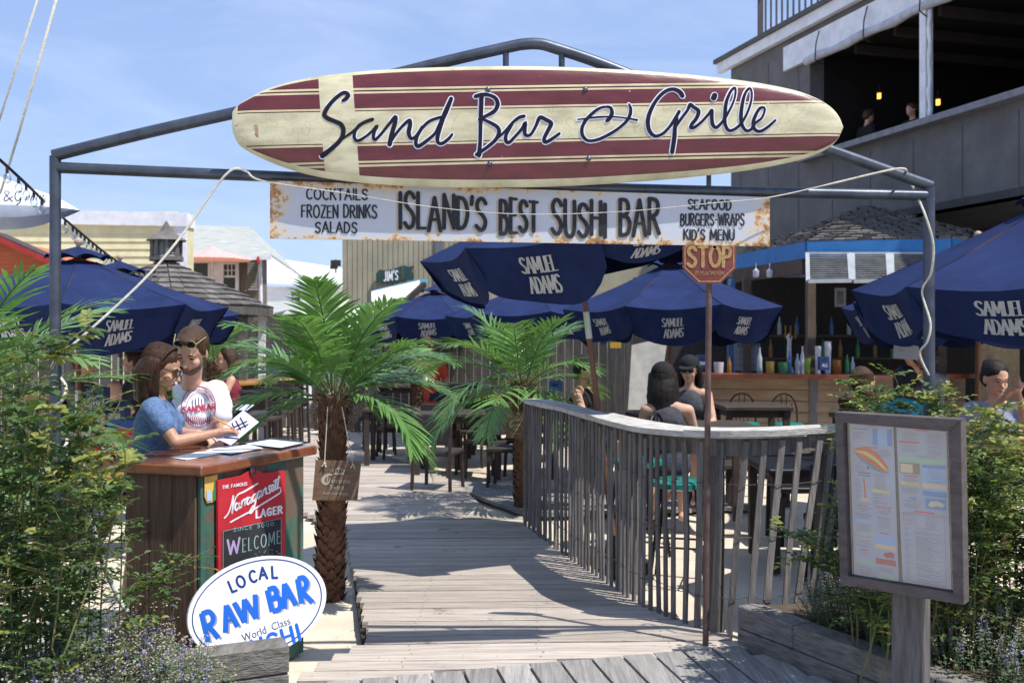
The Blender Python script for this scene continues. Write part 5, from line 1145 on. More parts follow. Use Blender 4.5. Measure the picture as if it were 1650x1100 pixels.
for k, (pts, wd) in enumerate(nar): ribbon(m_, smooth_line(q5(pts), 5), wd if not isinstance(wd, list) else [v*.62 for v in wd], fm, O0+k*.0002)
brush_text(m_, 'THE FAMOUS', (340+135/7.333, 340+425/7.333, 750+272/7.333, 750+228/7.333, 5.0, 4.8), fm, O0, 1.05, gap=.25)
brush_text(m_, 'LAGER', (340+535/7.333, 340+838/7.333, 750+615/7.333, 750+555/7.333, 11.5, 11), fm, O0, 3.0, gap=.28)
m_.build('lettering', WP_, ns)
m_ = MB(); ribbon(m_, [(359.5, 948), (359.5, 855.5), (453, 834.5), (453, 925)], 1.0, fm, .0295, cap=False); m_.build('chalkboard_frame', M('grey_metal_trim', (.3, .32, .34), rough=.4), ns)
m_ = MB(); brush_text(m_, 'W', (367, 386, 893, 889, 23, 23), fm, .0292, 3.4); m_.build('chalk_initial', M('lilac_chalk', (.42, .32, .55), rough=.9), ns)
m_ = MB()
def outline_txt(txt, box, wd, off): brush_text(m_, txt, box, fm, off, wd, gap=.35)
outline_txt('ELCOME', (391, 452, 889, 874, 21, 20), 1.5, .0292)
outline_txt('SINCE 3000', (376, 441, 856, 846, 5.5, 5.5), .8, .0292)
for k in range(26): x, y = random.uniform(412, 451), random.uniform(884, 905); ribbon(m_, [(x, y), (x+.7, y+.6)], 1.1, fm, .0292+k*.00005)
m_.build('chalk_lettering', M('pale_chalk', (.30, .42, .42), rough=.9), ns)
BDG = M('badge_metal', (.12, .13, .15), rough=.4, metal=.7)
m_ = MB(); bc_ = fm(407, 758, .03); rb_ = Vector((0, 0, 1)).rotation_difference(FP.n).to_matrix(); m_.lathe([(.024, 0), (.024, .006), (.019, .008), (.018, .004), (.0, .004)], bc_, 20, rot=rb_); m_.build('badge', BDG, ns)
m_ = MB(); m_.lathe([(.012, .0045), (.0, .0095)], bc_, 12, rot=rb_); m_.build('badge_centre', RSG, ns)
# small bottle shaped poster
ps = thing('bottle_poster', 'small yellow poster with a green bottle pinned left of the red beer sign', 'poster', fm(340, 790, .01))
m_ = MB(); m_.prism([fm(*q, .008) for q in ((330, 768), (350.5, 764), (350, 800), (344, 808), (334, 810), (330, 800))], FP.n*-.004); m_.build('card', M('orange_yellow_card', (.55, .33, .07), (.65, .42, .10), scale=8), ps)
m_ = MB(); m_.prism([fm(*q, .011) for q in ((345.5, 777), (347.5, 776.5), (348, 786), (350, 790), (350, 805), (343.5, 807), (343.5, 791), (345, 787))], FP.n*-.002); m_.build('bottle_print', M('bottle_green', (.02, .20, .08)), ps)
m_ = MB(); m_.prism([fm(*q, .011) for q in ((333, 791), (341, 790), (341, 806), (334, 807))], FP.n*-.002); m_.build('can_print', M('pale_blue_print', (.35, .45, .62)), ps)
# papers and clipboard on the counter
def sheet(name, label, pts, z, mat_, th=.002, cat='paper', noise_=0):
    m_ = MB(); v = [Vector((p[0], p[1], z)) for p in [tuple(G(x, y, z))[:2] for x, y in pts]]; m_.prism(v, (0, 0, th)); o = m_.build(name, mat_); return tag(o, label, cat), v
PAPER = M('white_paper', (.66, .66, .65), (.74, .74, .73), rough=.8, bump=.1, bscale=8)
sheet('paper_sheet', 'long white paper sheet lying flat on the host stand counter', ((276, 737), (372, 717), (402, 722), (300, 741)), 1.0545, PAPER)
sheet('paper_sheet', 'second creased paper sheet beside the clipboard on the host stand', ((330, 727), (400, 716), (424, 722), (372, 731)), 1.058, PAPER)
cl = thing('clipboard', 'black clipboard with a blue printed chart on the host stand counter', 'clipboard', G(440, 716, 1.055))
m_ = MB(); v = [Vector((*tuple(G(x, y, 1.055))[:2], 1.0548)) for x, y in ((384, 715), (453, 723), (499, 713), (440, 706))]; m_.prism(v, (0, 0, .006)); m_.build('board', M('black_plastic', (.015, .015, .018), rough=.4), cl)
m_ = MB(); v = [Vector((*tuple(G(x, y, 1.062))[:2], 1.0612)) for x, y in ((395, 714.5), (452, 721), (489, 713), (436, 707.5))]; m_.prism(v, (0, 0, .0008)); m_.build('chart', M('blue_white_chart', (.30, .42, .62), (.72, .76, .80), scale=22, grain=(1, 3, 1)), cl)

# ================================================================ oval raw bar sign
oc_, a_, b_, th_ = (414, 978.5), 115.5, 78.5, R(-20)
pA, pB = P(325, 1000, 4.56), P(520, 1000, 4.93); dAB = (pB-pA); dAB.z = 0; dAB.normalize(); nO = Vector((dAB.y, -dAB.x, .14)); 
OP = Plane(P(414, 978, 4.73), nO)
def om(x, y, o): return OP.hit(x, y, o)
def ell(k, n=56): return [(oc_[0]+a_*k*math.cos(t)*math.cos(th_)-b_*k*math.sin(t)*math.sin(th_), oc_[1]+a_*k*math.cos(t)*math.sin(th_)+b_*k*math.sin(t)*math.cos(th_)) for t in [2*math.pi*i/n for i in range(n)]]
ov = thing('oval_sign', 'oval white Local Raw Bar sign with blue lettering leaning at the foot of the stand', 'sign', om(430, 1062, 0))
m_ = MB(); m_.prism([om(*q, .009) for q in ell(1)], OP.n*-.018); m_.build('panel', M('white_sign_panel', (.74, .75, .80), (.80, .81, .85), rough=.35, scale=2, bump=.03), ov)
BLU1 = M('bright_blue_letters', (.01, .13, .62), rough=.45, bump=0, var=.05); NV1 = M('navy_letters', (.015, .04, .20), rough=.45, bump=0); GY1 = M('grey_letter_shadow', (.30, .32, .42), rough=.6, bump=0, var=.05)
m_ = MB(); e_ = ell(.93); ribbon(m_, e_+[e_[0]], 1.9, om, .0105, cap=False); m_.build('oval_line', NV1, ov)
A6 = (290, 880, 5.788)
def put(ch, x, y, ang, h, wsc, wd, off, mb_, dx=0, dy=0):
    c, s_ = math.cos(R(ang)), math.sin(R(ang)); k = 0
    for st in FONT[ch][1]:
        pts = [(x+dx+(a*wsc*h)*c-(-b*h)*s_, y+dy+(a*wsc*h)*s_+(-b*h)*c) for a, b in st]
        ribbon(mb_, sc(*A6, pts), wd, om, off+k*.0002, cap=True); k += 1
m_ = MB()
for ch, x, y, an in (('L', 487, 425, -22), ('O', 550, 388, -20), ('C', 662, 336, -13), ('A', 745, 302, -6), ('L', 862, 292, -3)): put(ch, x, y, an, 104, .95, 3.9, .0105, m_)
m_.build('lettering', NV1, ov)
RB = [[(200, 620), (262, 885)], [(205, 625), (270, 605), (308, 650), (300, 710), (245, 745)], [(268, 740), (360, 850)], [(425, 800), (432, 545)], [(432, 545), (538, 745)], [(432, 700), (490, 672)],
      [(505, 520), (605, 705)], [(605, 705), (600, 490)], [(600, 490), (712, 668)], [(712, 668), (702, 445)],
      [(815, 405), (862, 605)], [(820, 400), (880, 385), (900, 430), (885, 470), (840, 490)], [(840, 492), (915, 475), (938, 520), (925, 580), (865, 602)], [(975, 575), (975, 345)], [(975, 345), (1085, 545)], [(985, 475), (1040, 462)],
      [(1098, 300), (1138, 528)], [(1100, 300), (1150, 288), (1180, 330), (1170, 385), (1120, 415)], [(1130, 410), (1240, 520)]]
m_ = MB()
for k, s_ in enumerate(RB): ribbon(m_, smooth_line(sc(*A6, [(x+26, y+12) for x, y in s_]), 5), 4.6, om, .0094+k*.00006, cap=False)
m_.build('lettering_shadow', GY1, ov)
m_ = MB()
for k, s_ in enumerate(RB): ribbon(m_, smooth_line(sc(*A6, s_), 5), 8.0 if abs(s_[0][1]-s_[-1][1]) > 60 else 4.2, om, .0112+k*.00008, cap=False)
brush_text(m_, 'SUSHI', (290+560/5.788, 290+1128/5.788, 880+1080/5.788, 880+865/5.788, 26, 24), om, .0112, 5.2, gap=.3, slant=-.25)
m_.build('lettering', BLU1, ov)
m_ = MB(); type_text(m_, 'World  Class', (290+590/5.788, 290+1035/5.788, 880+888/5.788, 880+718/5.788, 12.5, 12), om, .0106, slant=-.30); m_.build('lettering', M('slate_letters', (.10, .11, .17), bump=0), ov)

# ================================================================ wooden beer signs hung on the palms
SGN = M('brown_wood_plaque', (.12, .07, .045), (.23, .145, .09), rough=.6, scale=5, grain=(1, 1, 6), bump=.2)
CRM = M('cream_print', (.50, .46, .36), rough=.7, bump=0)
def plaque(label, q4, D, ropes, n=(0.05, -1, 0.03)):
    """q4: photo corners tl, tr, br, bl"""
    PPn = Plane(P(sum(q[0] for q in q4)/4, sum(q[1] for q in q4)/4, D), n); t = thing('beer_plaque', label, 'sign', PPn.hit(*q4[0])); pm = lambda x, y, o: PPn.hit(x, y, o)
    m_ = MB(); m_.prism([pm(*q, .008) for q in q4], PPn.n*-.016); m_.build('panel', SGN, t)
    tl, tr_, br, bl = [Vector((*q, 0)) for q in q4]
    def bi(u, v, o): q = tl.lerp(tr_, u).lerp(bl.lerp(br, u), v); return pm(q.x, q.y, .009+o)
    m_ = MB(); cr_ = [(.42, .33), (.63, .33)]; ribbon(m_, cr_, .035, bi, .001); ribbon(m_, smooth_line([(.43, .31), (.40, .25), (.46, .20), (.525, .18), (.59, .20), (.65, .25), (.62, .31)]), .014, bi, .0013)
    for s_ in ([(.47, .31), (.46, .24), (.525, .19)], [(.525, .31), (.525, .15)], [(.58, .31), (.59, .24), (.525, .19)]): ribbon(m_, s_, .012, bi, .0016)
    ribbon(m_, smooth_line([(.40, .37), (.31, .35), (.22, .42), (.20, .52), (.26, .59), (.33, .56), (.36, .46)]), [.03, .05, .07, .08, .06, .04, .02], bi, .001); ribbon(m_, [(.30, .38), (.29, .58)], .02, bi, .0014)
    type_text(m_, 'orona', (.385, .80, .56, .56, .125, .125), bi, .001); type_text(m_, 'Extra', (.37, .68, .72, .72, .12, .12), bi, .001); type_text(m_, 'Find your beach', (.22, .78, .86, .86, .075, .075), bi, .001)
    m_.build('lettering', CRM, t)
    for (a, b, kx, ky) in ropes:
        m_ = MB(); m_.tube([P(a[0], a[1], D+.02), bi(kx, ky, .004)], .0035, 5); k_ = bi(kx, ky, .006); m_.ball(k_, .010, 8); m_.tube([k_, k_+Vector((.012, -.006, -.022))], .005, 5); m_.tube([k_, k_+Vector((-.014, -.006, -.016))], .005, 5); m_.build('hanging_cord', ROPE, t)
    return t
plaque('brown wooden beer plaque hanging by cords on the front palm trunk', ((508.5, 741), (582, 743), (575.5, 806), (503, 805.5)), 6.22, (((528, 655), 0, .20, .08), ((551, 655), 0, .83, .1)))
plaque('small dim wooden beer plaque hanging on the palm beside the fence', ((816, 662), (848, 663), (846, 706), (815, 705)), 9.36, (((836, 622), 0, .6, .06),))

# ================================================================ menu board on a post
mb0, mb1 = P(1348, 800, 4.12), P(1546, 800, 3.82); MP = vplane((mb0.x, mb0.y, 0), (mb1.x, mb1.y, 0))
def mm(x, y, o=0): return MP.hit(x, y, o)
mn = thing('menu_board', 'framed glass menu board on a grey post by the right rose bush', 'menu board', mm(1460, 1100)*1)
FRM = M('brown_grey_frame', (.06, .048, .047), (.11, .09, .087), rough=.7, scale=6, grain=(2, 2, 5), bump=.3)
fo = ((1345, 664), (1548, 676), (1553, 974), (1354, 941)); fi_ = ((1358, 681), (1528, 695), (1536, 955), (1366, 928))
for i, nm in enumerate(('top', 'right', 'bottom', 'left')):
    j = (i+1) % 4; th = .10 if i == 0 else .075; m_ = MB(); q = [mm(*fo[i], .035 if i else .045), mm(*fo[j], .035 if i else .045), mm(*fi_[j], .035 if i else .045), mm(*fi_[i], .035 if i else .045)]
    m_.prism(q, MP.n*-th); m_.build('frame_board', FRM, mn)
m_ = MB(); m_.prism([mm(*q, -.02) for q in fo], MP.n*-.02); m_.build('back_panel', M('dark_backing', (.03, .028, .03)), mn)
m_ = MB(); pa, pb = mm(1435, 930, -.02), mm(1488, 930, -.02); dp = (pb-pa); dp.z = 0; pc = (pa+pb)/2; pc.z = 0; m_.bbox(pc+Vector((0, 0, .33))-MP.n*.05, (dp.length, .09, 1.0), .006, Matrix((dp.normalized(), Vector((-dp.y, dp.x, 0)).normalized(), Vector((0, 0, 1)))).transposed()); m_.build('post', WOOD_GREY, mn)
S7 = lambda p: (1350+p[0]/3.667, 680+p[1]/3.667)
INK = {k: M('print_'+k, c, rough=.7, bump=0, var=.05) for k, c in dict(grey=(.17, .18, .22), red=(.50, .10, .13), blue=(.06, .22, .50), sky=(.25, .42, .65), sea=(.05, .25, .52), sand=(.60, .50, .34), green=(.30, .50, .38), yellow=(.62, .55, .12), orange=(.55, .10, .04), teal=(.03, .25, .38), brown=(.22, .17, .13), crab=(.40, .05, .05)).items()}
def menu_sheet(corners, seed):
    c = [Vector((*S7(q), 0)) for q in corners]; rr = random.Random(seed)
    m_ = MB(); m_.prism([mm(q.x, q.y, -.012) for q in c], MP.n*-.001); sh = m_.build('menu_sheet', M('menu_paper', (.28, .33, .43), (.31, .36, .46), rough=.5, scale=2, bump=0), mn)
    def bi(u, v, o=0): q = c[0].lerp(c[1], u).lerp(c[3].lerp(c[2], u), v); return mm(q.x, q.y, -.0112+o)
    layers = {}
    def L(k): return layers.setdefault(k, MB())
    def rect(u0, v0, u1, v1, k, o=.0): L(k).add([bi(u0, v0, o), bi(u1, v0, o), bi(u1, v1, o), bi(u0, v1, o)], [(0, 1, 2, 3)])
    def lines(u0, u1, v0, v1, k='grey', dv=.0062, cen=True):
        v = v0
        while v < v1:
            if rr.random() < .86:
                w_ = (u1-u0)*rr.uniform(.45, .98); c_ = (u0+u1)/2 if cen else u0+w_/2; u = c_-w_/2
                while u < c_+w_/2: ww = rr.uniform(.02, .06); rect(u, v, min(u+ww, c_+w_/2), v+dv*.36, k); u += ww+.012
            v += dv
    def finish(extra=None):
        for k, m2 in layers.items(): m2.build('print', INK[k], sh)
    return bi, rect, lines, L, finish
bi, rect, lines, L_, fin = menu_sheet(((68, 5), (328, 20), (362, 980), (98, 928)), 21)
rect(.36, .008, .60, .014, 'red'); rect(.08, .03, .42, .036, 'blue'); rect(.06, .045, .42, .048, 'sand'); rect(.06, .12, .42, .123, 'sand'); lines(.08, .40, .052, .118, 'grey', cen=False)
for i in range(8): rect(.52+.055*i, .025, .52+.055*(i+1), .128, ('blue', 'sea', 'sky', 'sky', 'sky', 'sky', 'sea', 'blue')[i])
rect(.3, .142, .62, .150, 'red'); lines(.55, .95, .155, .20); 
# the printed beach parasol
par = smooth_line([(.08, .165), (.2, .15), (.42, .148), (.65, .19), (.82, .25), (.84, .285)], 4); base = smooth_line([(.08, .175), (.2, .225), (.4, .265), (.62, .292), (.84, .30)], 4); n_ = min(len(par), len(base))
for lo, hi, k in ((0, .38, 'teal'), (.18, .55, 'orange'), (.50, .76, 'yellow'), (.72, 1.0, 'orange')):
    vs = []; 
    for i in range(n_): a, b = base[i*(len(base)-1)//(n_-1)], par[i*(len(par)-1)//(n_-1)]; p_, q_ = a.lerp(b, lo), a.lerp(b, hi); vs += [bi(p_.x, p_.y, .0004+lo*.0006), bi(q_.x, q_.y, .0004+lo*.0006)]
    L_(k).add(vs, [(2*i, 2*i+1, 2*i+3, 2*i+2) for i in range(n_-1)])
L_('orange').add([bi(.27, .345, .0004), bi(.305, .345, .0004), bi(.325, .47, .0004), bi(.29, .47, .0004)], [(0, 1, 2, 3)]); rect(.22, .472, .40, .484, 'yellow', .0003); rect(.36, .262, .42, .285, 'brown', .0003)
rect(.16, .305, .44, .314, 'grey'); rect(.16, .322, .44, .330, 'blue'); lines(.06, .36, .235, .30); lines(.50, .82, .305, .40); rect(.46, .408, .88, .422, 'yellow'); lines(.48, .88, .428, .49, cen=False); lines(.06, .24, .345, .47); 
rect(.02, .503, .98, .505, 'brown'); rect(.12, .515, .36, .521, 'red'); rect(.52, .512, .88, .520, 'red'); lines(.05, .46, .528, .60); rect(.04, .605, .48, .628, 'sky'); lines(.05, .46, .635, .68); rect(.04, .685, .46, .700, 'green'); lines(.05, .44, .71, .78); rect(.15, .795, .33, .802, 'red'); lines(.08, .42, .81, .85)
rect(.04, .865, .46, .885, 'green'); lines(.05, .44, .90, .96); lines(.52, .92, .53, .66); rect(.60, .672, .82, .678, 'red'); 
for i in range(6): rect(.50, .69+i*.014, .96, .69+(i+1)*.014, ('sky', 'sky', 'sky', 'sky', 'sand', 'sand')[i])
rect(.50, .835, .95, .87, 'crab'); 
L_('crab').add([bi(.66, .81, .0003), bi(.72, .795, .0003), bi(.86, .785, .0003), bi(.92, .80, .0003), bi(.90, .825, .0003), bi(.82, .818, .0003), bi(.76, .828, .0003)], [range(7)]); lines(.52, .92, .885, .915)
L_('green').add([bi(.55, .955, .0003), bi(.60, .93, .0003), bi(.75, .922, .0003), bi(.90, .93, .0003), bi(.93, .955, .0003), bi(.85, .975, .0003), bi(.65, .975, .0003)], [range(7)]); fin()
bi, rect, lines, L_, fin = menu_sheet(((345, 25), (640, 42), (672, 1038), (385, 985)), 22)
rect(.36, .012, .66, .018, 'red'); lines(.05, .45, .025, .08); lines(.54, .96, .03, .16); rect(.05, .085, .45, .098, 'red'); lines(.05, .45, .105, .15); lines(.3, .9, .162, .19)
rect(.03, .178, .97, .215, 'green'); rect(.03, .218, .44, .285, 'brown'); rect(.05, .224, .30, .278, 'sand', .0003)
for i in range(12): rect(.49, .222+i*.0155, .97, .222+(i+1)*.0155, ('sea', 'sky', 'sky', 'sky', 'sky', 'sky', 'sky', 'sand', 'sand', 'sky', 'sea', 'blue')[i])
lines(.54, .93, .24, .33, 'grey'); rect(.10, .292, .40, .300, 'red'); lines(.04, .44, .305, .36); rect(.05, .335, .42, .355, 'yellow'); lines(.05, .42, .37, .41); rect(.20, .425, .34, .438, 'sea'); lines(.05, .42, .445, .49)
rect(.53, .42, .95, .485, 'sea'); L_('sand').add([bi(.58, .465, .0004), bi(.63, .44, .0004), bi(.75, .432, .0004), bi(.85, .440, .0004), bi(.92, .45, .0004), bi(.88, .468, .0004), bi(.75, .463, .0004), bi(.66, .472, .0004)], [range(8)])
rect(.30, .505, .70, .515, 'red'); rect(.05, .522, .95, .526, 'red'); lines(.06, .40, .53, .60, cen=False); lines(.52, .80, .53, .61, cen=False); lines(.08, .20, .61, .93, cen=False, dv=.0085); lines(.30, .86, .61, .93, cen=False, dv=.0085); rect(.90, .53, .905, .93, 'grey'); rect(.1, .935, .9, .939, 'red'); lines(.15, .9, .945, .985); fin()
gl = bpy.data.materials.new('menu_glass'); gl.use_nodes = True; t_ = gl.node_tree; b_g = t_.nodes['Principled BSDF']; b_g.inputs['Roughness'].default_value = .04; b_g.inputs['Base Color'].default_value = (.8, .85, .88, 1)
tr_n = t_.nodes.new('ShaderNodeBsdfTransparent'); ms_ = t_.nodes.new('ShaderNodeMixShader'); lw_ = t_.nodes.new('ShaderNodeLayerWeight'); lw_.inputs[0].default_value = .25
mr_ = t_.nodes.new('ShaderNodeMapRange'); mr_.inputs[3].default_value = .06; mr_.inputs[4].default_value = .6; t_.links.new(lw_.outputs['Fresnel'], mr_.inputs[0]); t_.links.new(mr_.outputs[0], ms_.inputs[0])
gy_ = t_.nodes.new('ShaderNodeBsdfGlossy'); gy_.inputs['Roughness'].default_value = .05; t_.links.new(tr_n.outputs[0], ms_.inputs[1]); t_.links.new(gy_.outputs[0], ms_.inputs[2]); t_.links.new(ms_.outputs[0], t_.nodes['Material Output'].inputs[0])
m_ = MB(); m_.prism([mm(*q, .012) for q in fi_], MP.n*-.003); m_.build('glass', gl, mn)

# ================================================================ furniture
BMET = M('black_metal', (.014, .014, .016), rough=.45, metal=.4, bump=.1); GSEAT = M('teal_green_vinyl', (.008, .16, .13), (.012, .20, .165), rough=.3, bump=.1, coat=.3)
DWD = M('dark_brown_furniture', (.035, .026, .022), (.06, .045, .037), rough=.7, bump=.2); OWD = M('orange_varnished_wood', (.34, .15, .035), (.46, .22, .06), rough=.35, scale=4, grain=(4, 1, 4), coat=.3)
WICK = M('dark_wicker', (.022, .018, .016), (.05, .042, .038), rough=.8, scale=60, bump=.8, bscale=90)
def hoop_stool(label, x, y, rz, seat=.74, group='hoop-backed bar stools with green seats', s=1, z=-.06):
    t = thing('bar_stool', label, 'bar stool', (x, y, z), R(rz), group)
    m_ = MB(); m_.lathe([(0, seat), (.17, seat), (.195, seat+.015), (.195, seat+.045), (.16, seat+.065), (0, seat+.07)], (0, 0, 0), 20); m_.build('seat', GSEAT, t, smooth=True, world=False)
    m_ = MB(); pts = [(-.15, .17*math.cos(a), seat+.05+.36*math.sin(a)**.6 if math.sin(a) > 0 else seat+.05) for a in [math.pi*i/16 for i in range(17)]]; m_.tube(pts, .011, 6)
    for k in range(4): yv = -.09+.06*k; m_.tube([(-.13, yv*.7, seat+.04), (-.15, yv*1.15, seat+.05+.36*(1-(abs(yv*1.15)/.17)**2.2))], .006, 5)
    m_.build('backrest', BMET, t, world=False)
    for sx, sy in ((1, 1), (1, -1), (-1, 1), (-1, -1)): m_ = MB(); m_.tube([(.12*sx, .12*sy, seat), (.19*sx, .19*sy, 0)], .0125, 6); m_.build('leg', BMET, t, world=False)
    m_ = MB(); z = .27; r_ = .168; m_.tube([(r_, r_, z), (r_, -r_, z), (-r_, -r_, z), (-r_, r_, z), (r_, r_, z)], .008, 5, cap=False); m_.build('footrest', BMET, t, world=False); return t
hoop_stool('green-seated hoop stool at the bar counter, left of the pair', P(1198, 0, 12.2).x, 12.2, -95, seat=.62); hoop_stool('green-seated hoop stool at the bar counter, right of the pair', P(1270, 0, 12.1).x, 12.1, -85, seat=.62)
hoop_stool('green-seated stool close behind the near pickets of the fence', 1.18, 7.0, 165, seat=.66); hoop_stool('second green-seated stool further back behind the fence pickets', .98, 7.75, 150, seat=.72)
def chair(label, x, y, rz, h=.46, back=.42, mat_=WICK, w=.46, group='dark wicker chairs', z=-.06, name='chair', solid=True):
    t = thing(name, label, 'chair' if h < .6 else 'bar chair', (x, y, z), R(rz), group)
    m_ = MB(); m_.bbox((0, 0, h), (w, w, .05), .01); m_.build('seat', mat_, t, world=False)
    m_ = MB()
    if solid: m_.bbox((-w/2+.02, 0, h+back*.62), (.035, w, back*.8), .008)
    else:
        m_.box((-w/2+.02, 0, h+back-.05), (.025, w, .09))
        for k in range(3): m_.box((-w/2+.02, 0, h+back*.25+k*.1), (.018, w-.04, .035))
    m_.build('backrest', mat_, t, world=False)
    for sx, sy in ((1, 1), (1, -1), (-1, 1), (-1, -1)): m_ = MB(); m_.beam((sx*(w/2-.03), sy*(w/2-.03), h+(back if sx < 0 else 0)), (sx*(w/2-.01)*(1.1 if sx < 0 else 1), sy*(w/2-.01), 0), .032, .032, up=(1, 0, 0)); m_.build('leg', DWD if mat_ is WICK else mat_, t, world=False)
    if h > .6: m_ = MB(); z_ = .25; r_ = w/2-.02; m_.tube([(r_, r_, z_), (r_, -r_, z_), (-r_, -r_, z_), (-r_, r_, z_), (r_, r_, z_)], .012, 4, cap=False); m_.build('footrest', mat_, t, world=False)
    return t
def table(label, x, y, w, d, h, mat_=DWD, rz=0, legs=4, z=-.06, group=None):
    t = thing('table', label, 'table', (x, y, z), R(rz), group); m_ = MB(); m_.bbox((0, 0, h), (w, d, .045), .008); m_.build('tabletop', mat_, t, world=False)
    if legs == 4:
        for sx, sy in ((1, 1), (1, -1), (-1, 1), (-1, -1)): m_ = MB(); m_.box((sx*(w/2-.06), sy*(d/2-.06), h/2-.01), (.06, .06, h-.02)); m_.build('leg', DWD, t, world=False)
        m_ = MB(); m_.box((0, 0, h-.06), (w-.14, d-.14, .07)); m_.build('apron', DWD, t, world=False)
    else: m_ = MB(); m_.lathe([(.24, 0), (.24, .03), (.04, .06), (.035, h-.03)], (0, 0, 0), 12); m_.build('pedestal', BMET, t, world=False)
    return t
X = lambda px, D: P(px, 0, D).x
chair('dark wicker chair with its back to the boardwalk, in parasol shade', X(706, 11.0), 11.0, 75, group='dark wicker chairs')
chair('dark wicker chair right of the boardwalk, partly behind the palm trunk', X(790, 12.1), 12.1, 130); chair('dark wicker chair beyond the shaded table right of centre', X(762, 13.4), 13.4, 250)
chair('dark wicker chair just left of the second palm trunk', X(822, 11.2), 11.3, 170)
table('dark table with brown top in the shade between the palms', X(740, 12.4), 12.4, 1.1, .8, .78); table('dark picnic height table under the far parasol', X(690, 15.0), 15.0, 1.5, .8, 1.0)
table('orange-topped table behind the palm trunk plaque', X(800, 14.5), 14.5, .9, .7, .9, OWD); table('wooden table beside the man in the dark cap', X(885, 10.6), 10.6, .8, .7, .9, OWD)
table('brown table where the two women sit behind the fence rail', X(1120, 9.0), 9.0, 1.0, .75, .92, DWD); table('black metal table behind the right hand pickets', X(1318, 7.6), 7.6, .95, .8, .74, BMET)
chair('black metal chair behind the right hand pickets', X(1290, 8.4), 8.4, 270, mat_=BMET, group='black metal chairs'); chair('black metal chair by the menu board behind the pickets', X(1345, 6.9), 6.75, 80, mat_=BMET, solid=False, group='black metal chairs')
for i, (px, D, rz) in enumerate(((392, 11.4, 250), (420, 12.3, 255), (440, 13.3, 250), (456, 14.4, 255), (470, 15.6, 250))):
    chair(('tall dark bar chair nearest the man in the white shirt', 'second tall dark bar chair in the row left of the front palm', 'third tall dark bar chair in the row left of the front palm', 'fourth tall dark bar chair, seen between palm leaves', 'farthest tall dark bar chair in the row by the gazebo')[i], X(px, D), D, rz, h=.72, back=.38, mat_=DWD, w=.40, group='tall dark bar chairs', name='bar_chair', solid=(i == 0))
table('long orange-topped bar table behind the man in the white shirt', X(405, 13.6)-.55, 14.2, .6, 3.6, 1.06, OWD, rz=-18)
table('orange-topped counter behind the seated man at the far left', X(190, 11.6), 11.6, 2.2, .45, 1.02, OWD, z=-.06); chair('black bar chair under the seated man at the far left', X(128, 9.6), 9.6, 0, h=.70, back=.42, mat_=BMET, w=.42, group='black bar chairs', name='bar_chair')
chair('black bar chair under the second seated person at the left', X(222, 10.4), 10.4, 180, h=.70, back=.42, mat_=BMET, w=.42, group='black bar chairs', name='bar_chair'); table('low dark side table behind the woman at the host stand', X(170, 8.0), 8.0, .9, .6, .62, OWD)
table('small high table behind the menu in the man\'s hand', X(380, 8.6), 8.6, .45, .45, 1.05, DWD, legs=1)
def crate(name, label, px, py, D, dims, mat_, text=None, tm=None, cat='crate', rz=0, col=None):
    c = P(px, py, D); t = thing(name, label, cat, c-Vector((0, 0, dims[2]/2)), R(rz)); m_ = MB(); z = dims[2]; w_, d_ = dims[0], dims[1]
    for bx in (((0, -d_/2+.01, z/2), (w_, .02, z)), ((0, d_/2-.01, z/2), (w_, .02, z)), ((-w_/2+.01, 0, z/2), (.02, d_-.04, z)), ((w_/2-.01, 0, z/2), (.02, d_-.04, z)), ((0, 0, .01), (w_-.04, d_-.04, .02))): m_.box(*bx)
    m_.build('body', mat_, t, world=False); m_ = MB(); m_.box((0, -d_/2-.004, z*.82), (w_*.35, .008, z*.14)); m_.build('handle_slot', DARK, t, world=False)
    if text: m_ = MB(); brush_text(m_, text, (-w_*.3, w_*.3, -z*.25, -z*.25, z*.22, z*.22), lambda X_, Y_, o: Vector((X_, -d_/2-.003-o, -Y_)), 0, z*.035); m_.build('lettering', WHT, t, world=False)
    return t
CBL = M('blue_plastic', (.010, .035, .14), rough=.4); CRD = M('red_plastic', (.30, .012, .015), rough=.4)
crate('bottle_carrier', 'blue beer carrier standing on the low table behind the woman', 158, 645, 8.4, (.15, .14, .22), CBL, 'SAM'); crate('bottle_carrier', 'blue beer carrier hanging lower behind the woman, white lettering', 190, 664, 8.6, (.17, .14, .18), CBL, 'BUD LIGHT'); crate('bottle_carrier', 'dark blue beer carrier at knee height behind the woman', 194, 690, 7.8, (.15, .14, .12), CBL, 'BUD LIGHT')
crate('beer_crate', 'red beer crate behind the woman in the blue shirt', 196, 713, 7.2, (.30, .25, .19), CRD, 'BEER'); crate('beer_crate', 'lower red beer crate under another behind the host stand', 192, 741, 7.2, (.34, .25, .10), CRD)
crate('napkin_caddy', 'blue caddy on the dark table between the palms', 705, 628, 14.9, (.22, .16, .16), CBL, cat='caddy'); crate('napkin_caddy', 'blue and red caddy on the table beside the man in the dark cap', 895, 622, 10.6, (.14, .12, .12), CBL, cat='caddy'); crate('napkin_caddy', 'blue and white caddy at the left end of the bar counter', 1131, 582, 13.1, (.13, .12, .17), CBL, 'SAM', cat='caddy')
crate('napkin_caddy', 'white printed box on the bar counter beside the cup stacks', 1327, 585, 12.6, (.12, .1, .17), CBL, 'ALE', cat='caddy')
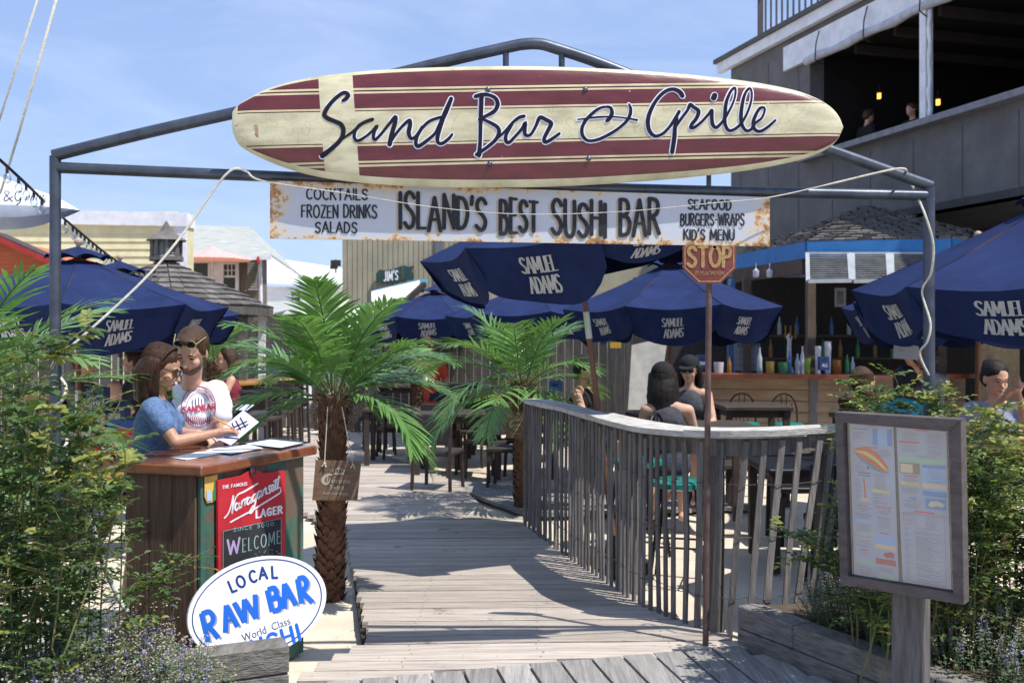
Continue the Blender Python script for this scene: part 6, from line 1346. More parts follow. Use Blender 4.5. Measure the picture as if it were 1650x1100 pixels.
def bottle(label, px, D, zb, h, r_, mat_, cat='bottle', group='bottles and jars on the bar counter', x=None):
    m_ = MB(); p = P(px, 0, D); m_.lathe([(r_*.95, 0), (r_, h*.03), (r_, h*.58), (r_*.42, h*.78), (r_*.36, h*.97), (r_*.4, h)] if cat == 'bottle' else [(r_*.8, 0), (r_*.85, h*.02), (r_, h)], (p.x, D, zb), 10); o = m_.build(cat, mat_, smooth=True); tag(o, label, cat, group); return o
zc = 1.19; 
GLC = {k: M('bar_'+k, c, rough=.25, bump=0) for k, c in dict(green=(.05, .22, .08), clear=(.38, .43, .45), amber=(.25, .12, .03), blue=(.05, .12, .3), yellow=(.45, .32, .08), white=(.55, .57, .62), lime=(.25, .42, .05))}.items() if False else {k: M('bar_'+k, c, rough=.25, bump=0) for k, c in dict(green=(.05, .22, .08), clear=(.38, .43, .45), amber=(.25, .12, .03), blue=(.05, .12, .3), yellow=(.45, .32, .08), white=(.55, .57, .62), lime=(.25, .42, .05)).items()}
for (px, h, r_, k, cat, lb) in ((1241, .16, .06, 'yellow', 'jar', 'yellow jar on the bar counter left of the bottles'), (1262, .15, .07, 'green', 'jar', 'green-tinted jar on the bar counter'), (1272, .30, .03, 'blue', 'bottle', 'blue-labelled bottle on the bar counter'), (1285, .26, .035, 'clear', 'bottle', 'clear bottle right of the blue-labelled one'), (1293, .36, .03, 'white', 'bottle', 'tall pale bottle on the bar counter'),
    (1300, .20, .05, 'lime', 'jar', 'lime green jar beside the bar post'), (1318, .36, .04, 'white', 'cup', 'tilted white cup stack left of the tall one'), (1334, .42, .045, 'white', 'cup', 'tallest stack of white cups on the bar'), (1348, .18, .07, 'amber', 'jar', 'orange jar at the right end of the bar counter'), (1175, .22, .03, 'amber', 'bottle', 'brown bottle behind the stop sign pole'), (1158, .14, .07, 'white', 'jar', 'white box-like jar at the left end of the bar'),
    (1224, .34, .035, 'clear', 'bottle', 'clear spirit bottle in front of the tile panel'), (1365, .25, .03, 'green', 'bottle', 'green bottle near the curly haired woman'), (1374, .22, .03, 'clear', 'bottle', 'small clear bottle near the curly haired woman')):
    bottle(lb, px, 13.0 if px > 1230 else 13.35, zc, h, r_, GLC[k], cat)
for k, px in enumerate(range(1186, 1500, 14)):
    bottle('%s bottle, %s from the left on the %s back shelf of the bar' % (('amber', 'clear', 'green', 'blue')[k % 4], ('first', 'second', 'third', 'fourth', 'fifth', 'sixth', 'seventh', 'eighth', 'ninth', 'tenth', 'eleventh', 'twelfth')[k//2], ('lower', 'upper')[k % 2]), px, 15.8, 1.35+.36*(k % 2), .28, .035, GLC[('amber', 'clear', 'green', 'blue')[k % 4]], 'bottle', 'bottles on the back shelf of the bar')
sh = thing('back_shelf', 'dark double shelf of bottles at the back of the bar', 'shelf', (X(1340, 15.9), 15.9, 1.3)); 
for z in (1.33, 1.69): m_ = MB(); m_.box((X(1340, 15.85), 15.9, z), (3.3, .22, .03)); m_.build('shelf_board', BRN, sh)
for (px, py, lb) in ((1218, 447, 'small white cup hanging left under the bar roof beam'), (1240, 447, 'white mug hanging second under the bar roof beam'), (1266, 444, 'white mug hanging third under the bar roof beam'), (1294, 442, 'white mug hanging rightmost under the bar roof beam')):
    m_ = MB(); m_.lathe([(.03, 0), (.042, .02), (.045, .1), (.02, .11), (.004, .14), (.004, .2)], P(px, py, 13.9), 9); tag(m_.build('hanging_mug', GLC['white'], smooth=True), lb, 'mug', 'mugs hanging under the bar roof')
pf = thing('picture_frame', 'small pale framed picture hanging inside the bar right of the post', 'picture', P(1354, 480, 14.2)); m_ = MB(); m_.box(P(1354, 479, 14.2), (.155, .02, .27)); m_.build('frame', LT, pf); m_ = MB(); m_.box(P(1354, 479, 14.185), (.09, .01, .19)); m_.build('picture', M('dim_picture', (.12, .11, .12), (.25, .23, .25), scale=20), pf)
ud = thing('tap_tower', 'pale draught tap tower on the back of the bar', 'tap', P(1272, 570, 14)); m_ = MB(); a = P(1272, 600, 14); m_.lathe([(.07, 0), (.035, .1), (.03, .45), (.05, .5), (.012, .55)], a, 10); m_.build('column', GLC['white'], ud, smooth=True)
for k in (-1, 0, 1): m_ = MB(); m_.tube([a+Vector((k*.07, -.05, .48)), a+Vector((k*.07, -.06, .66))], .013, 6); m_.build('handle', GLC['amber'], ud)
sgn = thing('yellow_notice', 'small yellow notice on the grey board wall above the seated man', 'notice', P(992, 556, 17)); m_ = MB(); m_.box(P(992, 556, 17.3), (.19, .03, .1)); m_.build('card', M('yellow_card', (.5, .3, .03)), sgn)
tb2 = thing('teal_seat', 'bright turquoise chair back behind the rose bush and menu board', 'chair', P(1440, 660, 5.9)); m_ = MB(); m_.tube([P(1404+42*(1-math.cos(math.pi*i/12)), 668-22*math.sin(math.pi*i/12), 5.9) for i in range(13)], .022, 8); m_.build('top_rail', M('turquoise_paint', (.01, .28, .38), rough=.4), tb2); m_ = MB(); m_.box(P(1446, 672, 5.9), (.24, .03, .14)); m_.build('backrest', MATS['turquoise_paint'], tb2)
for sx in (1412, 1480): m_ = MB(); q = P(sx, 670, 5.9); m_.box((q.x, q.y, q.z/2), (.03, .03, q.z)); m_.build('leg', MATS['turquoise_paint'], tb2)

for lb, px, D, w_, h_, mt in (('dark high table beyond the fence near the bar stools', 1210, 10.4, .7, 1.0, DWD), ('dark high table right of the bar stools, behind the rose bush', 1420, 9.6, .8, .95, DWD), ('dark low table left of the man in the dark cap', 900, 12.6, 1.0, .76, DWD), ('dark picnic table by the coral shirted person', 668, 13.2, 1.3, .78, DWD), ('far dark table under the small parasol', 735, 16.2, 1.4, .78, DWD), ('table with brown top in front of the woman at the right edge', 1640, 6.9, .8, .98, OWD)):
    table(lb, X(px, D), D, w_, .7, h_, mt)
for i, (px, D, rz) in enumerate(((850, 12.2, 200), (925, 12.0, 100), (640, 13.8, 20), (700, 12.3, 260), (758, 15.6, 120), (716, 17.0, 60), (612, 14.8, 10), (990, 10.9, 190), (1165, 9.9, 20))):
    chair(('dark wicker chair directly behind the second palm trunk', 'dark wicker chair left of the capped man', 'dark wicker chair beyond the front palm fronds', 'dark wicker chair on the viewer side of the shaded picnic table', 'dark wicker chair under the far parasol, right side', 'farthest dark wicker chair by the grey board wall', 'dark wicker chair at the left end of the picnic tables', 'dark wicker chair between the capped man and the woman in grey', 'dark wicker chair right of the woman in sunglasses')[i], X(px, D), D, rz, group='dark wicker chairs')
# ================================================================ shrubs
LEAF = {k: M('shrub_leaf_'+k, c, c2, rough=.5, scale=18, bump=0, trans=.28, spec=.35) for k, (c, c2) in dict(rose=((.035, .075, .022), (.10, .165, .048)), rose_y=((.17, .21, .04), (.30, .31, .08)), mint=((.08, .14, .085), (.19, .26, .17)), red=((.16, .05, .02), (.22, .10, .03))).items()}
STEM = M('shrub_stem', (.09, .10, .03), (.18, .17, .07), rough=.8); VIO = M('violet_florets', (.15, .13, .30), (.26, .23, .42), rough=.8, bump=0); DRYF = M('dry_flower_heads', (.30, .27, .20), (.42, .38, .28), rough=.9, bump=0)
def leaflet(mb, p, d, up, L, W, mi, rr):
    d = d.normalized(); s_ = d.cross(up); s_ = s_.normalized() if s_.length > 1e-4 else d.orthogonal().normalized(); n = s_.cross(d)
    f = n*L*.12; cu = Vector((0, 0, -L*.16))
    mb.add([p, p+d*L*.35+s_*W*.5+f, p+d*L*.75+s_*W*.38+f+cu*.5, p+d*L+cu, p+d*L*.75-s_*W*.38+f+cu*.5, p+d*L*.35-s_*W*.5+f, p+d*L*.55+cu*.2], [(0, 6, 2, 1), (6, 3, 2), (0, 5, 4, 6), (6, 4, 3)], mi)
def shrub(name, label, cat, stems, seed, leafL=.032, leafW=.019, dens=1.0, mats=('rose', 'rose_y'), ymix=.12, kind='rose', group=None):
    """stems: list of (root, tip, bow)"""
    rr = random.Random(seed); root0 = Vector(stems[0][0]); t = thing(name, label, cat, root0, group=group); mf, ms = MB(), MB()
    for (a, b, bow) in stems:
        a, b = Vector(a), Vector(b); L = (b-a).length; side = Vector((rr.uniform(-1, 1), rr.uniform(-1, 1), 0))*bow; pts = []
        s2 = Vector((rr.gauss(0, 1), rr.gauss(0, 1), 0))*L*.13; dr = rr.uniform(.02, .16)*L
        for i in range(9): u = i/8; pts.append(a.lerp(b, u)+side*math.sin(math.pi*u)+s2*(u*u-u*.4)+Vector((0, 0, bow*.8*math.sin(math.pi*u)-dr*(u**3)+dr*.6*u*(1-u)))+Vector((rr.gauss(0, .006), rr.gauss(0, .006), 0)))
        ms.tube(pts, [.0035*(1-.75*i/8)+.001 for i in range(9)], 5)
        n = int(L*34*dens)
        for k in range(n):
            u = rr.uniform(.12, 1)**.85; f = u*8; j = min(int(f), 7); p = pts[j].lerp(pts[j+1], f-j); an = rr.uniform(0, 6.283); el = rr.uniform(-.2, .7)
            d = Vector((math.cos(an), math.sin(an), el)).normalized(); tl = rr.uniform(.05, .19)*(1.1-.4*u); e = p+d*tl; ms.tube([p, e], [.0018, .001], 3, cap=False)
            my = 1 if rr.random() < ymix*(1.6 if u > .8 else 1) else 0; up = Vector((rr.uniform(-.4, .4), rr.uniform(-.4, .4), 1))
            for q in range(3):
                w_ = (q+.6)/3.2; c = p.lerp(e, w_)
                for sg in (-1, 1): sd_ = d.cross(up).normalized()*sg; leaflet(mf, c, d*.5+sd_+Vector((0, 0, rr.uniform(-.2, .3))), up, leafL*rr.uniform(.5, 1.3), leafW*rr.uniform(.6, 1.25), my, rr)
            leaflet(mf, e, d, up, leafL*1.2, leafW*1.15, my, rr)
    mf.build('foliage', [LEAF[m] for m in mats], t, kind='stuff'); ms.build('stems', STEM, t, kind='stuff'); return t
rr = random.Random(77); st = []
# left rose bush: dense towards the left edge, thinning to the right
for i in range(48):
    px = rr.triangular(-170, 190, 10); D = rr.uniform(3.3, 4.45); rt = Vector((P(px, 0, D).x, D, .14))
    ytop = 670+max(0, px-30)*1.5+rr.uniform(-30, 260) if px > 40 else 640+rr.uniform(-40, 300)
    tp_ = P(px+rr.uniform(-110, 60), min(ytop, 950), D+rr.uniform(-.15, .15)); st.append((rt, tp_, rr.uniform(.08, .26)))
for px, yt in ((60, 445), (35, 470), (88, 520), (130, 560), (180, 612), (150, 640), (200, 700), (110, 600), (20, 560)):
    D = rr.uniform(3.7, 4.1); st.append(((P(px-20, 0, D).x, D, .14), P(px, yt, D), .05))
for a, b in (((215, 1000), (285, 885)), ((200, 1010), (240, 915)), ((170, 980), (300, 930)), ((230, 1010), (262, 940))): st.append((P(*a, 4.2), P(*b, 4.15), .03))
shrub('rose_bush', 'big rambling rose bush filling the lower left corner around the gate post', 'rose bush', st, 5, leafL=.029, leafW=.017, dens=1.2, ymix=.1)
st = []
for a, b in (((-20, 900), (30, 560)), ((60, 880), (100, 610)), ((100, 900), (140, 585)), ((130, 900), (165, 640)), ((40, 900), (60, 470)), ((150, 900), (190, 700)), ((90, 940), (70, 700)), ((10, 900), (0, 640)), ((170, 930), (215, 760))): st.append((P(*a, 3.6), P(*b, 3.55), .05))
shrub('young_rose_shoots', 'larger-leaved pale shoots standing in front of the left gate post', 'rose shoots', st, 8, leafL=.052, leafW=.034, dens=.42, ymix=.3)
m_ = MB(); m_.tube(smooth_line([tuple(P(x, y, 4.0)) for x, y in ((105, 730), (130, 762), (128, 800), (150, 850), (165, 905), (190, 960), (205, 985))], 5), .0105, 7); tag(m_.build('bare_branch', ROPE_D, smooth='all'), 'thick pale twisted rope-like branch inside the left rose bush', 'branch')
st = []
for i in range(66):
    px = rr.uniform(1400, 1760); D = rr.uniform(4.4, 5.0); rt = Vector((P(px, 0, D).x+rr.uniform(-.1, .1), D, .14)); yt = 600+rr.uniform(0, 190) if px > 1400 else 700
    yt += max(0, px-1560)*.55; st.append((rt, P(px+rr.uniform(-60, 60), yt, D+rr.uniform(-.2, .2)), rr.uniform(.03, .10)))
for a, b, bw in (((1450, 900), (1402, 585), .04), ((1460, 900), (1425, 600), .04), ((1480, 880), (1455, 590), .05), ((1500, 880), (1500, 600), .05), ((1520, 860), (1540, 605), .04), ((1580, 880), (1640, 690), .06), ((1600, 870), (1650, 720), .05), ((1400, 960), (1262, 830), .03), ((1400, 960), (1290, 850), .03), ((1400, 970), (1300, 880), .02), ((1560, 860), (1575, 640), .03)): st.append((P(*a, 4.9), P(*b, 4.75), bw))
shrub('rose_bush', 'sunlit rose bush rising behind the menu board at the right', 'rose bush', st, 6, leafL=.032, leafW=.020, dens=1.15, ymix=.25)
def catmint(label, cells, seed, n, hgt, flower=.35):
    rr = random.Random(seed); x0, y0 = cells[0][0], cells[0][1]; t = thing('catmint', label, 'catmint', (x0, y0, .15)); mf, ms, mv, md = MB(), MB(), MB(), MB()
    for i in range(n):
        cx, cy, rx, ry = rr.choice(cells); an, q = rr.uniform(0, 6.283), math.sqrt(rr.random()); a = Vector((cx+rx*q*math.cos(an), cy+ry*q*math.sin(an), .13)); h_ = hgt*(1-.45*q*q)*rr.uniform(.65, 1.1)
        tip = a+Vector((math.cos(an)*h_*.35*q+rr.gauss(0, .03), math.sin(an)*h_*.35*q+rr.gauss(0, .03), h_)); ms.tube([a, a.lerp(tip, .5)+Vector((rr.gauss(0, .01), rr.gauss(0, .01), .01)), tip], [.002, .0016, .001], 3, cap=False)
        for k in range(13):
            u = rr.uniform(.15, .9); p = a.lerp(tip, u); aa = rr.uniform(0, 6.283); leaflet(mf, p, Vector((math.cos(aa), math.sin(aa), rr.uniform(-.1, .6))), Vector((0, 0, 1)), rr.uniform(.014, .026), rr.uniform(.010, .016), 0, rr)
        tgt = mv if rr.random() < flower else (md if rr.random() < .5 else None)
        if tgt is not None:
            for k in range(16): u = rr.uniform(.72, 1.05); p = a.lerp(tip, u)+Vector((rr.gauss(0, .007), rr.gauss(0, .007), 0)); leaflet(tgt, p, Vector((rr.gauss(0, 1), rr.gauss(0, 1), rr.uniform(0, 1))), Vector((0, 0, 1)), .010, .008, 0, rr)
    mf.build('foliage', LEAF['mint'], t, kind='stuff'); ms.build('stems', STEM, t, kind='stuff'); mv.build('flowers', VIO, t, kind='stuff'); md.build('dry_heads', DRYF, t, kind='stuff')
catmint('grey-green catmint with violet flowers spilling over the lower left planter', [(-1.50, 3.75, .28, .3), (-1.85, 3.55, .35, .35), (-1.42, 3.5, .26, .25), (-1.65, 4.0, .25, .16), (-2.1, 3.3, .3, .3), (-1.55, 3.2, .3, .2), (-1.25, 3.7, .12, .2), (-1.5, 4.0, .12, .12)], 31, 1300, .42, .26)
catmint('catmint with dry flower heads under the menu board at the right', [(1.95, 4.75, .22, .3), (2.15, 4.45, .3, .3), (2.5, 4.2, .35, .35), (2.75, 4.6, .4, .4), (1.75, 5.15, .18, .22)], 32, 850, .36, .22)
# seaweed-like sprig and litter
LIT = M('dry_leaf_litter', (.20, .15, .09), (.30, .24, .15), rough=.9, bump=0); m_ = MB()
for i in range(260): x, y = rr.uniform(-1.6, 1.4), rr.uniform(4.6, 9); an = rr.uniform(0, 6.28); leaflet(m_, Vector((x, y, .008 if deck_left(y) < x < deck_right(y) else sand_z(x, y)+.004)), Vector((math.cos(an), math.sin(an), .1)), Vector((0, 0, 1)), rr.uniform(.006, .016), .006, 0, rr)
tag(m_.build('leaf_litter', LIT), 'tiny dry leaf litter scattered over the boardwalk and sand', 'litter', kind='stuff')

# ================================================================ people
JOBS = []
def remesh(mb, name, mat_, parent, vox, sm=4, disp=0, seed=0, cut=None):
    """fuse overlapping closed shapes into one smooth skin (done in one batch by flush)"""
    me = bpy.data.meshes.new('tmp'); me.from_pydata([tuple(v) for v in mb.v], [], mb.f)
    bm = bmesh.new(); bm.from_mesh(me); bmesh.ops.recalc_face_normals(bm, faces=bm.faces); bm.to_mesh(me); bm.free()
    o = bpy.data.objects.new('tmp', me); COL.objects.link(o); r_ = o.modifiers.new('r', 'REMESH'); r_.mode = 'VOXEL'; r_.voxel_size = vox; r_.use_smooth_shade = True
    s_ = o.modifiers.new('s', 'SMOOTH'); s_.factor = .5; s_.iterations = sm
    ob = bpy.data.objects.new(name, bpy.data.meshes.new(name)); COL.objects.link(ob); ob.parent = parent
    JOBS.append((o, ob, mat_, parent, disp, seed)); return ob
def flush():
    dg = bpy.context.evaluated_depsgraph_get()
    done = [(bpy.data.meshes.new_from_object(j[0].evaluated_get(dg)), *j) for j in JOBS]
    for m2, o, ob, mat_, parent, disp, seed in done:
        if disp:
            vs_ = [(v.co.copy(), v.normal.copy()) for v in m2.vertices]; fl_ = []
            for p, n in vs_:
                q = Vector((p.x*9+seed, p.y*9, p.z*13)); fl_ += tuple(p+n*disp*(noise.noise(q)+.5*noise.noise(q*2.3)))
            m2.vertices.foreach_set('co', fl_)
        inv = wmat(parent).inverted()
        m2.transform(inv); m2.materials.clear(); m2.materials.append(mat_); m2.polygons.foreach_set('use_smooth', [True]*len(m2.polygons))
        old = ob.data; nm = old.name; bpy.data.meshes.remove(o.data); ob.data = m2; bpy.data.meshes.remove(old); m2.name = nm
    JOBS.clear()
SKIN = M('fair_skin', (.50, .29, .20), (.58, .36, .26), rough=.5, scale=12, bump=.05, spec=.35); SKT = M('tanned_skin', (.38, .20, .125), (.46, .26, .17), rough=.48, scale=12, bump=.05, spec=.35)
for m in (SKIN, SKT): b = m.node_tree.nodes['Principled BSDF']; b.inputs['Subsurface Weight'].default_value = .08; b.inputs['Subsurface Radius'].default_value = (.02, .008, .004); b.inputs['Subsurface Scale'].default_value = .5
LIPS = M('lip_skin', (.36, .12, .10), rough=.45, bump=0); DKL = M('dark_brown_lash', (.03, .018, .012), rough=.6, bump=0)
def hairmat(n, c, c2): return M(n, c, c2, rough=.48, scale=14, grain=(9, 9, .8), bump=.6, bscale=20, spec=.22)
H_BR = hairmat('brown_hair', (.018, .009, .006), (.065, .030, .017)); H_BK = hairmat('black_hair', (.010, .008, .008), (.03, .024, .022)); H_MB = hairmat('short_brown_hair', (.030, .017, .010), (.085, .047, .026))
def frame_of(fwd, up=Vector((0, 0, 1))):
    f = Vector(fwd).normalized(); l = up.cross(f).normalized(); u = f.cross(l).normalized(); return Matrix((f, l, u)).transposed()
def person(label, base, face_deg, J=None, seated=False, s=1.0, head_dir=None, vox=.012, skin=SKIN, shirt=None, shirt_mat=None, bottom_mat=None, bottom='shorts', hair='short', hair_mat=None, cap=None, legs=True, hands=True, seat_h=.46, female=False, locks=0, head_extra=None, shoe_mat=None, group=None, head_tilt=(0, 0)):
    """base = point under the pelvis; joints in a local frame: x forward, y to the person's left, z up (metres for s=1)"""
    base = Vector(base); t = thing('person', label, 'person', base, R(face_deg), group)
    rz = Matrix.Rotation(R(face_deg), 3, 'Z')
    W = lambda v: base+rz @ (Vector(v)*s)
    ph = seat_h/s+.09 if seated else .93
    sw = .165 if female else .19
    j = dict(pelvis=(0, 0, ph), chest=(.02, 0, ph+.33), neck=(.02, 0, ph+.50), head=(.05, 0, ph+.655), sl=(.01, sw, ph+.43), sr=(.01, -sw, ph+.43))
    if seated: j.update(hl=(.04, .09, ph-.02), hr=(.04, -.09, ph-.02), kl=(.44, .13, ph-.02), kr=(.44, -.13, ph-.02), al=(.46, .13, ph-.44), ar=(.46, -.13, ph-.44), el=(.12, .24, ph+.18), er=(.12, -.24, ph+.18), wl=(.34, .16, ph+.16), wr=(.34, -.16, ph+.16))
    else: j.update(hl=(0, .085, ph-.04), hr=(0, -.085, ph-.04), kl=(.02, .095, .48), kr=(.02, -.095, .48), al=(0, .10, .09), ar=(0, -.10, .09), el=(-.02, .25, ph+.15), er=(-.02, -.25, ph+.15), wl=(.08, .24, ph-.08), wr=(.08, -.24, ph-.08))
    jw = {k: W(v) for k, v in j.items()}
    for k, v in (J or {}).items(): jw[k] = Vector(v)
    r = lambda x: x*s
    hd = Vector(head_dir).normalized() if head_dir else rz @ Vector((1, 0, -.1)); HF = frame_of(hd)
    if head_tilt[0]: HF = Matrix.Rotation(R(head_tilt[0]), 3, hd) @ HF
    hc = jw['head']; Hp = lambda v: hc+HF @ (Vector(v)*s)
    sm_ = (jw['sl']+jw['sr'])/2; lat = (jw['sl']-jw['sr']).normalized(); spine = (sm_-jw['pelvis']).normalized(); fw_ = lat.cross(spine).normalized(); TF = Matrix((fw_, lat, spine)).transposed(); w_ = .92 if female else 1
    def torso(mb, inf=0, low=True, neckline=True):
        if low: mb.ball(jw['pelvis'], (r(.115)+inf, r(.165)*(1.0 if female else .95)+inf, r(.13)+inf), 20, rot=TF)
        mb.ball(jw['pelvis'].lerp(sm_, .42), (r(.098)+inf, r(.125 if female else .142)+inf, r(.17)+inf), 20, rot=TF)
        mb.ball(jw['pelvis'].lerp(sm_, .74)+fw_*r(.01), (r(.112)+inf, r(.150*w_)+inf, r(.155)+inf), 20, rot=TF)
        if female:
            for sg in (-1, 1): mb.ball(jw['pelvis'].lerp(sm_, .70)+fw_*r(.075)+lat*sg*r(.07), (r(.055)+inf, r(.062)+inf, r(.06)+inf), 14, rot=TF)
    mb = MB(); torso(mb); mb.capsule(jw['sl']-lat*r(.02), r(.052), jw['sr']+lat*r(.02), r(.052)); mb.capsule(sm_+spine*r(.02), r(.06), jw['neck']+spine*r(.03), r(.05)); mb.capsule(jw['neck'], r(.046 if female else .051), hc+HF @ Vector((-r(.02), 0, -r(.03))), r(.052))
    mb.capsule(sm_+lat*r(.05)+spine*r(.03), r(.045), jw['sl']+spine*r(.0), r(.045)); mb.capsule(sm_-lat*r(.05)+spine*r(.03), r(.045), jw['sr'], r(.045))
    mb.ball(Hp((-.012, 0, .025)), (r(.099), r(.077), r(.096)), 20, rot=HF); mb.ball(Hp((.028, 0, -.048)), (r(.062), r(.056), r(.06)), 18, rot=HF); mb.ball(Hp((.066, 0, -.088)), (r(.024), r(.026), r(.021)), 12, rot=HF)
    mb.capsule(Hp((.083, 0, .005)), r(.009), Hp((.108, 0, -.030)), r(.013), 10); mb.ball(Hp((.076, 0, .022)), (r(.020), r(.050), r(.013)), 12, rot=HF); mb.ball(Hp((.084, 0, -.062)), (r(.013), r(.022), r(.010)), 10, rot=HF)
    for sg in (-1, 1): mb.ball(Hp((.054, .036*sg, -.030)), (r(.03), r(.026), r(.028)), 12, rot=HF); mb.ball(Hp((-.005, .078*sg, -.012)), (r(.017), r(.009), r(.031)), 10, rot=HF); mb.ball(Hp((.098, .010*sg, -.032)), r(.008), 8)
    am = .93 if female else 1.08
    for sd in 'lr':
        S_1, E_1, W_1 = jw['s'+sd], jw['e'+sd], jw['w'+sd]
        mb.capsule(S_1, r(.052*am), S_1.lerp(E_1, .45), r(.044*am)); mb.capsule(S_1.lerp(E_1, .4), r(.044*am), E_1, r(.036*am)); mb.capsule(E_1, r(.037*am), E_1.lerp(W_1, .35), r(.037*am)); mb.capsule(E_1.lerp(W_1, .3), r(.037*am), W_1, r(.024*am))
        if hands:
            hdv = jw.get('h_'+sd); d = ((Vector(hdv)-W_1) if hdv else (W_1-E_1)).normalized(); up_ = Vector((0, 0, 1)) if abs(d.z) < .8 else rz @ Vector((1, 0, 0)); side = d.cross(up_).normalized(); nn = side.cross(d).normalized()
            if sd == 'r': side = -side
            # side points to the thumb
            HM = Matrix((d, side, nn)).transposed(); mb.ball(W_1+d*r(.042), (r(.05), r(.038), r(.017)), 12, rot=HM); mb.capsule(W_1, r(.023), W_1+d*r(.03), r(.022), 10)
            if vox < .009:
                for q in range(4):
                    b0 = W_1+d*r(.075-.004*abs(q-1))+side*r(.027-.018*q); l1, l2, l3 = [r(x*(1, 1.08, 1.0, .8)[q]) for x in (.034, .024, .018)]; cu = (.35, .5, .62, .7)[q]
                    d1 = (d-nn*cu*.5).normalized(); d2 = (d-nn*cu*1.4).normalized(); d3 = (d*.6-nn*cu*2.0).normalized(); p1_ = b0+d1*l1; p2_ = p1_+d2*l2; mb.capsule(b0-d*r(.012), r(.0095), p1_, r(.0088), 8); mb.capsule(p1_, r(.0088), p2_, r(.008), 8); mb.capsule(p2_, r(.008), p2_+d3*l3, r(.007), 8)
                tb = W_1+d*r(.02)+side*r(.024); t1 = tb+(d*.7+side*.75-nn*.3).normalized()*r(.036); t2 = t1+(d*.95+side*.15-nn*.5).normalized()*r(.03); mb.capsule(tb, r(.013), t1, r(.0105), 8); mb.capsule(t1, r(.0105), t2, r(.0085), 8)
            else:
                for q in range(4): b0 = W_1+d*r(.07)+side*r(.027-.018*q); mb.capsule(b0, r(.010), b0+(d-nn*.6).normalized()*r(.06), r(.008), 8)
                mb.capsule(W_1+d*r(.02)+side*r(.024), r(.012), W_1+d*r(.06)+side*r(.055)-nn*r(.02), r(.010), 8)
        if legs:
            Hj, Kj, Aj = jw['h'+sd], jw['k'+sd], jw['a'+sd]; mb.capsule(Hj, r(.088), Hj.lerp(Kj, .5), r(.074)); mb.capsule(Hj.lerp(Kj, .45), r(.074), Kj, r(.054)); mb.capsule(Kj, r(.054), Kj.lerp(Aj, .35), r(.056)); mb.capsule(Kj.lerp(Aj, .3), r(.056), Aj, r(.034)); fwd = rz @ Vector((1, 0, 0)); mb.capsule(Aj-fwd*r(.03)-Vector((0, 0, r(.05))), r(.036), Aj+fwd*r(.14)-Vector((0, 0, r(.065))), r(.026))
    body = remesh(mb, 'body', skin, t, vox*s if vox < .009 else vox, 3)
    # clothing
    if shirt:
        mb = MB(); inf = r(.014); torso(mb, inf, low=(shirt != 'tank_short'))
        if shirt in ('tee', 'shirt'):
            mb.capsule(jw['sl']-lat*r(.02), r(.056)+inf*.7, jw['sr']+lat*r(.02), r(.056)+inf*.7); mb.capsule(sm_+lat*r(.06)+spine*r(.012), r(.052), jw['sl'], r(.054)); mb.capsule(sm_-lat*r(.06)+spine*r(.012), r(.052), jw['sr'], r(.054))
            for sd in 'lr': k_ = .55 if shirt == 'tee' else .75; mb.capsule(jw['s'+sd], r(.058*am)+inf*.6, jw['s'+sd].lerp(jw['e'+sd], k_*.85), r(.054*am)+inf)
        else:
            for sg in (-1, 1): mb.capsule(sm_+lat*sg*r(.095)+spine*r(.045)+fw_*r(.0), r(.017), jw['pelvis'].lerp(sm_, .78)+lat*sg*r(.09)+fw_*r(.10), r(.03)); mb.capsule(sm_+lat*sg*r(.095)+spine*r(.045), r(.017), jw['pelvis'].lerp(sm_, .76)+lat*sg*r(.08)-fw_*r(.09), r(.03))
        remesh(mb, 'shirt', shirt_mat, t, max(vox, .007), 3, disp=.007, seed=hash(label) % 50)
    if bottom_mat and legs:
        mb = MB(); mb.ball(jw['pelvis'], (r(.13), r(.178), r(.13)), 18, rot=TF); kk = dict(shorts=.62, trousers=1.0, skirt=.8)[bottom]
        for sd in 'lr':
            mb.capsule(jw['h'+sd], r(.10), jw['h'+sd].lerp(jw['k'+sd], kk), r(.078 if kk < 1 else .066))
            if bottom == 'trousers': mb.capsule(jw['k'+sd], r(.066), jw['a'+sd], r(.052))
        remesh(mb, bottom, bottom_mat, t, max(vox, .010), 3, disp=.006, seed=3)
    if shoe_mat and legs:
        for sd in 'lr': mb = MB(); fwd = rz @ Vector((1, 0, 0)); Aj = jw['a'+sd]; mb.capsule(Aj-fwd*r(.035)-Vector((0, 0, r(.052))), r(.043), Aj+fwd*r(.15)-Vector((0, 0, r(.062))), r(.034)); mb.build('shoe', shoe_mat, t, smooth='all')
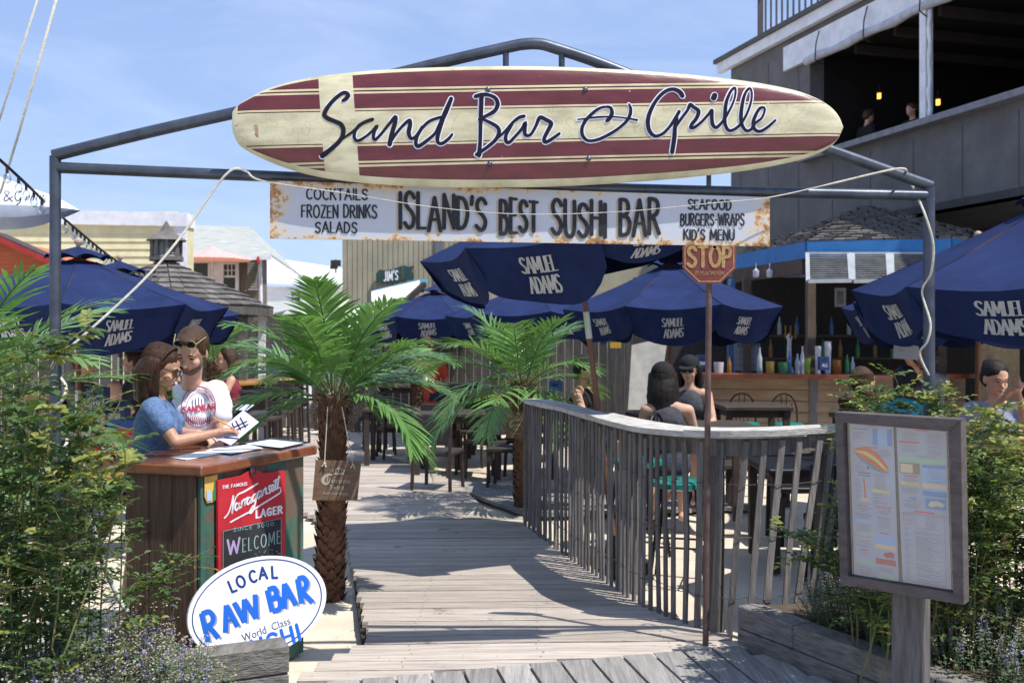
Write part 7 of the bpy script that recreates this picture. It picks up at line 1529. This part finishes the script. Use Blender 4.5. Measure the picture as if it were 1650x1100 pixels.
    # hair
    if hair:
        rr_ = random.Random(len(label)); mb = MB()
        mb.ball(Hp((-.026, 0, .042)), (r(.101), r(.086), r(.092)), 18, rot=HF); mb.ball(Hp((-.05, 0, .0)), (r(.078), r(.083), r(.085)), 16, rot=HF)
        if hair == 'short': mb.ball(Hp((.028, 0, .095)), (r(.055), r(.06), r(.028)), 12, rot=HF); [mb.ball(Hp((.01, .073*sg, .02)), (r(.022), r(.012), r(.035)), 10, rot=HF) for sg in (-1, 1)]
        if hair in ('bob', 'long', 'curly'):
            ln = dict(bob=-.17, long=-.27, curly=-.22)[hair]
            for k in range(9 if hair != 'curly' else 26):
                an = R(95+170*k/8) if hair != 'curly' else R(rr_.uniform(80, 280)); rad_ = .085 if hair != 'curly' else rr_.uniform(.07, .13)
                p0_ = Hp((rad_*math.cos(an)*1.0-.01, rad_*math.sin(an), .03)); q_ = hc+HF @ (Vector((rad_*1.12*math.cos(an)-.025, rad_*1.15*math.sin(an), ln*.35))*s); e_ = Vector((q_.x, q_.y, hc.z+ln*s*(1-.12*rr_.random())))
                if hair == 'curly': mb.ball(q_.lerp(e_, rr_.random()), r(rr_.uniform(.03, .045)), 10)
                else: mb.capsule(p0_, r(.034), q_, r(.034)); mb.capsule(q_, r(.034), e_, r(.024))
        if hair == 'bun': mb.ball(Hp((-.11, 0, .07)), r(.045), 12)
        remesh(mb, 'hair', hair_mat, t, max(vox, .007), 2, disp=.006 if hair != 'curly' else .016, seed=9)
        if locks:
            mb = MB()
            for k in range(locks):
                an = R(rr_.uniform(78, 282)) if hair in ('bob', 'long') else R(rr_.uniform(0, 360)); top_ = Vector((rr_.uniform(-.03, .055), rr_.uniform(-.02, .02), .135)); pts = []
                ln = dict(bob=-.185, long=-.29, curly=-.2).get(hair, .0)*rr_.uniform(.86, 1.06)
                if hair in ('bob', 'long'):
                    for i in range(9):
                        u = i/8
                        if u < .5: v = u/.5; ph_ = math.pi/2*v; rad_ = .098+.006*rr_.random(); pts.append(Hp((-.02+rad_*math.cos(an)*math.sin(ph_)*1.04+top_.x*(1-v), rad_*.93*math.sin(an)*math.sin(ph_), .035+.103*math.cos(ph_))))
                        else: v = (u-.5)/.5; q_ = Hp((-.02+.105*math.cos(an)*(1.04+.14*v), .1*math.sin(an)*(1+.16*v), .03)); pts.append(Vector((q_.x, q_.y, q_.z+(ln-.03)*s*v)))
                    mb.tube(pts, [r(x) for x in (.004, .006, .007, .007, .007, .007, .006, .005, .0015)], 4)
                else:
                    a0 = Hp((-.03+.095*math.cos(an)*.5*rr_.random(), .07*math.sin(an), .12)); ff = rr_.random(); a0 = Hp((-.03+.10*ff*math.cos(an), .088*ff*math.sin(an), .045+.092*math.sqrt(max(0, 1-ff*ff)))); d_ = (HF @ Vector((.9, rr_.gauss(0, .35), .35-.6*ff))).normalized(); mb.tube([a0, a0+d_*r(.018)+Vector((0, 0, r(.004))), a0+d_*r(.036)], [r(.006), r(.0055), r(.0012)], 4)
            mb.build('hair_locks', hair_mat, t, smooth='all', kind='stuff')
    if cap:
        mb = MB(); vs_ = []
        for i in range(7):
            ph_ = math.pi/2*i/6
            for k in range(18): an = 2*math.pi*k/18; vs_.append(Hp((-.02+.113*math.cos(an)*math.sin(ph_), .098*math.sin(an)*math.sin(ph_), .055+.095*math.cos(ph_))))
        mb.add(vs_, [(i*18+k, i*18+(k+1) % 18, (i+1)*18+(k+1) % 18, (i+1)*18+k) for i in range(6) for k in range(18)])
        mb.grid(lambda u, v: Hp((.07+.095*v*math.sin(math.pi*(.1+.8*u))**.5, -.075+.15*u, .055-.02*v)), 8, 3); mb.build('cap', cap, t, smooth='all')
    # face
    for sg in (-1, 1):
        mb = MB(); mb.tube([Hp((.089, .014*sg, .026)), Hp((.089, .034*sg, .032)), Hp((.076, .052*sg, .024))], [r(.0028), r(.0036), r(.0018)], 5); mb.build('eyebrow', hair_mat or DKL, t)
        mb = MB(); mb.ball(Hp((.083, .031*sg, .006)), (r(.007), r(.013), r(.0028)), 10, rot=HF); mb.build('eye', DKL, t, smooth='all')
    mb = MB(); mb.ball(Hp((.0905, 0, -.0605)), (r(.0085), r(.0215), r(.0062)), 12, rot=HF); mb.build('lips', LIPS, t, smooth='all')
    if head_extra: head_extra(t, Hp, HF, r)
    return t, jw, Hp, HF
LENS = M('dark_lens', (.01, .01, .012), rough=.08, bump=0, spec=.8)
def shades(z=.01, x=.0, fr=None, frn='frame', tilt=0):
    def f(t, Hp, HF, r):
        fm_ = fr or DKL; mb = MB()
        for sg in (-1, 1):
            c = Vector((.096+x, .033*sg, z)); pts = [Hp(c+Vector((tilt*math.sin(a)*.02, .027*math.cos(a), .019*math.sin(a)))) for a in [2*math.pi*i/14 for i in range(15)]]; mb.tube(pts, r(.0032), 6, cap=False); mb.tube([Hp(c+Vector((0, .027*sg, .006))), Hp((.0+x*.6, .085*sg, z+.004))], r(.0028), 5)
        mb.tube([Hp((.098+x, -.007, z+.004)), Hp((.1+x, 0, z+.007)), Hp((.098+x, .007, z+.004))], r(.0026), 5); s_ = mb.build('sunglasses', fm_, t)
        mb = MB()
        for sg in (-1, 1): mb.ball(Hp((.096+x, .033*sg, z)), (r(.003), r(.0265), r(.0185)), 14, rot=HF)
        mb.build('lens', LENS, s_)
    return f
DEN = M('heather_blue_tee', (.055, .11, .23), (.13, .20, .36), rough=.9, scale=60, bump=.3, bscale=160); WTE = M('white_tee', (.70, .70, .76), (.76, .76, .82), rough=.9, scale=3, bump=.2, bscale=80)
NVS = M('navy_denim', (.03, .045, .09), rough=.9); KHK = M('pale_plaid_shorts', (.34, .33, .33), (.55, .54, .53), rough=.9, scale=18, grain=(4, 4, 1)); BKC = M('black_cloth', (.012, .012, .014), rough=.9); GYC = M('dark_grey_cloth', (.03, .032, .042), (.06, .062, .075), rough=.85)
# --- woman at the host stand, seen from her right side
Pw = lambda x, y, D: P(x, y, D)
tw, jw_, Hpw, HFw = person('woman in a blue heather t-shirt leaning over the host stand', (-2.02, 5.48, -.07), 18, J=dict(
    pelvis=Pw(238, 770, 5.5), chest=Pw(243, 690, 5.5), neck=Pw(250, 634, 5.5), head=Pw(262, 594, 5.5), sl=Pw(262, 655, 5.66), sr=Pw(245, 659, 5.34),
    er=Pw(283, 712, 5.30), wr=Pw(347, 697, 5.42), h_r=Pw(374, 691, 5.47), el=Pw(300, 712, 5.66), wl=Pw(345, 712, 5.62), hl=Pw(240, 780, 5.59), hr=Pw(236, 780, 5.42), kl=Pw(228, 900, 5.6), kr=Pw(218, 905, 5.42), al=Pw(222, 1010, 5.6), ar=Pw(204, 1025, 5.45)),
    head_dir=(1, .02, -.38), vox=.0055, skin=SKT, shirt='tee', shirt_mat=DEN, bottom_mat=NVS, hair='bob', hair_mat=H_BR, female=True, locks=420, s=.98, head_extra=shades(z=.008, x=.004))
# --- man in the white shirt
tm, jm_, Hpm, HFm = person('bearded man in a white printed t-shirt with sunglasses on his head', (-1.9, 5.86, -.07), -75, J=dict(
    pelvis=Pw(314, 780, 5.86), chest=Pw(314, 690, 5.86), neck=Pw(309, 614, 5.82), head=Pw(309, 566, 5.74), sl=Pw(348, 632, 5.84), sr=Pw(272, 640, 5.92), el=Pw(360, 704, 5.78), wl=Pw(352, 716, 5.55), er=Pw(268, 700, 5.78), wr=Pw(322, 700, 5.58), h_r=Pw(345, 706, 5.52)),
    head_dir=(-.12, -1, -.62), vox=.0055, skin=SKIN, shirt='tee', shirt_mat=WTE, bottom_mat=KHK, hair='short', hair_mat=H_MB, locks=0, s=1.06, head_extra=shades(z=.088, x=-.026, fr=M('olive_frame', (.30, .27, .14), rough=.4), tilt=-.6), head_tilt=(-6, 0))
mb = MB(); HR = lambda v: Hpm(v)
mb.ball(Hpm((.030, 0, -.056)), (.070, .0635, .062), 18, rot=HFm); mb.ball(Hpm((.066, 0, -.091)), (.031, .033, .026), 12, rot=HFm)
# beard: only the lower shell, cut above the mouth
bv = MB()
def bfn(u, v):
    an = R(-100+200*u); ph_ = R(8+72*v); d = Vector((math.cos(an)*math.cos(ph_), math.sin(an)*math.cos(ph_), -math.sin(ph_))); q = Vector((.030, 0, -.052))+Vector((d.x*.0665, d.y*.0625, d.z*.065)); q.x += .014*max(0, math.cos(an))*max(0, math.sin(ph_)) ; return Hpm(q)
bv.grid(bfn, 22, 9); bv.build('beard', M('beard_stubble', (.10, .055, .032), (.22, .13, .085), rough=.8, scale=120, bump=.6, bscale=300), tm, smooth='all')
flush()
# round print on the shirt: projected on the chest plane in front of the cloth
def chest_hit(px, py, off):
    d = Vector(((px-825)/F, 1, -(py-545)/F)); o = Vector((0, 0, H)); best = None
    sh_ = [c for c in tm.children if c.name.startswith('shirt')][0]; inv = wmat(tm).inverted(); lo = inv @ o; ld = (inv.to_3x3() @ d).normalized()
    ok, loc, nrm, idx = sh_.ray_cast(lo, ld)
    if ok: return (wmat(tm) @ loc)-d.normalized()*off
    return P(px, py, 5.62)-d.normalized()*off
PRR = M('red_shirt_print', (.50, .05, .09), rough=.9, bump=0); mb = MB(); cpx, cpy = 320, 655
ring = [(cpx+27.5*math.cos(t), cpy+33*math.sin(t)) for t in [2*math.pi*i/40 for i in range(41)]]; ribbon(mb, ring, 1.3, chest_hit, .006, cap=False)
ring = [(cpx+19*math.cos(t), cpy+23*math.sin(t)) for t in [math.pi+math.pi*i/20 for i in range(21)]]; ribbon(mb, ring, .8, chest_hit, .006, cap=False)
brush_text(mb, 'SANDBAR', (294, 347, 665, 659, 9.5, 9), chest_hit, .007, 2.0, gap=.2)
for k in range(12): ribbon(mb, [(300+k*3.4, 672), (300.5+k*3.4, 672+random.uniform(6, 12))], 1.2, chest_hit, .006)
for k in range(16):
    a = R(200+140*k/15); x, y = cpx+23*math.cos(a), cpy+28*math.sin(a); ribbon(mb, [(x-.8, y-1.5), (x+.8, y+1.5)], .8, chest_hit, .006)
mb.build('shirt_print', PRR, tm); mb = MB()
for k in range(14): a = R(150-120*k/13); x, y = cpx+23*math.cos(a), cpy+28*math.sin(a); ribbon(mb, [(x-1.2, y-2), (x+1.2, y+2)], 1.3, chest_hit, .007)
for k in range(5): ribbon(mb, [(310+k*5, 640+abs(k-2)*2), (311+k*5, 655)], 1.1, chest_hit, .007)
mb.build('shirt_print', M('navy_shirt_print', (.06, .05, .22), rough=.9, bump=0), tm)
# menu and pencil in the woman's hands
def held(name, label, q4, D4, mat_, cat): mb = MB(); v = [P(x, y, d) for (x, y), d in zip(q4, D4)]; mb.prism(v, (0, .002, .0015)); o = mb.build(name, mat_); return tag(o, label, cat)
held('menu_card', 'lilac-white menu card with dark sketch held above the host stand', ((392, 661), (417, 680), (372, 717), (342, 703)), (5.62, 5.58, 5.40, 5.42), M('lilac_menu_card', (.46, .46, .66), (.56, .56, .74), rough=.6), 'menu')
MCP = Plane((P(392, 661, 5.62)+P(372, 717, 5.40))/2, (P(417, 680, 5.58)-P(392, 661, 5.62)).cross(P(342, 703, 5.42)-P(392, 661, 5.62))); mcm = lambda x, y, o: MCP.hit(x, y, .004+o); mb = MB()
for a, b in (((374, 681), (381, 697)), ((380, 677), (388, 692)), ((387, 672), (396, 688)), ((372, 690), (398, 678)), ((375, 695), (400, 683)), ((362, 704), (384, 706))): ribbon(mb, [a, b], 1.5, mcm, .001)
tag(mb.build('menu_sketch', NAVY), 'dark hand-drawn marks on the lilac menu card', 'drawing')
mb = MB(); mb.tube([P(343, 672, 5.52), P(378, 691, 5.44)], .0042, 6); tag(mb.build('pencil', M('orange_pencil', (.65, .33, .03), rough=.4)), 'orange-yellow pencil held above the menu card', 'pencil')
held('menu_stack', 'flat blue and white menus lying on the small high table', ((350, 657), (372, 651), (410, 652), (398, 661)), (8.3, 8.8, 8.8, 8.3), MATS['blue_white_chart'], 'menu')
# --- people at the tables
person('woman in dark cap and grey tank top, her back turned, behind the fence', (X(1075, 7.9), 7.9, -.06), 82, seated=True, seat_h=.62, J=dict(head=P(1068, 612, 8.0), neck=P(1070, 640, 7.95)), shirt='tank', shirt_mat=GYC, hair='long', hair_mat=H_BK, cap=BKC, female=True, skin=SKIN, locks=160, bottom_mat=NVS)
person('woman with dark hair and sunglasses facing us beside the stop sign pole', (X(1112, 9.5), 9.5, -.06), 250, seated=True, seat_h=.66, shirt='tank', shirt_mat=GYC, hair='long', hair_mat=H_BK, female=True, skin=SKIN, cap=BKC, head_extra=shades(), bottom_mat=NVS)
person('man in a dark cap and black tank top seated at the end of the fence', (X(935, 9.7), 9.7, -.06), -20, seated=True, seat_h=.66, shirt='tank', shirt_mat=BKC, hair='short', hair_mat=H_BK, cap=BKC, skin=SKIN, bottom_mat=NVS)
person('woman with big curly hair and black top seen from behind left of the gate post', (X(1385, 7.6), 7.6, -.06), 30, seated=True, seat_h=.62, shirt='tank', shirt_mat=BKC, hair='curly', hair_mat=hairmat('dark_curly_hair', (.03, .015, .01), (.07, .035, .02)), female=True, skin=SKT, bottom_mat=BKC)
person('person with black hair sitting just left of the right gate post', (X(1462, 8.6), 8.6, -.06), 110, seated=True, seat_h=.60, shirt='tee', shirt_mat=BKC, hair='bob', hair_mat=H_BK, female=True, skin=SKT, bottom_mat=BKC)
GYB = M('grey_blue_shirt', (.14, .15, .22), (.19, .20, .28), rough=.9)
person('standing man in a grey-blue shirt behind the gate post holding a white board', (X(1500, 9.4), 9.4, -.06), 190, shirt='tee', shirt_mat=GYB, hair='short', hair_mat=H_BK, skin=SKT, bottom_mat=NVS, s=.97, J=dict(el=P(1478, 600, 9.2), wl=P(1460, 575, 9.15)))
held('menu_card', 'white menu board held up by the man in the grey-blue shirt', ((1441, 543), (1481, 549), (1480, 580), (1439, 577)), (9.1, 9.1, 9.1, 9.1), MATS['menu_paper'], 'menu')
person('woman with dark hair tied back eating at the far right edge', (X(1606, 7.4), 7.4, -.06), 235, seated=True, seat_h=.62, shirt='tee', shirt_mat=M('pale_blue_top', (.22, .25, .38), (.30, .33, .46), rough=.9), hair='bun', hair_mat=H_BK, female=True, skin=SKIN, J=dict(wl=P(1640, 632, 7.0), wr=P(1618, 640, 7.05)), bottom_mat=NVS, head_dir=(.1, -1, -.3), s=1.06)
person('man in a striped grey shirt and pale shorts under the left parasol', (X(128, 9.6), 9.6, -.06), 5, seated=True, seat_h=.72, shirt='tee', shirt_mat=M('striped_grey_shirt', (.05, .055, .06), (.16, .17, .19), rough=.9, scale=8, grain=(1, 1, 9)), bottom_mat=KHK, hair='short', hair_mat=H_MB, skin=SKIN, s=1.0, J=dict(ar=P(188, 650, 9.4), al=P(190, 652, 9.8), kr=P(184, 622, 9.4), kl=P(186, 622, 9.8)))
person('person in dark clothes facing the man in the striped shirt', (X(222, 10.4), 10.4, -.06), 185, seated=True, seat_h=.72, shirt='tee', shirt_mat=GYC, bottom_mat=NVS, hair='short', hair_mat=H_MB, skin=SKIN)
person('person in a bright coral shirt seated with back to us far between the palms', (X(690, 14.2), 14.2, -.06), 80, seated=True, seat_h=.80, shirt='tee', shirt_mat=M('coral_shirt', (.62, .07, .05), (.72, .10, .07), rough=.9), hair='short', hair_mat=H_MB, skin=SKIN, bottom_mat=NVS, vox=.016, J=dict(head=P(688, 556, 14.1)))
MAR = M('maroon_dress', (.16, .02, .035), (.24, .035, .05), rough=.9)
person('person in a maroon dress seated behind the man in the white shirt', (X(372, 10.8), 10.8, -.06), 200, seated=True, seat_h=.74, shirt='tank', shirt_mat=MAR, bottom_mat=MAR, bottom='skirt', hair='bob', hair_mat=H_BR, female=True, skin=SKIN, vox=.014)
person('small seated person in white by the bar chairs, partly behind palm leaves', (X(492, 16.6), 16.6, -.06), 190, seated=True, seat_h=.6, shirt='tee', shirt_mat=WTE, bottom_mat=NVS, hair='short', hair_mat=H_BR, female=True, skin=SKIN, vox=.018)
zf_ = zsill-.9
person('man in black leaning at the balcony opening, looking right', (X(1396, 18.3), 18.3, P(1396, 186, 18.3).z-1.60), 10, shirt='tee', shirt_mat=BKC, hair='short', hair_mat=H_MB, skin=SKIN, vox=.02, bottom_mat=BKC)
person('fair-haired person beside the white balcony post', (X(1472, 17.6), 17.6, P(1472, 176, 17.6).z-1.60), 200, shirt='tee', shirt_mat=BKC, hair='short', hair_mat=H_MB, skin=SKIN, vox=.02, bottom_mat=BKC)
flush()
